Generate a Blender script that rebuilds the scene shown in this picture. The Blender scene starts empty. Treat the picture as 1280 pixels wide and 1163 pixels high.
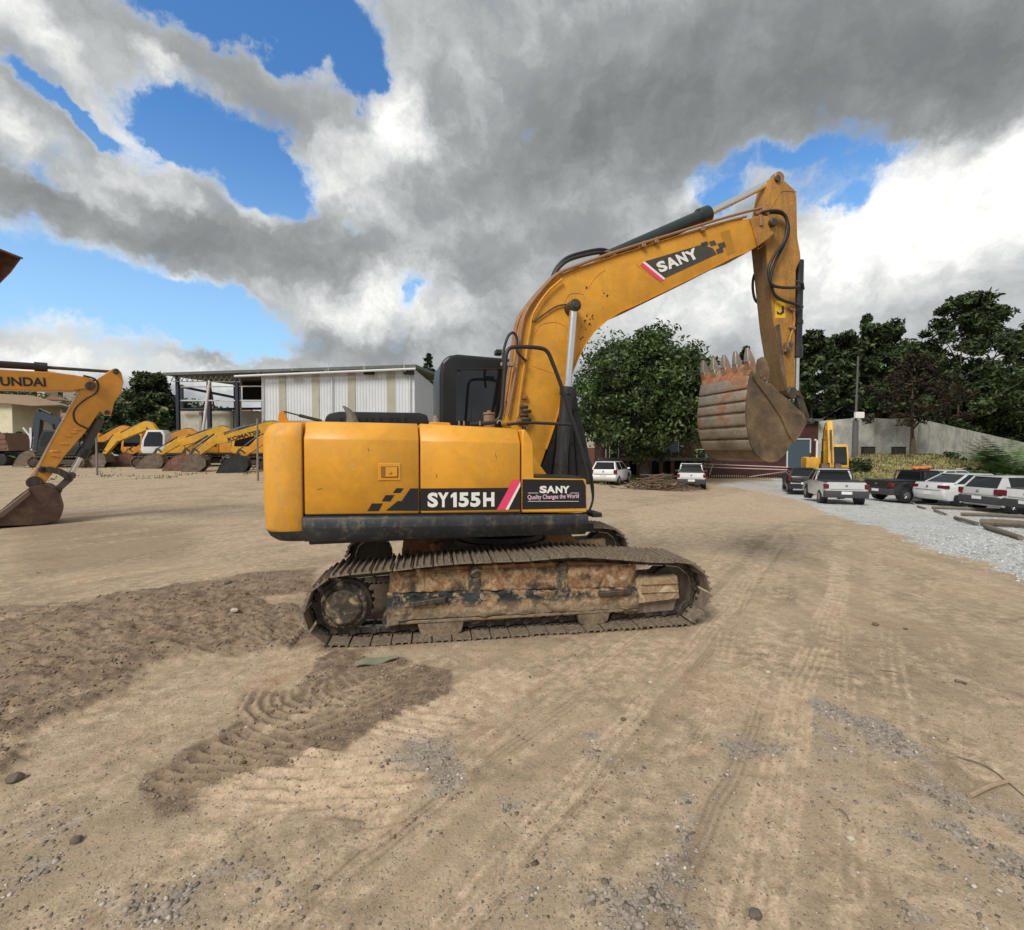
import bpy, bmesh, math, random
import numpy as np
from mathutils import Vector, Matrix
random.seed(7); rng = np.random.default_rng(11)
R = math.radians
scene = bpy.context.scene
COL = scene.collection

# ---------------------------------------------------------------- camera
F = 600.0; W0, H0 = 1280.0, 1163.0
PITCH = math.atan(19 / F); CH = 1.8
cp, sp = math.cos(PITCH), math.sin(PITCH)
cam = bpy.data.cameras.new('camera'); cam.sensor_width = 36; cam.lens = 36 * F / W0
cam.clip_start = 0.05; cam.clip_end = 3000
co = bpy.data.objects.new('camera', cam); COL.objects.link(co)
co.location = (0, 0, CH); co.rotation_euler = (math.pi / 2 - PITCH, 0, 0)
scene.camera = co
scene.render.resolution_x = 1024; scene.render.resolution_y = 930

def ray(px, py):
    u = (px - W0 / 2) / F; v = (py - H0 / 2) / F
    return Vector((u, cp - v * sp, -sp - v * cp))
def at(px, py, Y):                     # point at distance Y in front of the camera
    r = ray(px, py); return Vector((0, 0, CH)) + r * (Y / r.y)
def sst(a, b, x):
    t = np.clip((x - a) / (b - a), 0, 1); return t * t * (3 - 2 * t)
def gz(x, y):                          # lie of the land
    x = np.asarray(x, float); y = np.asarray(y, float)
    z = -0.65 * sst(8, 20, y) * sst(-4, 12, x)
    uu = x / np.maximum(y, 1)
    z = z - .28 * sst(21, 28, y) * sst(.45, .58, uu) - .15 * sst(12, 20, y) * sst(.72, .84, uu) * sst(27, 24, y)
    z = z + 0.45 * sst(14, 32, y) * sst(-2, -14, x)
    k = sst(0.60, 0.74, x / np.maximum(y, 1))
    yy = y - 0.0 * x
    z = z + k * (2.25 * (1 - .5 * sst(.86, 1.04, uu)) * sst(27, 43, yy) - .45 * sst(47, 64, yy))
    z = z + 5.0 * sst(110, 320, y) + 42 * sst(150, 420, y) * sst(-0.25, -0.85, x / np.maximum(y, 1))
    return z
def G(px, py):
    r = ray(px, py); t = CH / max(1e-3, -r.z)
    for _ in range(60):
        p = r * t; h = float(gz(p.x, p.y)); t += 0.5 * ((CH - h) / max(1e-3, -r.z) - t)
    p = r * t; return Vector((p.x, p.y, float(gz(p.x, p.y))))
def onground(x, y, dz=0): return Vector((x, y, float(gz(x, y)) + dz))
def atg(px, Y, dz=0):                  # ground point in the column px at distance Y
    x = (px - W0 / 2) / F * Y; return onground(x, Y, dz)

# ---------------------------------------------------------------- noise (numpy)
def _h(ix, iy, s):
    n = (ix.astype(np.int64) * 374761393 + iy.astype(np.int64) * 668265263 + s * 974634777) & 0x7fffffff
    n = ((n ^ (n >> 13)) * 1274126177) & 0x7fffffff
    return ((n ^ (n >> 16)) & 0xffff) / 65535.0
def vn(x, y, s=0):
    ix = np.floor(x); iy = np.floor(y); fx = x - ix; fy = y - iy
    fx = fx * fx * (3 - 2 * fx); fy = fy * fy * (3 - 2 * fy)
    a = _h(ix, iy, s); b = _h(ix + 1, iy, s); c = _h(ix, iy + 1, s); d = _h(ix + 1, iy + 1, s)
    return (a * (1 - fx) + b * fx) * (1 - fy) + (c * (1 - fx) + d * fx) * fy
def fbm(x, y, o=4, s=0):
    t = 0; a = .5; n = 0
    for i in range(o):
        t = t + a * vn(x * 2 ** i + 17.3 * i, y * 2 ** i - 9.1 * i, s + i); n += a; a *= .5
    return t / n

# ---------------------------------------------------------------- mesh builder
class MB:
    def __init__(s): s.bm = bmesh.new()
    def poly(s, pts, faces, bev=0, seg=1):
        bm = s.bm
        vs = [bm.verts.new(p) for p in pts]; fs = []
        for f in faces:
            try: fs.append(bm.faces.new([vs[i] for i in f]))
            except ValueError: pass
        bmesh.ops.recalc_face_normals(bm, faces=fs)
        if bev:
            es = {e for f in fs for e in f.edges if len(e.link_faces) == 2 and e.calc_face_angle(0) > R(25)}
            bmesh.ops.bevel(bm, geom=list(es), offset=bev, segments=seg, affect='EDGES', profile=.6, clamp_overlap=True)
        return s
    def box(s, c, d, rot=None, bev=0, seg=1):
        M = Matrix.Rotation(0, 3, 'X') if rot is None else rot
        c = Vector(c); pts = []
        for x in (-1, 1):
            for y in (-1, 1):
                for z in (-1, 1): pts.append(c + M @ Vector((x * d[0] / 2, y * d[1] / 2, z * d[2] / 2)))
        return s.poly(pts, [(0, 1, 3, 2), (4, 6, 7, 5), (0, 4, 5, 1), (2, 3, 7, 6), (0, 2, 6, 4), (1, 5, 7, 3)], bev, seg)
    def prism(s, xz, y0, y1, bev=0, seg=1):
        n = len(xz); pts = [Vector((x, y0, z)) for x, z in xz] + [Vector((x, y1, z)) for x, z in xz]
        f = [tuple(range(n)), tuple(range(2 * n - 1, n - 1, -1))] + [(i, (i + 1) % n, n + (i + 1) % n, n + i) for i in range(n)]
        return s.poly(pts, f, bev, seg)
    def loft(s, rings, cap=True, closed=True, loop=False, bev=0):
        n = len(rings[0]); m = len(rings); pts = [Vector(p) for r in rings for p in r]; f = []
        for j in range(m if loop else m - 1):
            for i in range(n if closed else n - 1):
                a = j * n + i; b = j * n + (i + 1) % n; k = ((j + 1) % m) * n
                f.append((a, b, k + (i + 1) % n, k + i))
        if cap and not loop: f += [tuple(range(n)), tuple(range((m - 1) * n, m * n))]
        return s.poly(pts, f, bev)
    def cyl(s, p0, p1, r0, r1=None, n=16, bev=0):
        r1 = r0 if r1 is None else r1; p0 = Vector(p0); p1 = Vector(p1); d = (p1 - p0).normalized()
        a = d.orthogonal().normalized(); b = d.cross(a)
        ring = lambda p, r: [p + (a * math.cos(t) + b * math.sin(t)) * r for t in [2 * math.pi * i / n for i in range(n)]]
        return s.loft([ring(p0, r0), ring(p1, r1)], bev=bev)
    def tube(s, path, r, n=8, smooth=0):
        path = [Vector(p) for p in path]
        if smooth: path = catmull(path, smooth)
        rs = r if isinstance(r, (list, tuple)) else [r] * len(path)
        if len(rs) != len(path): rs = [rs[0] + (rs[-1] - rs[0]) * i / (len(path) - 1) for i in range(len(path))]
        rings = []; a = None
        for i, p in enumerate(path):
            d = (path[min(i + 1, len(path) - 1)] - path[max(i - 1, 0)]).normalized()
            if a is None: a = d.orthogonal().normalized()
            else: a = (a - d * a.dot(d)).normalized()
            b = d.cross(a)
            rings.append([p + (a * math.cos(t) + b * math.sin(t)) * rs[i] for t in [2 * math.pi * k / n for k in range(n)]])
        return s.loft(rings)
    def blob(s, c, r, sc=(1, 1, 1), sub=2, amp=.25, seed=0):
        rn = random.Random(seed)
        g = bmesh.ops.create_icosphere(s.bm, subdivisions=sub, radius=1)
        for v in g['verts']:
            k = 1 + rn.uniform(-amp, amp)
            v.co = Vector((v.co.x * sc[0] * r * k + c[0], v.co.y * sc[1] * r * k + c[1], v.co.z * sc[2] * r * k + c[2]))
        return s
    def build(s, name, mat, parent=None, X=None, smooth=35, loc=None):
        if X is not None: bmesh.ops.transform(s.bm, matrix=X, verts=s.bm.verts)
        me = bpy.data.meshes.new(name); s.bm.to_mesh(me); s.bm.free()
        return link(name, me, mat, parent, smooth, loc)
def link(name, me, mat, parent=None, smooth=35, loc=None):
    if smooth:
        me.polygons.foreach_set('use_smooth', [True] * len(me.polygons))
        me.set_sharp_from_angle(angle=R(smooth))
    me.materials.append(mat)
    o = bpy.data.objects.new(name, me); COL.objects.link(o)
    if parent: o.parent = parent
    if loc is not None: o.location = loc
    return o
def catmull(P, k):
    out = []; n = len(P)
    for i in range(n - 1):
        a, b, c, d = P[max(i - 1, 0)], P[i], P[i + 1], P[min(i + 2, n - 1)]
        for j in range(k):
            t = j / k
            out.append(.5 * ((2 * b) + (c - a) * t + (2 * a - 5 * b + 4 * c - d) * t * t + (3 * b - a - 3 * c + d) * t ** 3))
    out.append(P[-1]); return out
def nmesh(name, verts, faces, mat, parent=None, smooth=0):      # numpy verts (n,3), faces (m,k)
    me = bpy.data.meshes.new(name); k = faces.shape[1]
    me.vertices.add(len(verts)); me.vertices.foreach_set('co', verts.astype(np.float32).ravel())
    me.loops.add(faces.size); me.loops.foreach_set('vertex_index', faces.astype(np.int32).ravel())
    me.polygons.add(len(faces)); me.polygons.foreach_set('loop_start', np.arange(0, faces.size, k, dtype=np.int32))
    me.update(calc_edges=True); me.validate()
    return link(name, me, mat, parent, smooth)
def split_loose(o):
    bm = bmesh.new(); bm.from_mesh(o.data); bm.verts.ensure_lookup_table(); seen = set(); groups = []
    for v in bm.verts:
        if v.index in seen: continue
        st = [v]; seen.add(v.index); g_ = []
        while st:
            q = st.pop(); g_.append(q.index)
            for e in q.link_edges:
                r = e.other_vert(q)
                if r.index not in seen: seen.add(r.index); st.append(r)
        groups.append(set(g_))
    bm.free()
    if len(groups) < 2: return
    for k, g_ in enumerate(groups):
        b = bmesh.new(); b.from_mesh(o.data); b.verts.ensure_lookup_table()
        bmesh.ops.delete(b, geom=[v for v in b.verts if v.index not in g_], context='VERTS')
        me = bpy.data.meshes.new(o.name.split('.')[0]); b.to_mesh(me); b.free()
        for m_ in o.data.materials: me.materials.append(m_)
        c = bpy.data.objects.new(o.name.split('.')[0], me); COL.objects.link(c); c.parent = o.parent
    bpy.data.objects.remove(o)
def tag(o, label=None, cat=None, group=None, kind=None):
    if label: o['label'] = label
    if cat: o['category'] = cat
    if group: o['group'] = group
    if kind: o['kind'] = kind
    return o
def empty(name, loc, rz=0, label=None, cat=None, group=None):
    o = bpy.data.objects.new(name, None); COL.objects.link(o); o.location = loc; o.rotation_euler = (0, 0, rz)
    o.empty_display_size = .3
    return tag(o, label, cat, group)
def copy_tree(o, parent=None):
    c = o.copy(); COL.objects.link(c)
    if parent: c.parent = parent
    for ch in list(o.children): copy_tree(ch, c)
    return c

# ---------------------------------------------------------------- materials
class NT:
    def __init__(s, nt): s.nt = nt; nt.nodes.clear()
    def n(s, t, **kw):
        nd = s.nt.nodes.new(t)
        for k, v in kw.items():
            if k[0] == 'i' and k[1:].isdigit(): s.set(nd.inputs[int(k[1:])], v)
            elif hasattr(nd, k): setattr(nd, k, v)
            else: s.set(nd.inputs[k.replace('_', ' ')], v)
        return nd
    def set(s, sock, v):
        if isinstance(v, bpy.types.NodeSocket): s.nt.links.new(v, sock)
        elif isinstance(v, bpy.types.Node): s.nt.links.new(v.outputs[0], sock)
        else: sock.default_value = v
    def math(s, op, a, b=0.0, clamp=False): return s.n('ShaderNodeMath', operation=op, use_clamp=clamp, i0=a, i1=b).outputs[0]
    def noise(s, v, scale, det=4, rough=.55, dist=0):
        return s.n('ShaderNodeTexNoise', Vector=v, Scale=scale, Detail=det, Roughness=rough, Distortion=dist).outputs[0]
    def rng(s, v, a, b, c=0., d=1., smooth=True):
        return s.n('ShaderNodeMapRange', interpolation_type='SMOOTHSTEP' if smooth else 'LINEAR', i0=v, i1=a, i2=b, i3=c, i4=d).outputs[0]
    def mix(s, f, a, b, mode='MIX'):
        nd = s.nt.nodes.new('ShaderNodeMix'); nd.data_type = 'RGBA'; nd.blend_type = mode
        for k, v in ((0, f), (6, a), (7, b)):
            if isinstance(v, (tuple, list)) and len(v) == 3: v = (*v, 1)
            s.set(nd.inputs[k], v)
        return nd.outputs[2]
    def ramp(s, f, stops, interp='LINEAR'):
        nd = s.nt.nodes.new('ShaderNodeValToRGB'); s.set(nd.inputs[0], f); r = nd.color_ramp; r.interpolation = interp
        while len(r.elements) < len(stops): r.elements.new(.5)
        for e, (p, c) in zip(r.elements, stops): e.position = p; e.color = (*c, 1)
        return nd.outputs[0]
    def mapping(s, v, scale=(1, 1, 1), rot=(0, 0, 0), loc=(0, 0, 0), t='POINT'):
        return s.n('ShaderNodeMapping', vector_type=t, Vector=v, Location=loc, Rotation=rot, Scale=scale).outputs[0]
def newmat(name):
    m = bpy.data.materials.new(name); m.use_nodes = True; return m, NT(m.node_tree)
def finish(g, col, rough, metal=0., bump=None, bdist=.01, bstr=.5, spec=.5, extra=None):
    p = g.n('ShaderNodeBsdfPrincipled'); g.set(p.inputs['Base Color'], col if not isinstance(col, tuple) else (*col[:3], 1))
    g.set(p.inputs['Roughness'], rough); g.set(p.inputs['Metallic'], metal); g.set(p.inputs['Specular IOR Level'], spec)
    if bump is not None:
        b = g.n('ShaderNodeBump', Strength=bstr, Distance=bdist, Height=bump); g.set(p.inputs['Normal'], b)
    for k, v in (extra or {}).items(): g.set(p.inputs[k], v)
    o = g.n('ShaderNodeOutputMaterial', Surface=p.outputs[0]); return p
def worn(name, base, dirt=(.30, .21, .13), amt=.35, rough=.45, metal=0., scale=3., bump=.15, var=.12, chips=None, coat=0, streak=True, spec=.5):
    m, g = newmat(name); tc = g.n('ShaderNodeTexCoord').outputs['Object']
    n1 = g.noise(tc, scale, 6, .65, .4); n2 = g.noise(tc, scale * 9, 4, .6)
    c = g.mix(g.rng(n1, .3, .7), tuple(x * (1 - var) for x in base), tuple(min(1, x * (1 + var)) for x in base))
    st = g.noise(g.mapping(tc, (7, 7, .7)), 1.6 * scale / 3, 5, .7) if streak else n1
    f = g.math('ADD', g.math('MULTIPLY', st, .6), g.math('MULTIPLY', n2, .4))
    f = g.rng(f, .62 - amt * .35, .78 - amt * .1, 0, min(1, amt * 2.0))
    c = g.mix(f, c, dirt)
    if chips:
        ch = g.noise(tc, scale * 5, 8, .75, .2)
        c = g.mix(g.rng(ch, .66, .70), c, chips)
    r = g.math('ADD', rough, g.math('MULTIPLY', f, .4), True)
    finish(g, c, r, metal, n2, .004, bump, spec=spec, extra={'Coat Weight': coat, 'Coat Roughness': .15} if coat else None)
    return m
def plain(name, col, rough=.6, metal=0., spec=.5, var=.08, sc=20, bump=.1, extra=None):
    m, g = newmat(name); tc = g.n('ShaderNodeTexCoord').outputs['Object']
    n = g.noise(tc, sc, 4)
    c = g.mix(n, tuple(x * (1 - var) for x in col), tuple(min(1, x * (1 + var)) for x in col))
    finish(g, c, rough, metal, n, .003, bump, spec=spec, extra=extra); return m
def blotch(name, stops, scale=3., rough=.85, bump=.6, bdist=.02, metal=0, dist=1.2, fine=.35, spec=.3):
    m, g = newmat(name); tc = g.n('ShaderNodeTexCoord').outputs['Object']
    n = g.noise(tc, scale, 8, .62, dist); c = g.ramp(n, stops)
    n2 = g.noise(tc, scale * 12, 5, .7)
    c = g.mix(fine, c, g.mix(n2, (.05, .04, .035), (.9, .86, .8)), 'OVERLAY')
    hb = g.math('ADD', n, g.math('MULTIPLY', n2, .5))
    finish(g, c, rough, metal, hb, bdist, bump, spec=spec); return m

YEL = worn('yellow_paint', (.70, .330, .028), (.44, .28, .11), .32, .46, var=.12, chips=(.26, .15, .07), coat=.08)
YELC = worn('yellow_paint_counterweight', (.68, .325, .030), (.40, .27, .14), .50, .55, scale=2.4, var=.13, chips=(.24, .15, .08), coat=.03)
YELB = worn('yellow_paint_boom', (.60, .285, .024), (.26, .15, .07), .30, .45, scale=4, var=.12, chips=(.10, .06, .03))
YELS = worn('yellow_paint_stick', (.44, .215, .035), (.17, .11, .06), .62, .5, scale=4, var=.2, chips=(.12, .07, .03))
ORG = worn('orange_paint', (.68, .27, .022), (.22, .12, .05), .28, .4, scale=3, var=.12, chips=(.2, .1, .04))
YEL2 = worn('far_yellow_paint', (.66, .36, .03), (.25, .17, .08), .4, .5, scale=2, var=.15)
ORG2 = worn('far_orange_paint', (.66, .28, .03), (.25, .15, .07), .35, .5, scale=2, var=.15)
YELD = worn('dusty_yellow_paint', (.48, .31, .07), (.25, .19, .11), .55, .6, scale=2, var=.18)
BLK = worn('black_paint', (.022, .024, .027), (.17, .15, .12), .30, .4, scale=5, var=.3, chips=(.13, .13, .12))
SKIRT = worn('dusty_black_skirt', (.030, .037, .046), (.22, .19, .15), .42, .5, scale=2.2, var=.25, chips=(.16, .16, .15))
BLK2 = plain('black_rubber', (.018, .018, .02), .5)
CABM = worn('cab_black', (.007, .008, .009), (.05, .05, .045), .12, .38, scale=3)
GLASS = plain('tinted_glass', (.006, .008, .010), .04, 0, .8, bump=0)
CGLASS = plain('car_glass', (.012, .016, .019), .12, 0, .35, bump=0)
CHROME = plain('chrome_rod', (.88, .88, .88), .22, 1., bump=.02)
DSTEEL = worn('dark_steel', (.06, .052, .045), (.20, .15, .10), .5, .55, .4, scale=6)
SHOE = worn('track_steel', (.17, .14, .11), (.38, .30, .21), .65, .6, .35, scale=7, bump=.5)
RAILM = plain('polished_rail', (.38, .37, .36), .3, 1., var=.3, sc=30)
HUBM = blotch('oily_hub', [(.3, (.03, .028, .025)), (.48, (.075, .065, .052)), (.56, (.13, .11, .085)), (.66, (.42, .32, .19))], 9, .55)
MUD = blotch('muddy_frame', [(.26, (.03, .04, .05)), (.38, (.075, .07, .062)), (.44, (.22, .145, .085)), (.50, (.44, .325, .21)), (.56, (.30, .15, .07)), (.62, (.50, .40, .28)), (.7, (.62, .55, .44))], 3.4, .9, 1., .04, dist=.25, fine=.75)
MUDR = blotch('rusty_mud', [(.3, (.12, .065, .035)), (.42, (.26, .145, .075)), (.5, (.34, .19, .10)), (.56, (.33, .14, .07)), (.66, (.50, .36, .22))], 4.0, .9, 1., .03, dist=.3, fine=.7)
BKT = blotch('bucket_steel', [(.28, (.055, .045, .038)), (.42, (.115, .088, .062)), (.52, (.17, .12, .075)), (.62, (.24, .165, .10)), (.75, (.27, .25, .22))], 3.2, .5, .35, .008, .35, dist=.15, fine=.55, spec=.5)
BKTF = blotch('far_bucket_steel', [(.3, (.07, .04, .03)), (.5, (.15, .085, .06)), (.68, (.22, .14, .10))], 3., .7, .3)
TEETH = worn('worn_steel', (.30, .27, .23), (.26, .17, .11), .45, .55, .45, scale=12)
COPPER = worn('dusty_pipe', (.30, .15, .07), (.2, .13, .08), .5, .4, scale=8)
WHITE = plain('white_vinyl', (.80, .80, .79), .4)
PINK = plain('pink_vinyl', (.78, .06, .16), .4)
DECAL = worn('black_vinyl', (.012, .013, .016), (.2, .19, .18), .10, .35, scale=6)
GDECAL = worn('grey_vinyl', (.055, .055, .045), (.2, .15, .09), .2, .4, scale=6)
SIGNY = plain('sticker_yellow', (.75, .47, .02), .4)

def band_mud():
    m, g = newmat('banded_mud'); tc = g.n('ShaderNodeTexCoord').outputs['Object']; z = g.n('ShaderNodeSeparateXYZ', i0=tc).outputs[2]
    n = g.noise(tc, 5.5, 8, .68, .2); n2 = g.noise(tc, 26, 6, .7); n3 = g.noise(g.mapping(tc, (16, 16, 1.6)), 1.4, 5, .7)
    c = g.ramp(n, [(.32, (.10, .075, .055)), (.43, (.25, .18, .115)), (.52, (.40, .31, .21)), (.60, (.30, .19, .10)), (.70, (.58, .50, .38))])
    paint_ = g.mix(n3, (.015, .022, .032), (.075, .085, .09))
    k = g.math('MULTIPLY', g.rng(z, .27, .35), g.rng(z, .50, .44)); k = g.math('MULTIPLY', k, g.rng(g.math('ADD', g.math('MULTIPLY', n, .7), g.math('MULTIPLY', n2, .3)), .56, .48))
    c = g.mix(k, c, paint_); c = g.mix(g.math('MULTIPLY', g.rng(z, .30, .20), .55), c, (.17, .15, .12))
    c = g.mix(.7, c, g.mix(n2, (.08, .07, .06), (.92, .88, .84)), 'OVERLAY')
    finish(g, c, .88, 0, g.math('ADD', n, g.math('MULTIPLY', n2, .6)), .03, 1., spec=.25); return m
MUDL = band_mud()
def text(name, s, mat, parent, X, size, sx=1., off=.0, shear=0, thick=.002, space=1.):
    cu = bpy.data.curves.new(name, 'FONT'); cu.body = s; cu.size = size; cu.offset = off; cu.shear = shear; cu.extrude = thick
    cu.space_character = space; cu.resolution_u = 4
    ob = bpy.data.objects.new('t', cu); COL.objects.link(ob)
    bpy.context.view_layer.update()
    me = bpy.data.meshes.new_from_object(ob); bpy.data.objects.remove(ob); bpy.data.curves.remove(cu)
    me.name = name; me.transform(X @ Matrix.Diagonal((sx, 1, 1, 1))); me.materials.clear()
    return link(name, me, mat, parent, 0)
def textframe(o, ex, ez):               # text's x along ex, its up along ez, facing ex x ez
    ex = Vector(ex).normalized(); ez = Vector(ez); ez = (ez - ex * ez.dot(ex)).normalized(); nn = ex.cross(ez)
    M = Matrix((ex, ez, nn)).transposed().to_4x4(); M.translation = Vector(o); return M
# ================================================================ THE MAIN EXCAVATOR
PHI = R(14.6); TH = R(9.3)
C0 = Vector((-0.14, 5.89, 0)); Ud = Vector((math.cos(PHI), math.sin(PHI), 0)); Un = Vector((-math.sin(PHI), math.cos(PHI), 0))
Td = Vector((math.cos(TH), math.sin(TH), 0)); Tn = Vector((-math.sin(TH), math.cos(TH), 0))
def PU(px, py, y, d=Ud, n=Un):          # point of the machine's own plane y = const seen at a pixel -> its (x, z)
    r = ray(px, py); o = Vector((0, 0, CH)); t = (y - (o - C0).dot(n)) / r.dot(n); p = o + r * t
    return ((p - C0).dot(d), p.z)
def PT(px, py, y): return PU(px, py, y, Td, Tn)
def P3(px, py, y):
    a = PU(px, py, y); return Vector((a[0], y, a[1]))
def T3(px, py, y):
    a = PT(px, py, y); return Vector((a[0], y, a[1]))
ex = empty('excavator', C0, PHI, 'large yellow crawler excavator in the yard centre, bucket curled up in the air', 'excavator')
TX = Matrix.Rotation(TH - PHI, 4, 'Z')   # undercarriage is turned against the upper structure

# ---- tracks
def track_path():
    pts = []
    s0, s1, z0, r = -1.645, 1.655, .345, .305
    for a in np.linspace(248, 95, 14): pts.append((s0 + r * math.cos(R(a)), z0 + r * math.sin(R(a))))
    for s, z in ((-1.25, .672), (-.85, .705), (-.45, .722), (.1, .722), (.6, .735), (1.0, .70), (1.35, .665)): pts.append((s, z))
    for a in np.linspace(88, -72, 14): pts.append((s1 + r * math.cos(R(a)), z0 + .0 + r * math.sin(R(a))))
    for s in np.linspace(1.35, -1.5, 8): pts.append((s, .045))
    P = [Vector((a, 0, b)) for a, b in pts]; P.append(P[0].copy())
    Q = catmull(P, 8)
    L = [0]
    for a, b in zip(Q, Q[1:]): L.append(L[-1] + (b - a).length)
    N = 46; out = []
    q = np.array([[v.x, v.z] for v in Q])
    S = np.linspace(0, L[-1], N, endpoint=False)
    return [(float(np.interp(s, L, q[:, 0])), float(np.interp(s, L, q[:, 1]))) for s in S]
TP = track_path()
def make_track(yc, side):
    shoes, chain, rail = MB(), MB(), MB(); n = len(TP); rn = random.Random(3 + side)
    for i in range(n):
        a = Vector((TP[i][0], 0, TP[i][1])); b = Vector((TP[(i + 1) % n][0], 0, TP[(i + 1) % n][1]))
        m = (a + b) / 2; t = (b - a).normalized(); o = Vector((-t.z, 0, t.x)); L = (b - a).length
        rot = Matrix((t, (0, 1, 0), o)).transposed()
        m = m + Vector((0, yc, 0)); tilt = rn.uniform(-.006, .006)
        ctr = m + o * (.012 + tilt)
        pr = [(-L * .5 + .009, 0), (-L * .5 + .009, .012)]
        for g in (-.36, -.02, .34):
            gx = g * L; pr += [(gx - .012, .012), (gx - .007, .036), (gx + .007, .036), (gx + .012, .012)]
        pr += [(L * .5 - .005, .012), (L * .5 - .005, 0)]
        w = .31
        pts = [ctr + t * x + o * z + Vector((0, -w, 0)) for x, z in pr] + [ctr + t * x + o * z + Vector((0, w, 0)) for x, z in pr]
        k = len(pr)
        shoes.poly(pts, [tuple(range(k)), tuple(range(2 * k - 1, k - 1, -1))] + [(j, (j + 1) % k, k + (j + 1) % k, k + j) for j in range(k)])
        for sy in (-1, 1):
            c = m - o * .035 + Vector((0, sy * .075, 0))
            chain.box(c, (L * .86, .03, .062), rot, .006)
            chain.box(c + t * L * .35 + Vector((0, sy * .02, 0)), (L * .4, .024, .05), rot, .005)
            rail.box(m - o * .070 + Vector((0, sy * .075, 0)), (L * .80, .034, .008), rot)
            for bx in (-.25, .12):
                chain.cyl(ctr - o * .001 + t * bx * L + Vector((0, sy * .125, 0)), ctr - o * .022 + t * bx * L + Vector((0, sy * .125, 0)), .014, n=6)
        chain.cyl(a - o0(TP, i) * .035 + Vector((0, yc - .115, 0)), a - o0(TP, i) * .035 + Vector((0, yc + .115, 0)), .032, n=10)
    return shoes, chain, rail
def o0(P, i):
    a = Vector((P[i - 1][0], 0, P[i - 1][1])); b = Vector((P[(i + 1) % len(P)][0], 0, P[(i + 1) % len(P)][1])); t = (b - a).normalized(); return Vector((-t.z, 0, t.x))
for side, yc in ((-1, -1.05), (1, 1.05)):
    sh, ch, rl = make_track(yc, side)
    belt = sh.build('track_belt', SHOE, ex, TX, 20)
    ch.build('track_chain', DSTEEL, belt, TX); rl.build('chain_rail', RAILM, belt, TX)
    yo = yc + side * .17; yi = yc - side * .17     # outer / inner face of the side frame
    def fx(px, py): return PT(px, py, -1.22)
    m = MB()
    prof = [fx(483, 784), fx(486, 730), fx(500, 716), fx(560, 710), fx(640, 706), fx(720, 703), fx(778, 705), fx(796, 722), fx(796, 763), fx(700, 770), fx(620, 777)]
    m.prism(prof, min(yo * .985, yi), max(yo * .985, yi), .02, 2)
    a, b = fx(500, 742), fx(790, 736)
    fr = m.build('track_frame', MUDR, ex, TX)
    # lower outer band of the frame, crusted with mud: a subdivided lumpy slab
    m = MB()
    def slab(px0, px1, yt0, yt1, yb0, yb1, off, thick, nx, nz, amp, seed):
        rn = np.random.default_rng(seed); y0 = yc + side * off
        P = []
        for i in range(nx + 1):
            for j in range(nz + 1):
                u = i / nx; v = j / nz; px = px0 + (px1 - px0) * u
                py = (yt0 + (yt1 - yt0) * u) * (1 - v) + (yb0 + (yb1 - yb0) * u) * v
                x, z = fx(px, py); e = 0 if (i in (0, nx) or j in (0, nz)) else 1
                k = float(fbm(np.array(x * 9.), np.array(z * 9.), 4, seed)); k2 = float(fbm(np.array(x * 30.), np.array(z * 30.), 2, seed + 5))
                P.append(Vector((x, y0 + side * e * (thick + amp * (max(0, k - .42) * 2.5 + .35 * k2)), z)))
        f = [(i * (nz + 1) + j, (i + 1) * (nz + 1) + j, (i + 1) * (nz + 1) + j + 1, i * (nz + 1) + j + 1) for i in range(nx) for j in range(nz)]
        m.poly(P, f)
    slab(487, 795, 716, 706, 742, 735, .165, .004, 90, 10, .05, 3)
    m.build('mud_crust', MUD, fr, TX, 60); m = MB()
    slab(484, 797, 741, 734, 777, 760, .165, .022, 150, 20, .040, 9)
    m.build('mud_crust', MUDL, fr, TX, 60)
    m = MB(); yf = yc + side * .20
    p0 = fx(484, 777); p1 = fx(797, 759)
    m.prism([(p0[0], p0[1]), (p0[0], p0[1] - .03), (p1[0], p1[1] - .03), (p1[0], p1[1])], min(yf, yi), max(yf, yi), .006)
    p0 = fx(484, 743); p1 = fx(500, 782)
    m.prism([(p0[0], p0[1]), (p1[0], p0[1]), (p1[0], p1[1] + .02), (p0[0], p1[1])], min(yf * 1.01, yi), max(yf * 1.01, yi), .01)
    m.build('frame_flange', MUDL, fr, TX)
    # yoke that carries the idler
    m = MB(); q = [fx(793, 724), fx(846, 719), fx(849, 748), fx(793, 755)]
    m.prism(q, min(yf * .99, yi), max(yf * .99, yi), .02, 2)
    for zz in (727, 737):
        a, b = fx(800, zz + 3), fx(846, zz + 1); m.tube([(a[0], yf * 1.0, a[1]), (b[0], yf * 1.0, b[1])], .006, 6)
    m.build('idler_yoke', blotch('dried_mud_%d' % side, [(.3, (.14, .10, .07)), (.45, (.42, .32, .21)), (.52, (.30, .20, .11)), (.66, (.60, .50, .37))], 4, .9, .8, .02), fr, TX)
    m = MB(); q = [fx(797, 756), fx(850, 749), fx(845, 766), fx(797, 770)]; m.prism(q, min(yc + side * .12, yi), max(yc + side * .12, yi), .01)
    m.build('idler_guard', SHOE, fr, TX)
    # foot steps bolted to the frame
    for (x0, y0, x1, y1) in ((512, 754, 557, 747), (746, 741, 785, 738)):
        a, b = fx(x0, y0), fx(x1, y1); m = MB(); ys = yc + side * .25
        m.prism([(a[0], a[1] - .02), (a[0], a[1] + .025), (b[0], b[1] + .025), (b[0], b[1] - .02)], min(ys, yf), max(ys, yf), .005)
        m.build('step', DSTEEL, fr, TX)
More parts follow.
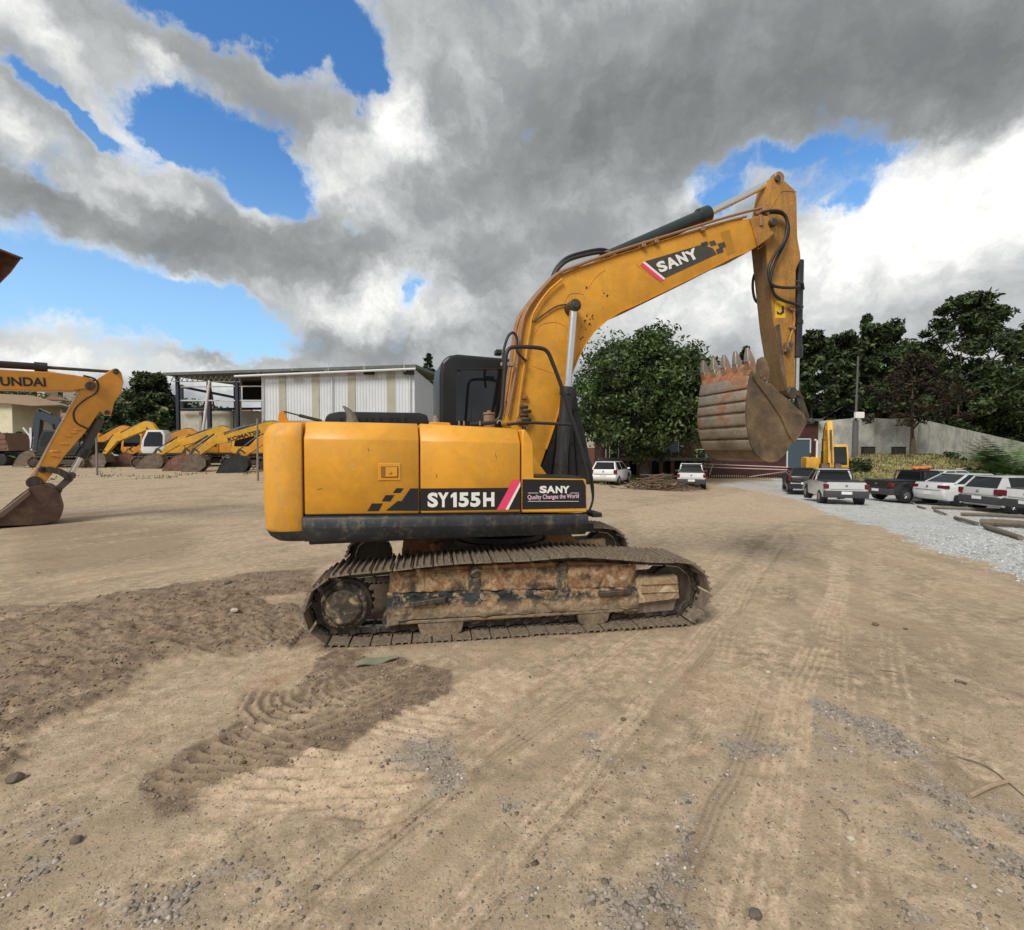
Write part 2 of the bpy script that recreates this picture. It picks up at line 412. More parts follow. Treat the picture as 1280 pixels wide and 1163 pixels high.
    # carrier rollers with their brackets
    for px in (593, 702):
        a = fx(px, 716); m = MB()
        m.cyl((a[0], yi, .615), (a[0], yf, .615), .062, n=20, bev=.008); m.cyl((a[0], yf, .615), (a[0], yf + side * .012, .615), .04, n=16)
        q = fx(px, 738); m.prism([(a[0] - .07, q[1] - .03), (a[0] - .05, .60), (a[0] + .05, .60), (a[0] + .07, q[1] - .03)], min(yc + side * .16, yf), max(yc + side * .16, yf), .015)
        m.build('carrier_roller', HUBM, fr, TX)
    # lower rollers
    for k in range(7):
        s = -1.22 + k * .40; m = MB()
        m.cyl((s, yc - .15, .175), (s, yc + .15, .175), .082, n=20, bev=.01); m.cyl((s, yc - .175, .185), (s, yc + .175, .185), .05, n=16, bev=.008)
        m.build('track_roller', HUBM, fr, TX)
    # track guards
    for (x0, x1, yt, yb) in ((520, 581, 778, 794), (719, 763, 764, 780)):
        a, b = fx(x0, yt), fx(x1, yb); ys = yc + side * .19; m = MB(); w = b[0] - a[0]
        m.prism([(a[0], a[1] + .02), (a[0] + .05, b[1] + .02), (a[0] + .3 * w, b[1]), (b[0] - .25 * w, b[1]), (b[0] - .03, b[1] + .04), (b[0], a[1] + .02)], min(ys, yc), max(ys, yc), .02, 2)
        m.build('track_guard', MUDL, fr, TX)
    # sprocket with teeth and oily final-drive hub, idler wheel
    s0, s1, z0 = -1.645, 1.655, .345
    m = MB(); n = 21; pr = []
    for i in range(n):
        for da, rr in ((-.32, .225), (-.14, .262), (.14, .262), (.32, .225)):
            a = 2 * math.pi * (i + da) / n; pr.append((s0 + rr * math.cos(a), z0 + rr * math.sin(a)))
    m.prism(pr, yc - .03, yc + .03, .004)
    m.cyl((s0, yc - .06, z0), (s0, yc + side * .12, z0), .25, n=40, bev=.008)
    m.build('sprocket', DSTEEL, fr, TX)
    m = MB(); m.cyl((s0, yc + side * .10, z0), (s0, yc + side * .17, z0), .222, .212, n=40, bev=.01)
    m.cyl((s0, yc + side * .17, z0), (s0, yc + side * .215, z0), .168, .158, n=36, bev=.012)
    for k in range(20):
        a = 2 * math.pi * k / 20; c = (s0 + .192 * math.cos(a), yc + side * .168, z0 + .192 * math.sin(a)); m.cyl(c, (c[0], c[1] + side * .016, c[2]), .011, n=6)
    for k in range(12):
        a = 2 * math.pi * k / 12; c = (s0 + .135 * math.cos(a), yc + side * .212, z0 + .135 * math.sin(a)); m.cyl(c, (c[0], c[1] + side * .010, c[2]), .008, n=6)
    m.build('drive_hub', HUBM, fr, TX)
    m = MB()
    for (r0, r1, ya, yb) in ((.262, .262, -.022, .022), (.232, .232, -.09, -.02), (.232, .232, .02, .09)):
        m.cyl((s1, yc + ya, z0), (s1, yc + yb, z0), r0, r1, n=44, bev=.008)
    m.cyl((s1, yc - .13, z0), (s1, yc + .13, z0), .09, n=24, bev=.01)
    m.build('idler_wheel', DSTEEL, fr, TX)

# ---- centre of the undercarriage
m = MB()
m.prism([(-.75, .34), (-.85, .44), (-.72, .60), (.72, .60), (.85, .44), (.75, .34)], -.55, .55, .03)
for sx in (-1, 1):
    for sy in (-1, 1):
        m.box((sx * .62, sy * .72, .42), (.30, .55, .20), Matrix.Rotation(sx * sy * -.5, 3, 'Z'), .02)
m.build('car_body', MUDR, ex, TX)
m = MB(); m.cyl((0, 0, .58), (0, 0, .80), .52, n=48, bev=.01); m.cyl((0, 0, .66), (0, 0, .73), .56, n=48, bev=.008)
m.build('slewing_ring', DSTEEL, ex)

# ---- upper structure
YS = -1.12
def bent(name, l, r, mat, parent, yt, ybend, yb, yback=-.62, lean=.11):
    """panel with a chamfered top band; l, r columns, yt/ybend/yb rows at the left and right end"""
    m = MB(); rings = []
    for k, px in ((0, l), (1, r)):
        b = PU(px, yb[k], YS); c = PU(px, ybend[k], YS); t = PU(px, yt[k], YS + lean); x = c[0]
        rings.append([Vector((x, YS, b[1])), Vector((x, YS, c[1])), Vector((x, YS + lean, t[1])), Vector((x, YS + lean + .05, t[1] + .012)), Vector((x, yback, t[1] + .012)), Vector((x, yback, b[1]))])
    m.loft(rings, bev=.012)
    return m.build(name, mat, parent, None, 50)
core = MB(); a = PU(380, 640, -1.09); b = PU(650, 535, -1.0)
core.box(((a[0] + b[0]) / 2, -.53, 1.52), (b[0] - a[0] - .02, .86, .86)); core.box(((a[0] + b[0]) / 2, -1.03, 1.40), (b[0] - a[0] - .02, .12, .70))
core.build('engine_bay', BLK, ex)
d1 = bent('engine_door', 379.5, 523.5, YEL, ex, (528, 531), (548, 550.5), (644, 642))
d2 = bent('pump_door', 525.5, 650.5, YEL, ex, (531, 537), (551, 553.5), (642, 640.5))
# counterweight, rounded in plan
def cw_ring(z, ins, xj):
    pts = []; hw = 1.13 - ins; xr = -2.43 + ins; rad = .17
    for sy, angs in ((-1, np.linspace(270, 180, 9)), (1, np.linspace(180, 90, 9))):
        cy = sy * (hw - rad)
        for a in angs: pts.append(Vector((xr + rad + .04 + (rad + .04) * math.cos(R(a)), cy + rad * math.sin(R(a)), z)))
    pts = [Vector((xj, -hw, z))] + pts + [Vector((xj, hw, z))]
    return pts
xj = PU(377.5, 600, YS)[0]
m = MB(); zb = PU(378, 679, YS)[1]; zt = PU(378, 528, YS)[1]
m.loft([cw_ring(z, i, xj) for z, i in ((zb, .10), (zb + .05, .045), (zb + .13, .012), (1.30, .0), (zt - .13, .0), (zt - .09, .012), (zt - .03, .04), (zt, .085))], bev=.008)
cw = m.build('counterweight', YELC, ex, None, 50)
m = MB(); m.loft([cw_ring(z, i - .004, xj - .001) for z, i in ((zb + .005, .094), (zb + .05, .045), (zb + .105, .020))], cap=False)
m.build('scraped_edge', SKIRT, cw, None, 50)
m = MB(); m.box((-2.425, -.78, 1.72), (.012, .18, .10), None, .004); m.box((-2.425, .78, 1.72), (.012, .18, .10), None, .004); m.build('reflector', plain('red_reflector', (.5, .03, .03), .3), cw)
# fender and front box in front of the pump door
m = MB(); pr = [PU(652.5, 641, YS), PU(652.5, 553.5, YS), PU(653, 537, YS), PU(657, 537, YS), PU(667, 553, YS), PU(667.5, 598, YS), PU(733, 599, YS), PU(734, 641, YS)]
m.prism(pr, YS, -.62, .012)
fb = m.build('front_box', YEL, ex, None, 40)
m = MB(); a = PU(669, 596.5, YS); b = PU(730, 597.5, YS); m.prism([(a[0], a[1] - .015), (a[0], a[1] + .012), (b[0], b[1] + .012), (b[0], b[1] - .015)], -1.09, -.66, .004)
m.build('tread_plate', BLK, fb)
# black skirt under the doors
m = MB(); rings = []
for px, yt, ym, yb in ((378.5, 646, 661, 677.5), (734.5, 643, 655, 668)):
    t = PU(px, yt, YS); q = PU(px, ym, YS - .03); b = PU(px, yb, YS + .05); x = t[0]
    rings.append([Vector((x, YS + .01, t[1])), Vector((x, YS - .03, t[1] - .012)), Vector((x, YS - .03, q[1])), Vector((x, YS + .05, b[1])), Vector((x, YS + .12, b[1])), Vector((x, YS + .12, t[1]))])
m.loft(rings, bev=.006); m.build('side_skirt', SKIRT, ex, None, 40)
m = MB(); x0 = xj; x1 = PU(733, 650, YS)[0]
m.box(((x0 + x1) / 2, .02, .985), (x1 - x0 - .06, 2.02, .13), None, .01)
m.box((-.3, 0, .89), (2.6, 1.1, .10), None, .01)
m.build('deck_frame', BLK, ex)
m = MB(); m.box(((x0 - .72) / 2 - .02, .26, 1.50), (-.74 - x0 + .01, 1.68, .92), None, .02)
m.build('engine_cover', YEL, ex)
# door latch, recess shade put into a darker paint, with a key plate
la = P3(487, 590, YS); m = MB()
m.box(la + Vector((0, -.004, 0)), (.205, .012, .16), None, .005); lt = m.build('latch', YEL, d1)
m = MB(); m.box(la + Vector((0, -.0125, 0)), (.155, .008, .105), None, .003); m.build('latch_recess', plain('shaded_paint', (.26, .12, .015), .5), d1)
m = MB(); m.box(la + Vector((.018, -.018, -.002)), (.105, .012, .088), None, .004); m.cyl(la + Vector((.0, -.022, 0)), la + Vector((.0, -.034, 0)), .015, n=14)
m.build('latch_handle', YEL, d1)
# black decal band, checker flashes, model number, pink and white slash
YD = YS - .0035
SCR = plain('brown_scratch', (.30, .16, .06), .7); SCR2 = plain('pale_scratch', (.62, .42, .20), .6)
def decal(name, pts, mat, parent, dy=0, yp=None):
    m = MB(); y = (YD if yp is None else yp) - dy
    m.prism([PU(a, b, y) for a, b in pts], y, y + .003)
    return m.build(name, mat, parent, None, 0)
decal('decal_band', [(482.5, 638.6), (497, 626.7), (502, 626.7), (513, 610.8), (523.3, 610.9), (523.3, 638.8)], DECAL, d1)
decal('decal_band', [(525.8, 610.9), (650.3, 610.0), (650.3, 637.0), (525.8, 638.8)], DECAL, d2)
decal('decal_check', [(459, 639.2), (465, 629.6), (478.5, 629.6), (473.5, 639.2)], DECAL, d1)
decal('decal_check', [(477, 627), (482, 619.2), (493, 619.2), (488, 627)], DECAL, d1)
decal('decal_check', [(491, 616.5), (495.5, 610.6), (504.5, 610.6), (500.5, 616.5)], DECAL, d1)
decal('decal_band', [(653, 599.3), (729, 600.2), (732, 607), (732.5, 635.3), (653, 637)], DECAL, fb)
decal('pink_slash', [(621, 637.6), (641.5, 600.2), (650.4, 600.2), (650.4, 602), (631.5, 637.4)], PINK, d2, .0035)
decal('white_slash', [(631.7, 637.4), (650.4, 602.4), (650.4, 608), (635.5, 637.3)], WHITE, d2, .0035)
def utext(name, s, px, py, px2, h, mat, parent, y=YD - .004, **kw):
    a = P3(px, py, y); b = P3(px2, py, y)
    ob = text(name, s, mat, parent, Matrix.Identity(4), 1, **kw)
    xs = [v.co.x for v in ob.data.vertices]; ys = [v.co.y for v in ob.data.vertices]
    w = max(xs) - min(xs); hh = max(ys) - min(ys)
    S = Matrix.Diagonal(((b.x - a.x) / w, h / hh, 1, 1)) @ Matrix.Translation((-min(xs), -min(ys), 0))
    ob.data.transform(textframe(a, (1, 0, 0), (0, 0, 1)) @ S); return ob
hpx = P3(540, 616.5, YD).z - P3(540, 635, YD).z
for ch, xa, xb in (('S', 534.5, 547.5), ('Y', 547.3, 561), ('1', 563.5, 571), ('5', 573.5, 586), ('5', 588, 600.5), ('H', 604, 618)):
    if ch == '1':
        a_ = P3(xa, 634.3, YD - .004); b_ = P3(xb, 634.3, YD - .004); m = MB(); w_ = b_.x - a_.x; h_ = hpx; y_ = YD - .004
        m.prism([(a_.x + w_ * .42, a_.z), (a_.x + w_, a_.z), (a_.x + w_, a_.z + h_), (a_.x + w_ * .5, a_.z + h_), (a_.x, a_.z + h_ * .82), (a_.x, a_.z + h_ * .62), (a_.x + w_ * .42, a_.z + h_ * .72)], y_ - .001, y_ + .001)
        m.build('number_digit', WHITE, d2, None, 0); continue
    utext('number_letter' if not ch.isdigit() else 'number_digit', ch, xa, 634.6 - (xa - 534) * .012, xb, hpx, WHITE, d2, off=.045, thick=.001)
h2 = P3(690, 608, YD).z - P3(690, 617, YD).z
for ch, xa, xb in (('S', 674.5, 683.5), ('A', 683, 694), ('N', 694.5, 703), ('Y', 702.5, 712)):
    utext('logo_letter', ch, xa, 616.8, xb, h2, WHITE, fb, off=.045, thick=.001)
utext('slogan', 'Quality Changes the World', 659.5, 626.3, 723.5, P3(690, 619.5, YD).z - P3(690, 626.8, YD).z, plain('pale_pink_vinyl', (.75, .5, .62), .4), fb, off=.012, thick=.001)
for xa, xb, yy in ((660, 673, 616.5), (713, 723.5, 616.5), (660, 723.5, 626.9)):
    decal('logo_rule', [(xa, yy + .25), (xa, yy - .25), (xb, yy - .25), (xb, yy + .25)], WHITE, fb, .003)
for k, (px, py, w_, h_) in enumerate(((437, 583, 9, 3), (619, 566, 2, 9), (545, 598, 1.5, 6), (628, 545, 8, 1), (396, 612, 8, 1.2), (460, 560, 1.2, 5), (585, 560, 5, .9))):
    dd = d1 if px < 524 else d2; m = MB(); c_ = P3(px, py, YD + .002); q_ = P3(px + w_, py + h_ * (1 if k % 2 else -1), YD + .002); t_ = (q_ - c_); L__ = max(.01, t_.length); n_ = Vector((-t_.z, 0, t_.x)).normalized() * .006
    m.poly([c_ - n_ * .3, c_ + t_ * .4 - n_, q_, c_ + t_ * .6 + n_, c_ + n_ * .2], [(0, 1, 2, 3, 4)]); m.build('scratch', SCR if k % 3 else SCR2, dd, None, 0)
# ---- things on the hood
m = MB(); prs = []
yv = -.52; q = [PU(405, 531, yv), PU(407, 521, yv), PU(411, 517, yv), (PU(424, 514.5, yv)), PU(525, 516, yv), PU(534, 519, yv), PU(537, 531, yv)]
m.prism(q, yv, .45, .02, 2); hood = m.build('engine_hood', worn('hood_plastic', (.020, .022, .026), (.12, .11, .1), .2, .35, scale=6, spec=.4), ex)
m = MB()
for px in (427, 448, 458, 466, 476, 489, 497, 507): m.prism([PU(px - 2, 528, yv), PU(px - 2, 522.5, yv), PU(px + 2, 522.5, yv), PU(px + 2, 528, yv)], yv - .003, yv + .02, .002)
m.build('hood_vent', plain('vent_dark', (.004, .004, .004), .8), hood)
m = MB(); y = -.75      # exhaust with an obliquely cut horn-shaped mouth
pth = [P3(441, 531, y), P3(439, 521, y), P3(434, 513, y), P3(428.5, 507.5, y)]
m.tube([v for v in pth], [.07, .062, .045, .004], 14, 5)
m.build('exhaust', worn('dusty_exhaust', (.13, .125, .11), (.3, .27, .2), .5, .7, .3, scale=8), ex)
m = MB(); y = -.3
m.prism([PU(347, 530, y), PU(348, 517, y), PU(352, 512.5, y), (PU(356, 514, y)), PU(360, 527, y), PU(400, 527.5, y), PU(404, 531, y)], y, y + .03, .004)
m.build('hood_bracket', ORG, ex)
m = MB(); m.tube([P3(355, 514.5, y), P3(376, 520, y)], .008, 8); m.build('gas_strut_rod', DSTEEL, ex)
m = MB(); m.tube([P3(374, 519.5, y), P3(402, 526.5, y)], .017, 10); m.build('gas_strut', BLK, ex)
m = MB(); m.prism([PU(536, 533, -.8), PU(538, 527.5, -.8), PU(562, 528.5, -.8), PU(564, 533, -.8)], -.8, -.6, .005); m.build('filler_mount', YEL, ex)
m = MB(); p = P3(544.5, 529, -.72); m.cyl(p, p + Vector((0, 0, .045)), .035, n=16, bev=.004); m.cyl(p + Vector((0, 0, .045)), p + Vector((0, 0, .075)), .022, n=12, bev=.004); m.build('filler_cap', TEETH, ex)
m = MB(); p = P3(611.5, 530, -.72); m.cyl(p - Vector((0, 0, .05)), p + Vector((0, 0, .095)), .06, n=24, bev=.006); m.cyl(p + Vector((0, 0, .095)), p + Vector((0, 0, .118)), .066, n=24, bev=.006); m.cyl(p + Vector((0, 0, .115)), p + Vector((0, 0, .14)), .025, n=12, bev=.003)
m.build('fuel_tank_cap', worn('brown_cap', (.24, .13, .08), (.35, .25, .17), .5, .6, scale=10), ex)
m = MB()
for px in (574, 580, 600): p = P3(px, 532, -.95); m.cyl(p, p + Vector((0, 0, .045)), .008, n=8)
p = P3(624.5, 531, -.95); rg = [p + Vector((.024 * math.cos(t), 0, .012 + .03 * math.sin(t))) for t in np.linspace(0, math.pi, 9)]
m.tube(rg, .008, 6); m.build('lifting_hook', TEETH, ex)

# ---- cab on the far side
y0, y1 = .26, 1.16
m = MB(); q = [PU(550, 540, y0), PU(549.5, 470, y0), PU(552, 452, y0), PU(560, 444.5, y0), PU(572, 442.5, y0), PU(650, 449, y0), PU(668, 470, y0), PU(690, 560, y0), PU(690, 600, y0)]
q0 = q[0]; q = [(q0[0], 1.02)] + q[1:-1] + [(q[-1][0], 1.02)]
m.prism(q, y0, y1, .05, 3); cab = m.build('cab', CABM, ex, None, 40)
m = MB(); q = [PU(570, 528, y0), PU(571, 470, y0), PU(578, 461, y0), PU(640, 462, y0), PU(652, 475, y0), PU(668, 528, y0)]
m.prism(q, y0 - .006, y0 + .02, .004); m.build('cab_window', GLASS, cab)
m = MB(); m.tube([P3(588, 528, y0 - .01), P3(589, 500, y0 - .01)], .008); m.tube([P3(571, 462, y0 - .01), P3(645, 461, y0 - .01)], .008, 6); m.build('window_bar', BLK2, cab)
m = MB(); p = P3(623, 443, .5); m.box(p + Vector((0, 0, .02)), (.10, .12, .07), None, .015); m.build('work_light', BLK, cab)

# ---- boom
YB = -.21
boom_px = [(664, 592), (650, 560), (636, 528), (641, 500), (648, 455), (652, 420), (657, 398), (667, 380), (683, 360), (700, 345), (722, 336), (742, 330), (765, 322), (845, 296.5), (905, 278.5), (945, 272), (958, 271.5), (968, 278), (969, 290), (962, 299), (936, 315), (915, 323), (880, 341), (838, 361.5), (800, 380), (775, 391), (757, 402.5), (742, 416), (731, 432), (722, 450), (712, 475), (703, 500), (694, 530), (683, 562), (675, 585)]
bp = [PU(a, b, YB) for a, b in boom_px]
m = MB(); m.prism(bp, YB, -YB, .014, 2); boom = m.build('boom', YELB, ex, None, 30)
def inset_poly(pts, d):
    out = []; n = len(pts)
    for i in range(n):
        a = Vector(pts[i - 1]); b = Vector(pts[i]); c = Vector(pts[(i + 1) % n])
        t = (c - a).normalized(); out.append(b + Vector((-t.y, t.x)) * d)
    return out
# flanges running along the top and bottom edge
def strip(px, w, y0, y1, sgn):
    pts = [Vector(PU(a, b, YB)) for a, b in px]; r = []
    for i, p in enumerate(pts):
        t = (pts[min(i + 1, len(pts) - 1)] - pts[max(i - 1, 0)]).normalized(); nrm = Vector((-t.y, t.x)) * sgn
        r.append([Vector((p.x, y0, p.y)), Vector((p.x, y1, p.y)), Vector((p.x + nrm.x * w, y1, p.y + nrm.y * w)), Vector((p.x + nrm.x * w, y0, p.y + nrm.y * w))])
    return r
m = MB(); m.loft(strip(boom_px[20:34], .014, YB - .025, -YB + .025, -1)); m.loft(strip(boom_px[3:15], .012, YB - .02, -YB + .02, 1)); m.build('boom_flange', YELB, boom, None, 40)
# weld seams
m = MB()
def seam(px, r=.004, y=YB - .001, sm=5): m.tube([P3(a, b, y) for a, b in px], r, 6, sm)
seam([(667, 420), (675, 407), (690, 403), (705, 407), (713, 420)]); seam([(703, 383), (712, 368), (728, 368), (730, 375)])
seam([(734, 362), (744, 347), (757, 337)]); seam([(795, 331), (830, 356)]); seam([(663, 457), (703, 470)], sm=1); seam([(941, 273), (948, 312), (962, 300)], sm=1)
m.build('weld_seam', YELB, boom)
m = MB(); q = [PU(a, b, YB) for a, b in ((936, 274), (958, 271), (968, 279), (969, 290), (961, 298), (946, 309))]
m.prism(q, YB - .03, YB + .02, .008); m.prism(q, -YB - .02, -YB + .03, .008); m.build('boom_nose_plate', YELS, boom)
m = MB(); p = P3(962, 281, YB); m.cyl((p.x, YB - .09, p.z), (p.x, -YB + .09, p.z), .055, n=20, bev=.01); m.build('boom_nose_pin', DSTEEL, boom)
m = MB(); p = P3(718.5, 382, YB - .16); m.cyl((p.x, YB - .19, p.z), (p.x, -YB + .19, p.z), .075, n=24, bev=.012); m.cyl((p.x, YB - .21, p.z), (p.x, YB - .18, p.z), .045, n=16, bev=.008)
m.build('cylinder_pin', DSTEEL, boom)
m = MB()
for k in range(0):
    rx = 738 + rng.normal(0, 8); ry = 408 + rng.normal(0, 14)
    p = P3(min(rx, 752 - (ry - 395) * .5), ry, YB); m.blob(p, .005 + .012 * rng.random() ** 2, (1, .12, 1), 1, .3, k)
m.bm.free(); GRM = blotch('grease', [(.3, (.03, .018, .01)), (.6, (.10, .05, .02))], 30, .5)
rn2 = random.Random(8)
for k in range(30):
    if k < 26: ry = 392 + rn2.random() * 34; rx = 733 + rn2.gauss(0, 4.5) + (408 - ry) * .25; sz = .004 + .011 * rn2.random() ** 2
    else: rx, ry = ((733, 360), (759, 370), (755, 367), (666, 402))[k - 26]; sz = .015
    m = MB(); m.blob(P3(rx, ry, YB), sz, (1, .10, 1.2), 1, .35, k); m.build('grease_spot', GRM, boom)
# decal on the boom
bo = YB - .0035
decal('boom_decal', [(806, 327), (882, 304.5), (884, 308), (891, 310.5), (896, 318), (831, 348)], GDECAL, boom, 0, bo)
decal('boom_check', [(886, 302.5), (893, 300.5), (896, 306), (889, 308)], GDECAL, boom, 0, bo)
decal('boom_check', [(897, 305), (905, 302.5), (908, 309), (900, 311)], GDECAL, boom, 0, bo)
decal('boom_check', [(895, 312), (903, 309), (905, 315), (897, 318)], GDECAL, boom, 0, bo)
decal('boom_check', [(876, 304), (884, 301.5), (886, 306), (878, 309)], GDECAL, boom, 0, bo)
decal('boom_patch', [(901, 291), (912, 287), (919, 315), (909, 319)], plain('fresh_paint', (.42, .20, .015), .4), boom, 0, bo)
decal('pink_slash', [(800.5, 331.5), (803.5, 328.5), (830, 350), (825.5, 352)], PINK, boom, .003, bo)
decal('white_slash', [(803.5, 328.5), (806, 327), (831.5, 348.2), (830, 350)], WHITE, boom, .003, bo)
base = [(824.2, 342.2), (833.5, 337.5), (846.5, 332), (858.5, 326)]
for ch, (ax, ay), (bx, by), tx in (('S', (825.5, 341.5), (836, 337.3), 0), ('A', (836.2, 337.2), (849.5, 331.8), 0), ('N', (850.5, 331.4), (861, 326.8), 0), ('Y', (861.5, 328.0), (875, 321.5), 0)):
    a = P3(ax, ay, bo - .004); b = P3(bx, by, bo - .004)
    ob = text('logo_letter', ch, WHITE, boom, Matrix.Identity(4), 1, off=.045, thick=.001)
    xs = [v.co.x for v in ob.data.vertices]; ys = [v.co.y for v in ob.data.vertices]
    hh = (P3(836, 323, bo) - P3(841, 337, bo)).length * .93
    S = Matrix.Diagonal(((b - a).length / (max(xs) - min(xs)), hh / (max(ys) - min(ys)), 1, 1)) @ Matrix.Translation((-min(xs), -min(ys), 0))
    ax_ = (b - a).normalized(); up = Vector((-ax_.z, 0, ax_.x)) + ax_ * -.15
    M = Matrix((ax_, up, Vector((0, -1, 0)))).transposed().to_4x4(); M.translation = a
    ob.data.transform(M @ S)
# hydraulic pipes along the back of the boom
for k, (yy, off) in enumerate(((YB - .03, 0), (YB + .04, .02), (.05, .02), (.13, .02))):
    m = MB(); px = [(634, 522), (640, 490), (647, 447), (653, 405), (662, 384), (680, 361), (697, 345), (722, 334.5), (765, 319), (842, 294.5), (905, 275), (950, 263)]
    m.tube([P3(a, b - 1.5, YB) * 1 + Vector((0, yy - YB, off)) for a, b in px], .017, 8, 5)
    m.build('hydraulic_pipe', COPPER, boom)
m = MB(); px = [(647, 522), (652, 480), (657, 447), (662, 415), (667, 392), (684, 366), (703, 349)]
m.tube([P3(a, b, YB - .04) for a, b in px], .014, 8, 5); m.build('hydraulic_pipe', YELB, boom)
m = MB(); px = [(668, 402), (676, 396), (694, 384), (706, 381), (716, 383)]
m.tube([P3(a, b, YB - .02) for a, b in px], .009, 8, 5); m.build('grease_line', DSTEEL, boom)
for (a, b) in ((803, 308.5), (819, 303.5), (877, 288.5), (655, 497), (648, 527)):
    m = MB(); p = P3(a, b, YB); m.box(p + Vector((0, .14, .0)), (.06, .38, .05), None, .008); m.box(p + Vector((0, -.03, .02)), (.03, .03, .07), None, .005); m.build('pipe_clamp', COPPER, boom)
for k in range(5):
    m = MB(); p = P3(655 + (k % 2) * 4, 509 + k * 5.2, YB - .06); m.cyl(p + Vector((-.05, 0, 0)), p + Vector((.05, 0, 0)), .022, n=6, bev=.003); m.build('pipe_fitting', DSTEEL, boom)
for k, yy in enumerate((-.12, .10)):
    m = MB(); px = [(689, 355), (695, 340), (708, 327), (728, 320), (750, 316), (760, 318)]
    m.tube([P3(a, b - k * 1.0 - (3 if k else 0), yy) for a, b in px], .022, 8, 6); m.build('boom_hose', BLK2, boom)
m = MB(); px = [(631, 470), (629, 445), (634, 423), (641, 416), (646, 423), (646, 438), (652, 446), (658, 452)]
m.tube([P3(a, b, -.30) for a, b in px], .016, 8, 6); m.build('boom_hose', BLK2, boom)
m = MB(); p = P3(634, 456, -.28); m.box(p, (.16, .05, .05), None, .01); p = P3(629, 450, -.28); m.cyl(p, p + Vector((0, 0, .12)), .018, n=8); m.build('hose_bracket', TEETH, boom)
m = MB(); q = [PU(a, b, -.10) for a, b in ((748, 331), (750, 318), (757, 313), (770, 316), (776, 328), (760, 334))]; m.prism(q, -.10, -.07, .006); m.prism(q, .07, .10, .006); m.build('cylinder_lug', COPPER, boom)

# boom cylinders (one on each side of the boom)
for yy in (-.34, .34):
    a = P3(718.5, 382, -.37); a.y = yy; b = P3(710, 487, -.37); b.y = yy; c = b + (b - a).normalized() * 1.05
    m = MB(); m.cyl(b - (b - a).normalized() * .02, c, .075, n=24, bev=.01); m.cyl(b - (b - a).normalized() * .03, b + (b - a).normalized() * .07, .088, n=24, bev=.01); cy = m.build('boom_cylinder', BLK, ex)
    m = MB(); m.cyl(a, b, .047, n=24); m.build('piston_rod', CHROME, cy)
# black guard panel ahead of the boom foot
m = MB(); q = [PU(a, b, .22) for a, b in ((668, 600), (684, 560), (700, 512), (704, 492), (718, 486), (722, 510), (731, 548), (739, 592), (739, 606))]
m.prism(q, .18, .24, .008); gp = m.build('guard_panel', BLK, ex)
m = MB()
for k, (px, x2) in enumerate(((690, 702), (700, 708), (712, 712), (722, 717))):
    m.tube([P3(px, 596, .17), P3(x2, 505 + k * 3, .17)], .01, 6)
m.tube([P3(690, 512, .17), P3(724, 512, .17)], .012, 6); m.tube([P3(684, 552, .17), P3(732, 556, .17)], .012, 6); m.build('guard_rib', BLK, gp)
# boom foot bracket
m = MB(); q = [(.05, 1.0), (.12, 1.55), (.32, 1.75), (.55, 1.45), (.85, 1.02)]
m.prism(q, -.27, -.24, .008); m.prism(q, .14, .17, .008); m.build('boom_foot_bracket', YEL, ex)
# handrail
m = MB(); px = [(588, 530.5), (606, 529.5), (619, 527), (626, 518), (629, 490), (632, 450), (634, 440), (640, 434.5), (660, 434), (678, 436), (685, 441), (690, 452), (700, 478), (712, 515), (724, 552), (733, 588), (735, 600)]
m.tube([P3(a, b, -.93) for a, b in px], .021, 10, 5); hr = m.build('handrail', BLK2, ex, None, 60)
m = MB(); m.tube([P3(634, 531, -.93), P3(646, 529.5, -.93), P3(660, 528.5, -.93), P3(714, 531, -.93)], .016, 8, 3); m.build('handrail_bar', BLK2, hr)
m = MB(); m.tube([P3(655, 533, -.9), P3(655, 541, -.9)], .02, 8); m.build('handrail_foot', BLK2, hr)
# hoses and foot pedal block at the nose
for k in range(3):
    m = MB(); px = [(731 + k * 2, 572), (737 + k, 585), (741 - k, 605), (741, 625), (736, 640)]
    m.tube([P3(a, b, -.55 + k * .1) for a, b in px], .014, 8, 5); m.build('front_hose', BLK2, ex)
m = MB(); p = P3(740, 642, -.7); m.box(p, (.12, .3, .05), None, .01); m.build('front_step', BLK, ex)

# ---- stick
YK = -.135
st_px = [(957, 300), (957, 266), (963, 234), (965, 222), (972, 218), (994, 238), (996, 256), (996, 292), (1000.5, 316), (1001, 324), (998, 330), (995, 338), (993, 486), (988, 497), (981, 490), (968, 408)]
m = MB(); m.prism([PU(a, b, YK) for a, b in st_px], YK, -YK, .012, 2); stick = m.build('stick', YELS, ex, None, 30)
m = MB(); seam([(962, 262), (972, 246), (978, 239), (995, 240)], .006, YK - .001, 3); seam([(995, 240), (996, 296)], .005, YK - .001, 1)
m.build('weld_seam', YELS, stick)
m = MB(); p = P3(971, 224, YK); m.cyl((p.x, YK - .03, p.z), (p.x, -YK + .03, p.z), .045, n=18, bev=.008); p = P3(988, 492, YK); m.cyl((p.x, YK - .05, p.z), (p.x, -YK + .05, p.z), .085, n=24, bev=.01); p = P3(998, 323, YK); m.cyl((p.x, -.11, p.z), (p.x, .11, p.z), .045, n=16)
m.build('stick_pin', DSTEEL, stick)
m = MB(); a = PU(968, 400, YK)
m.prism([PU(a_, b_, YK) for a_, b_ in ((968, 408), (974, 405), (984, 488), (981, 490))], YK - .008, YK + .01, .002); m.build('stick_edge_plate', BKT, stick)
m = MB(); q = [PU(a_, b_, YK) for a_, b_ in ((968.5, 376), (981.5, 378), (981.5, 398), (969, 398))]; m.prism(q, YK - .004, YK, 0); sn = m.build('warning_sticker', SIGNY, stick, None, 0)
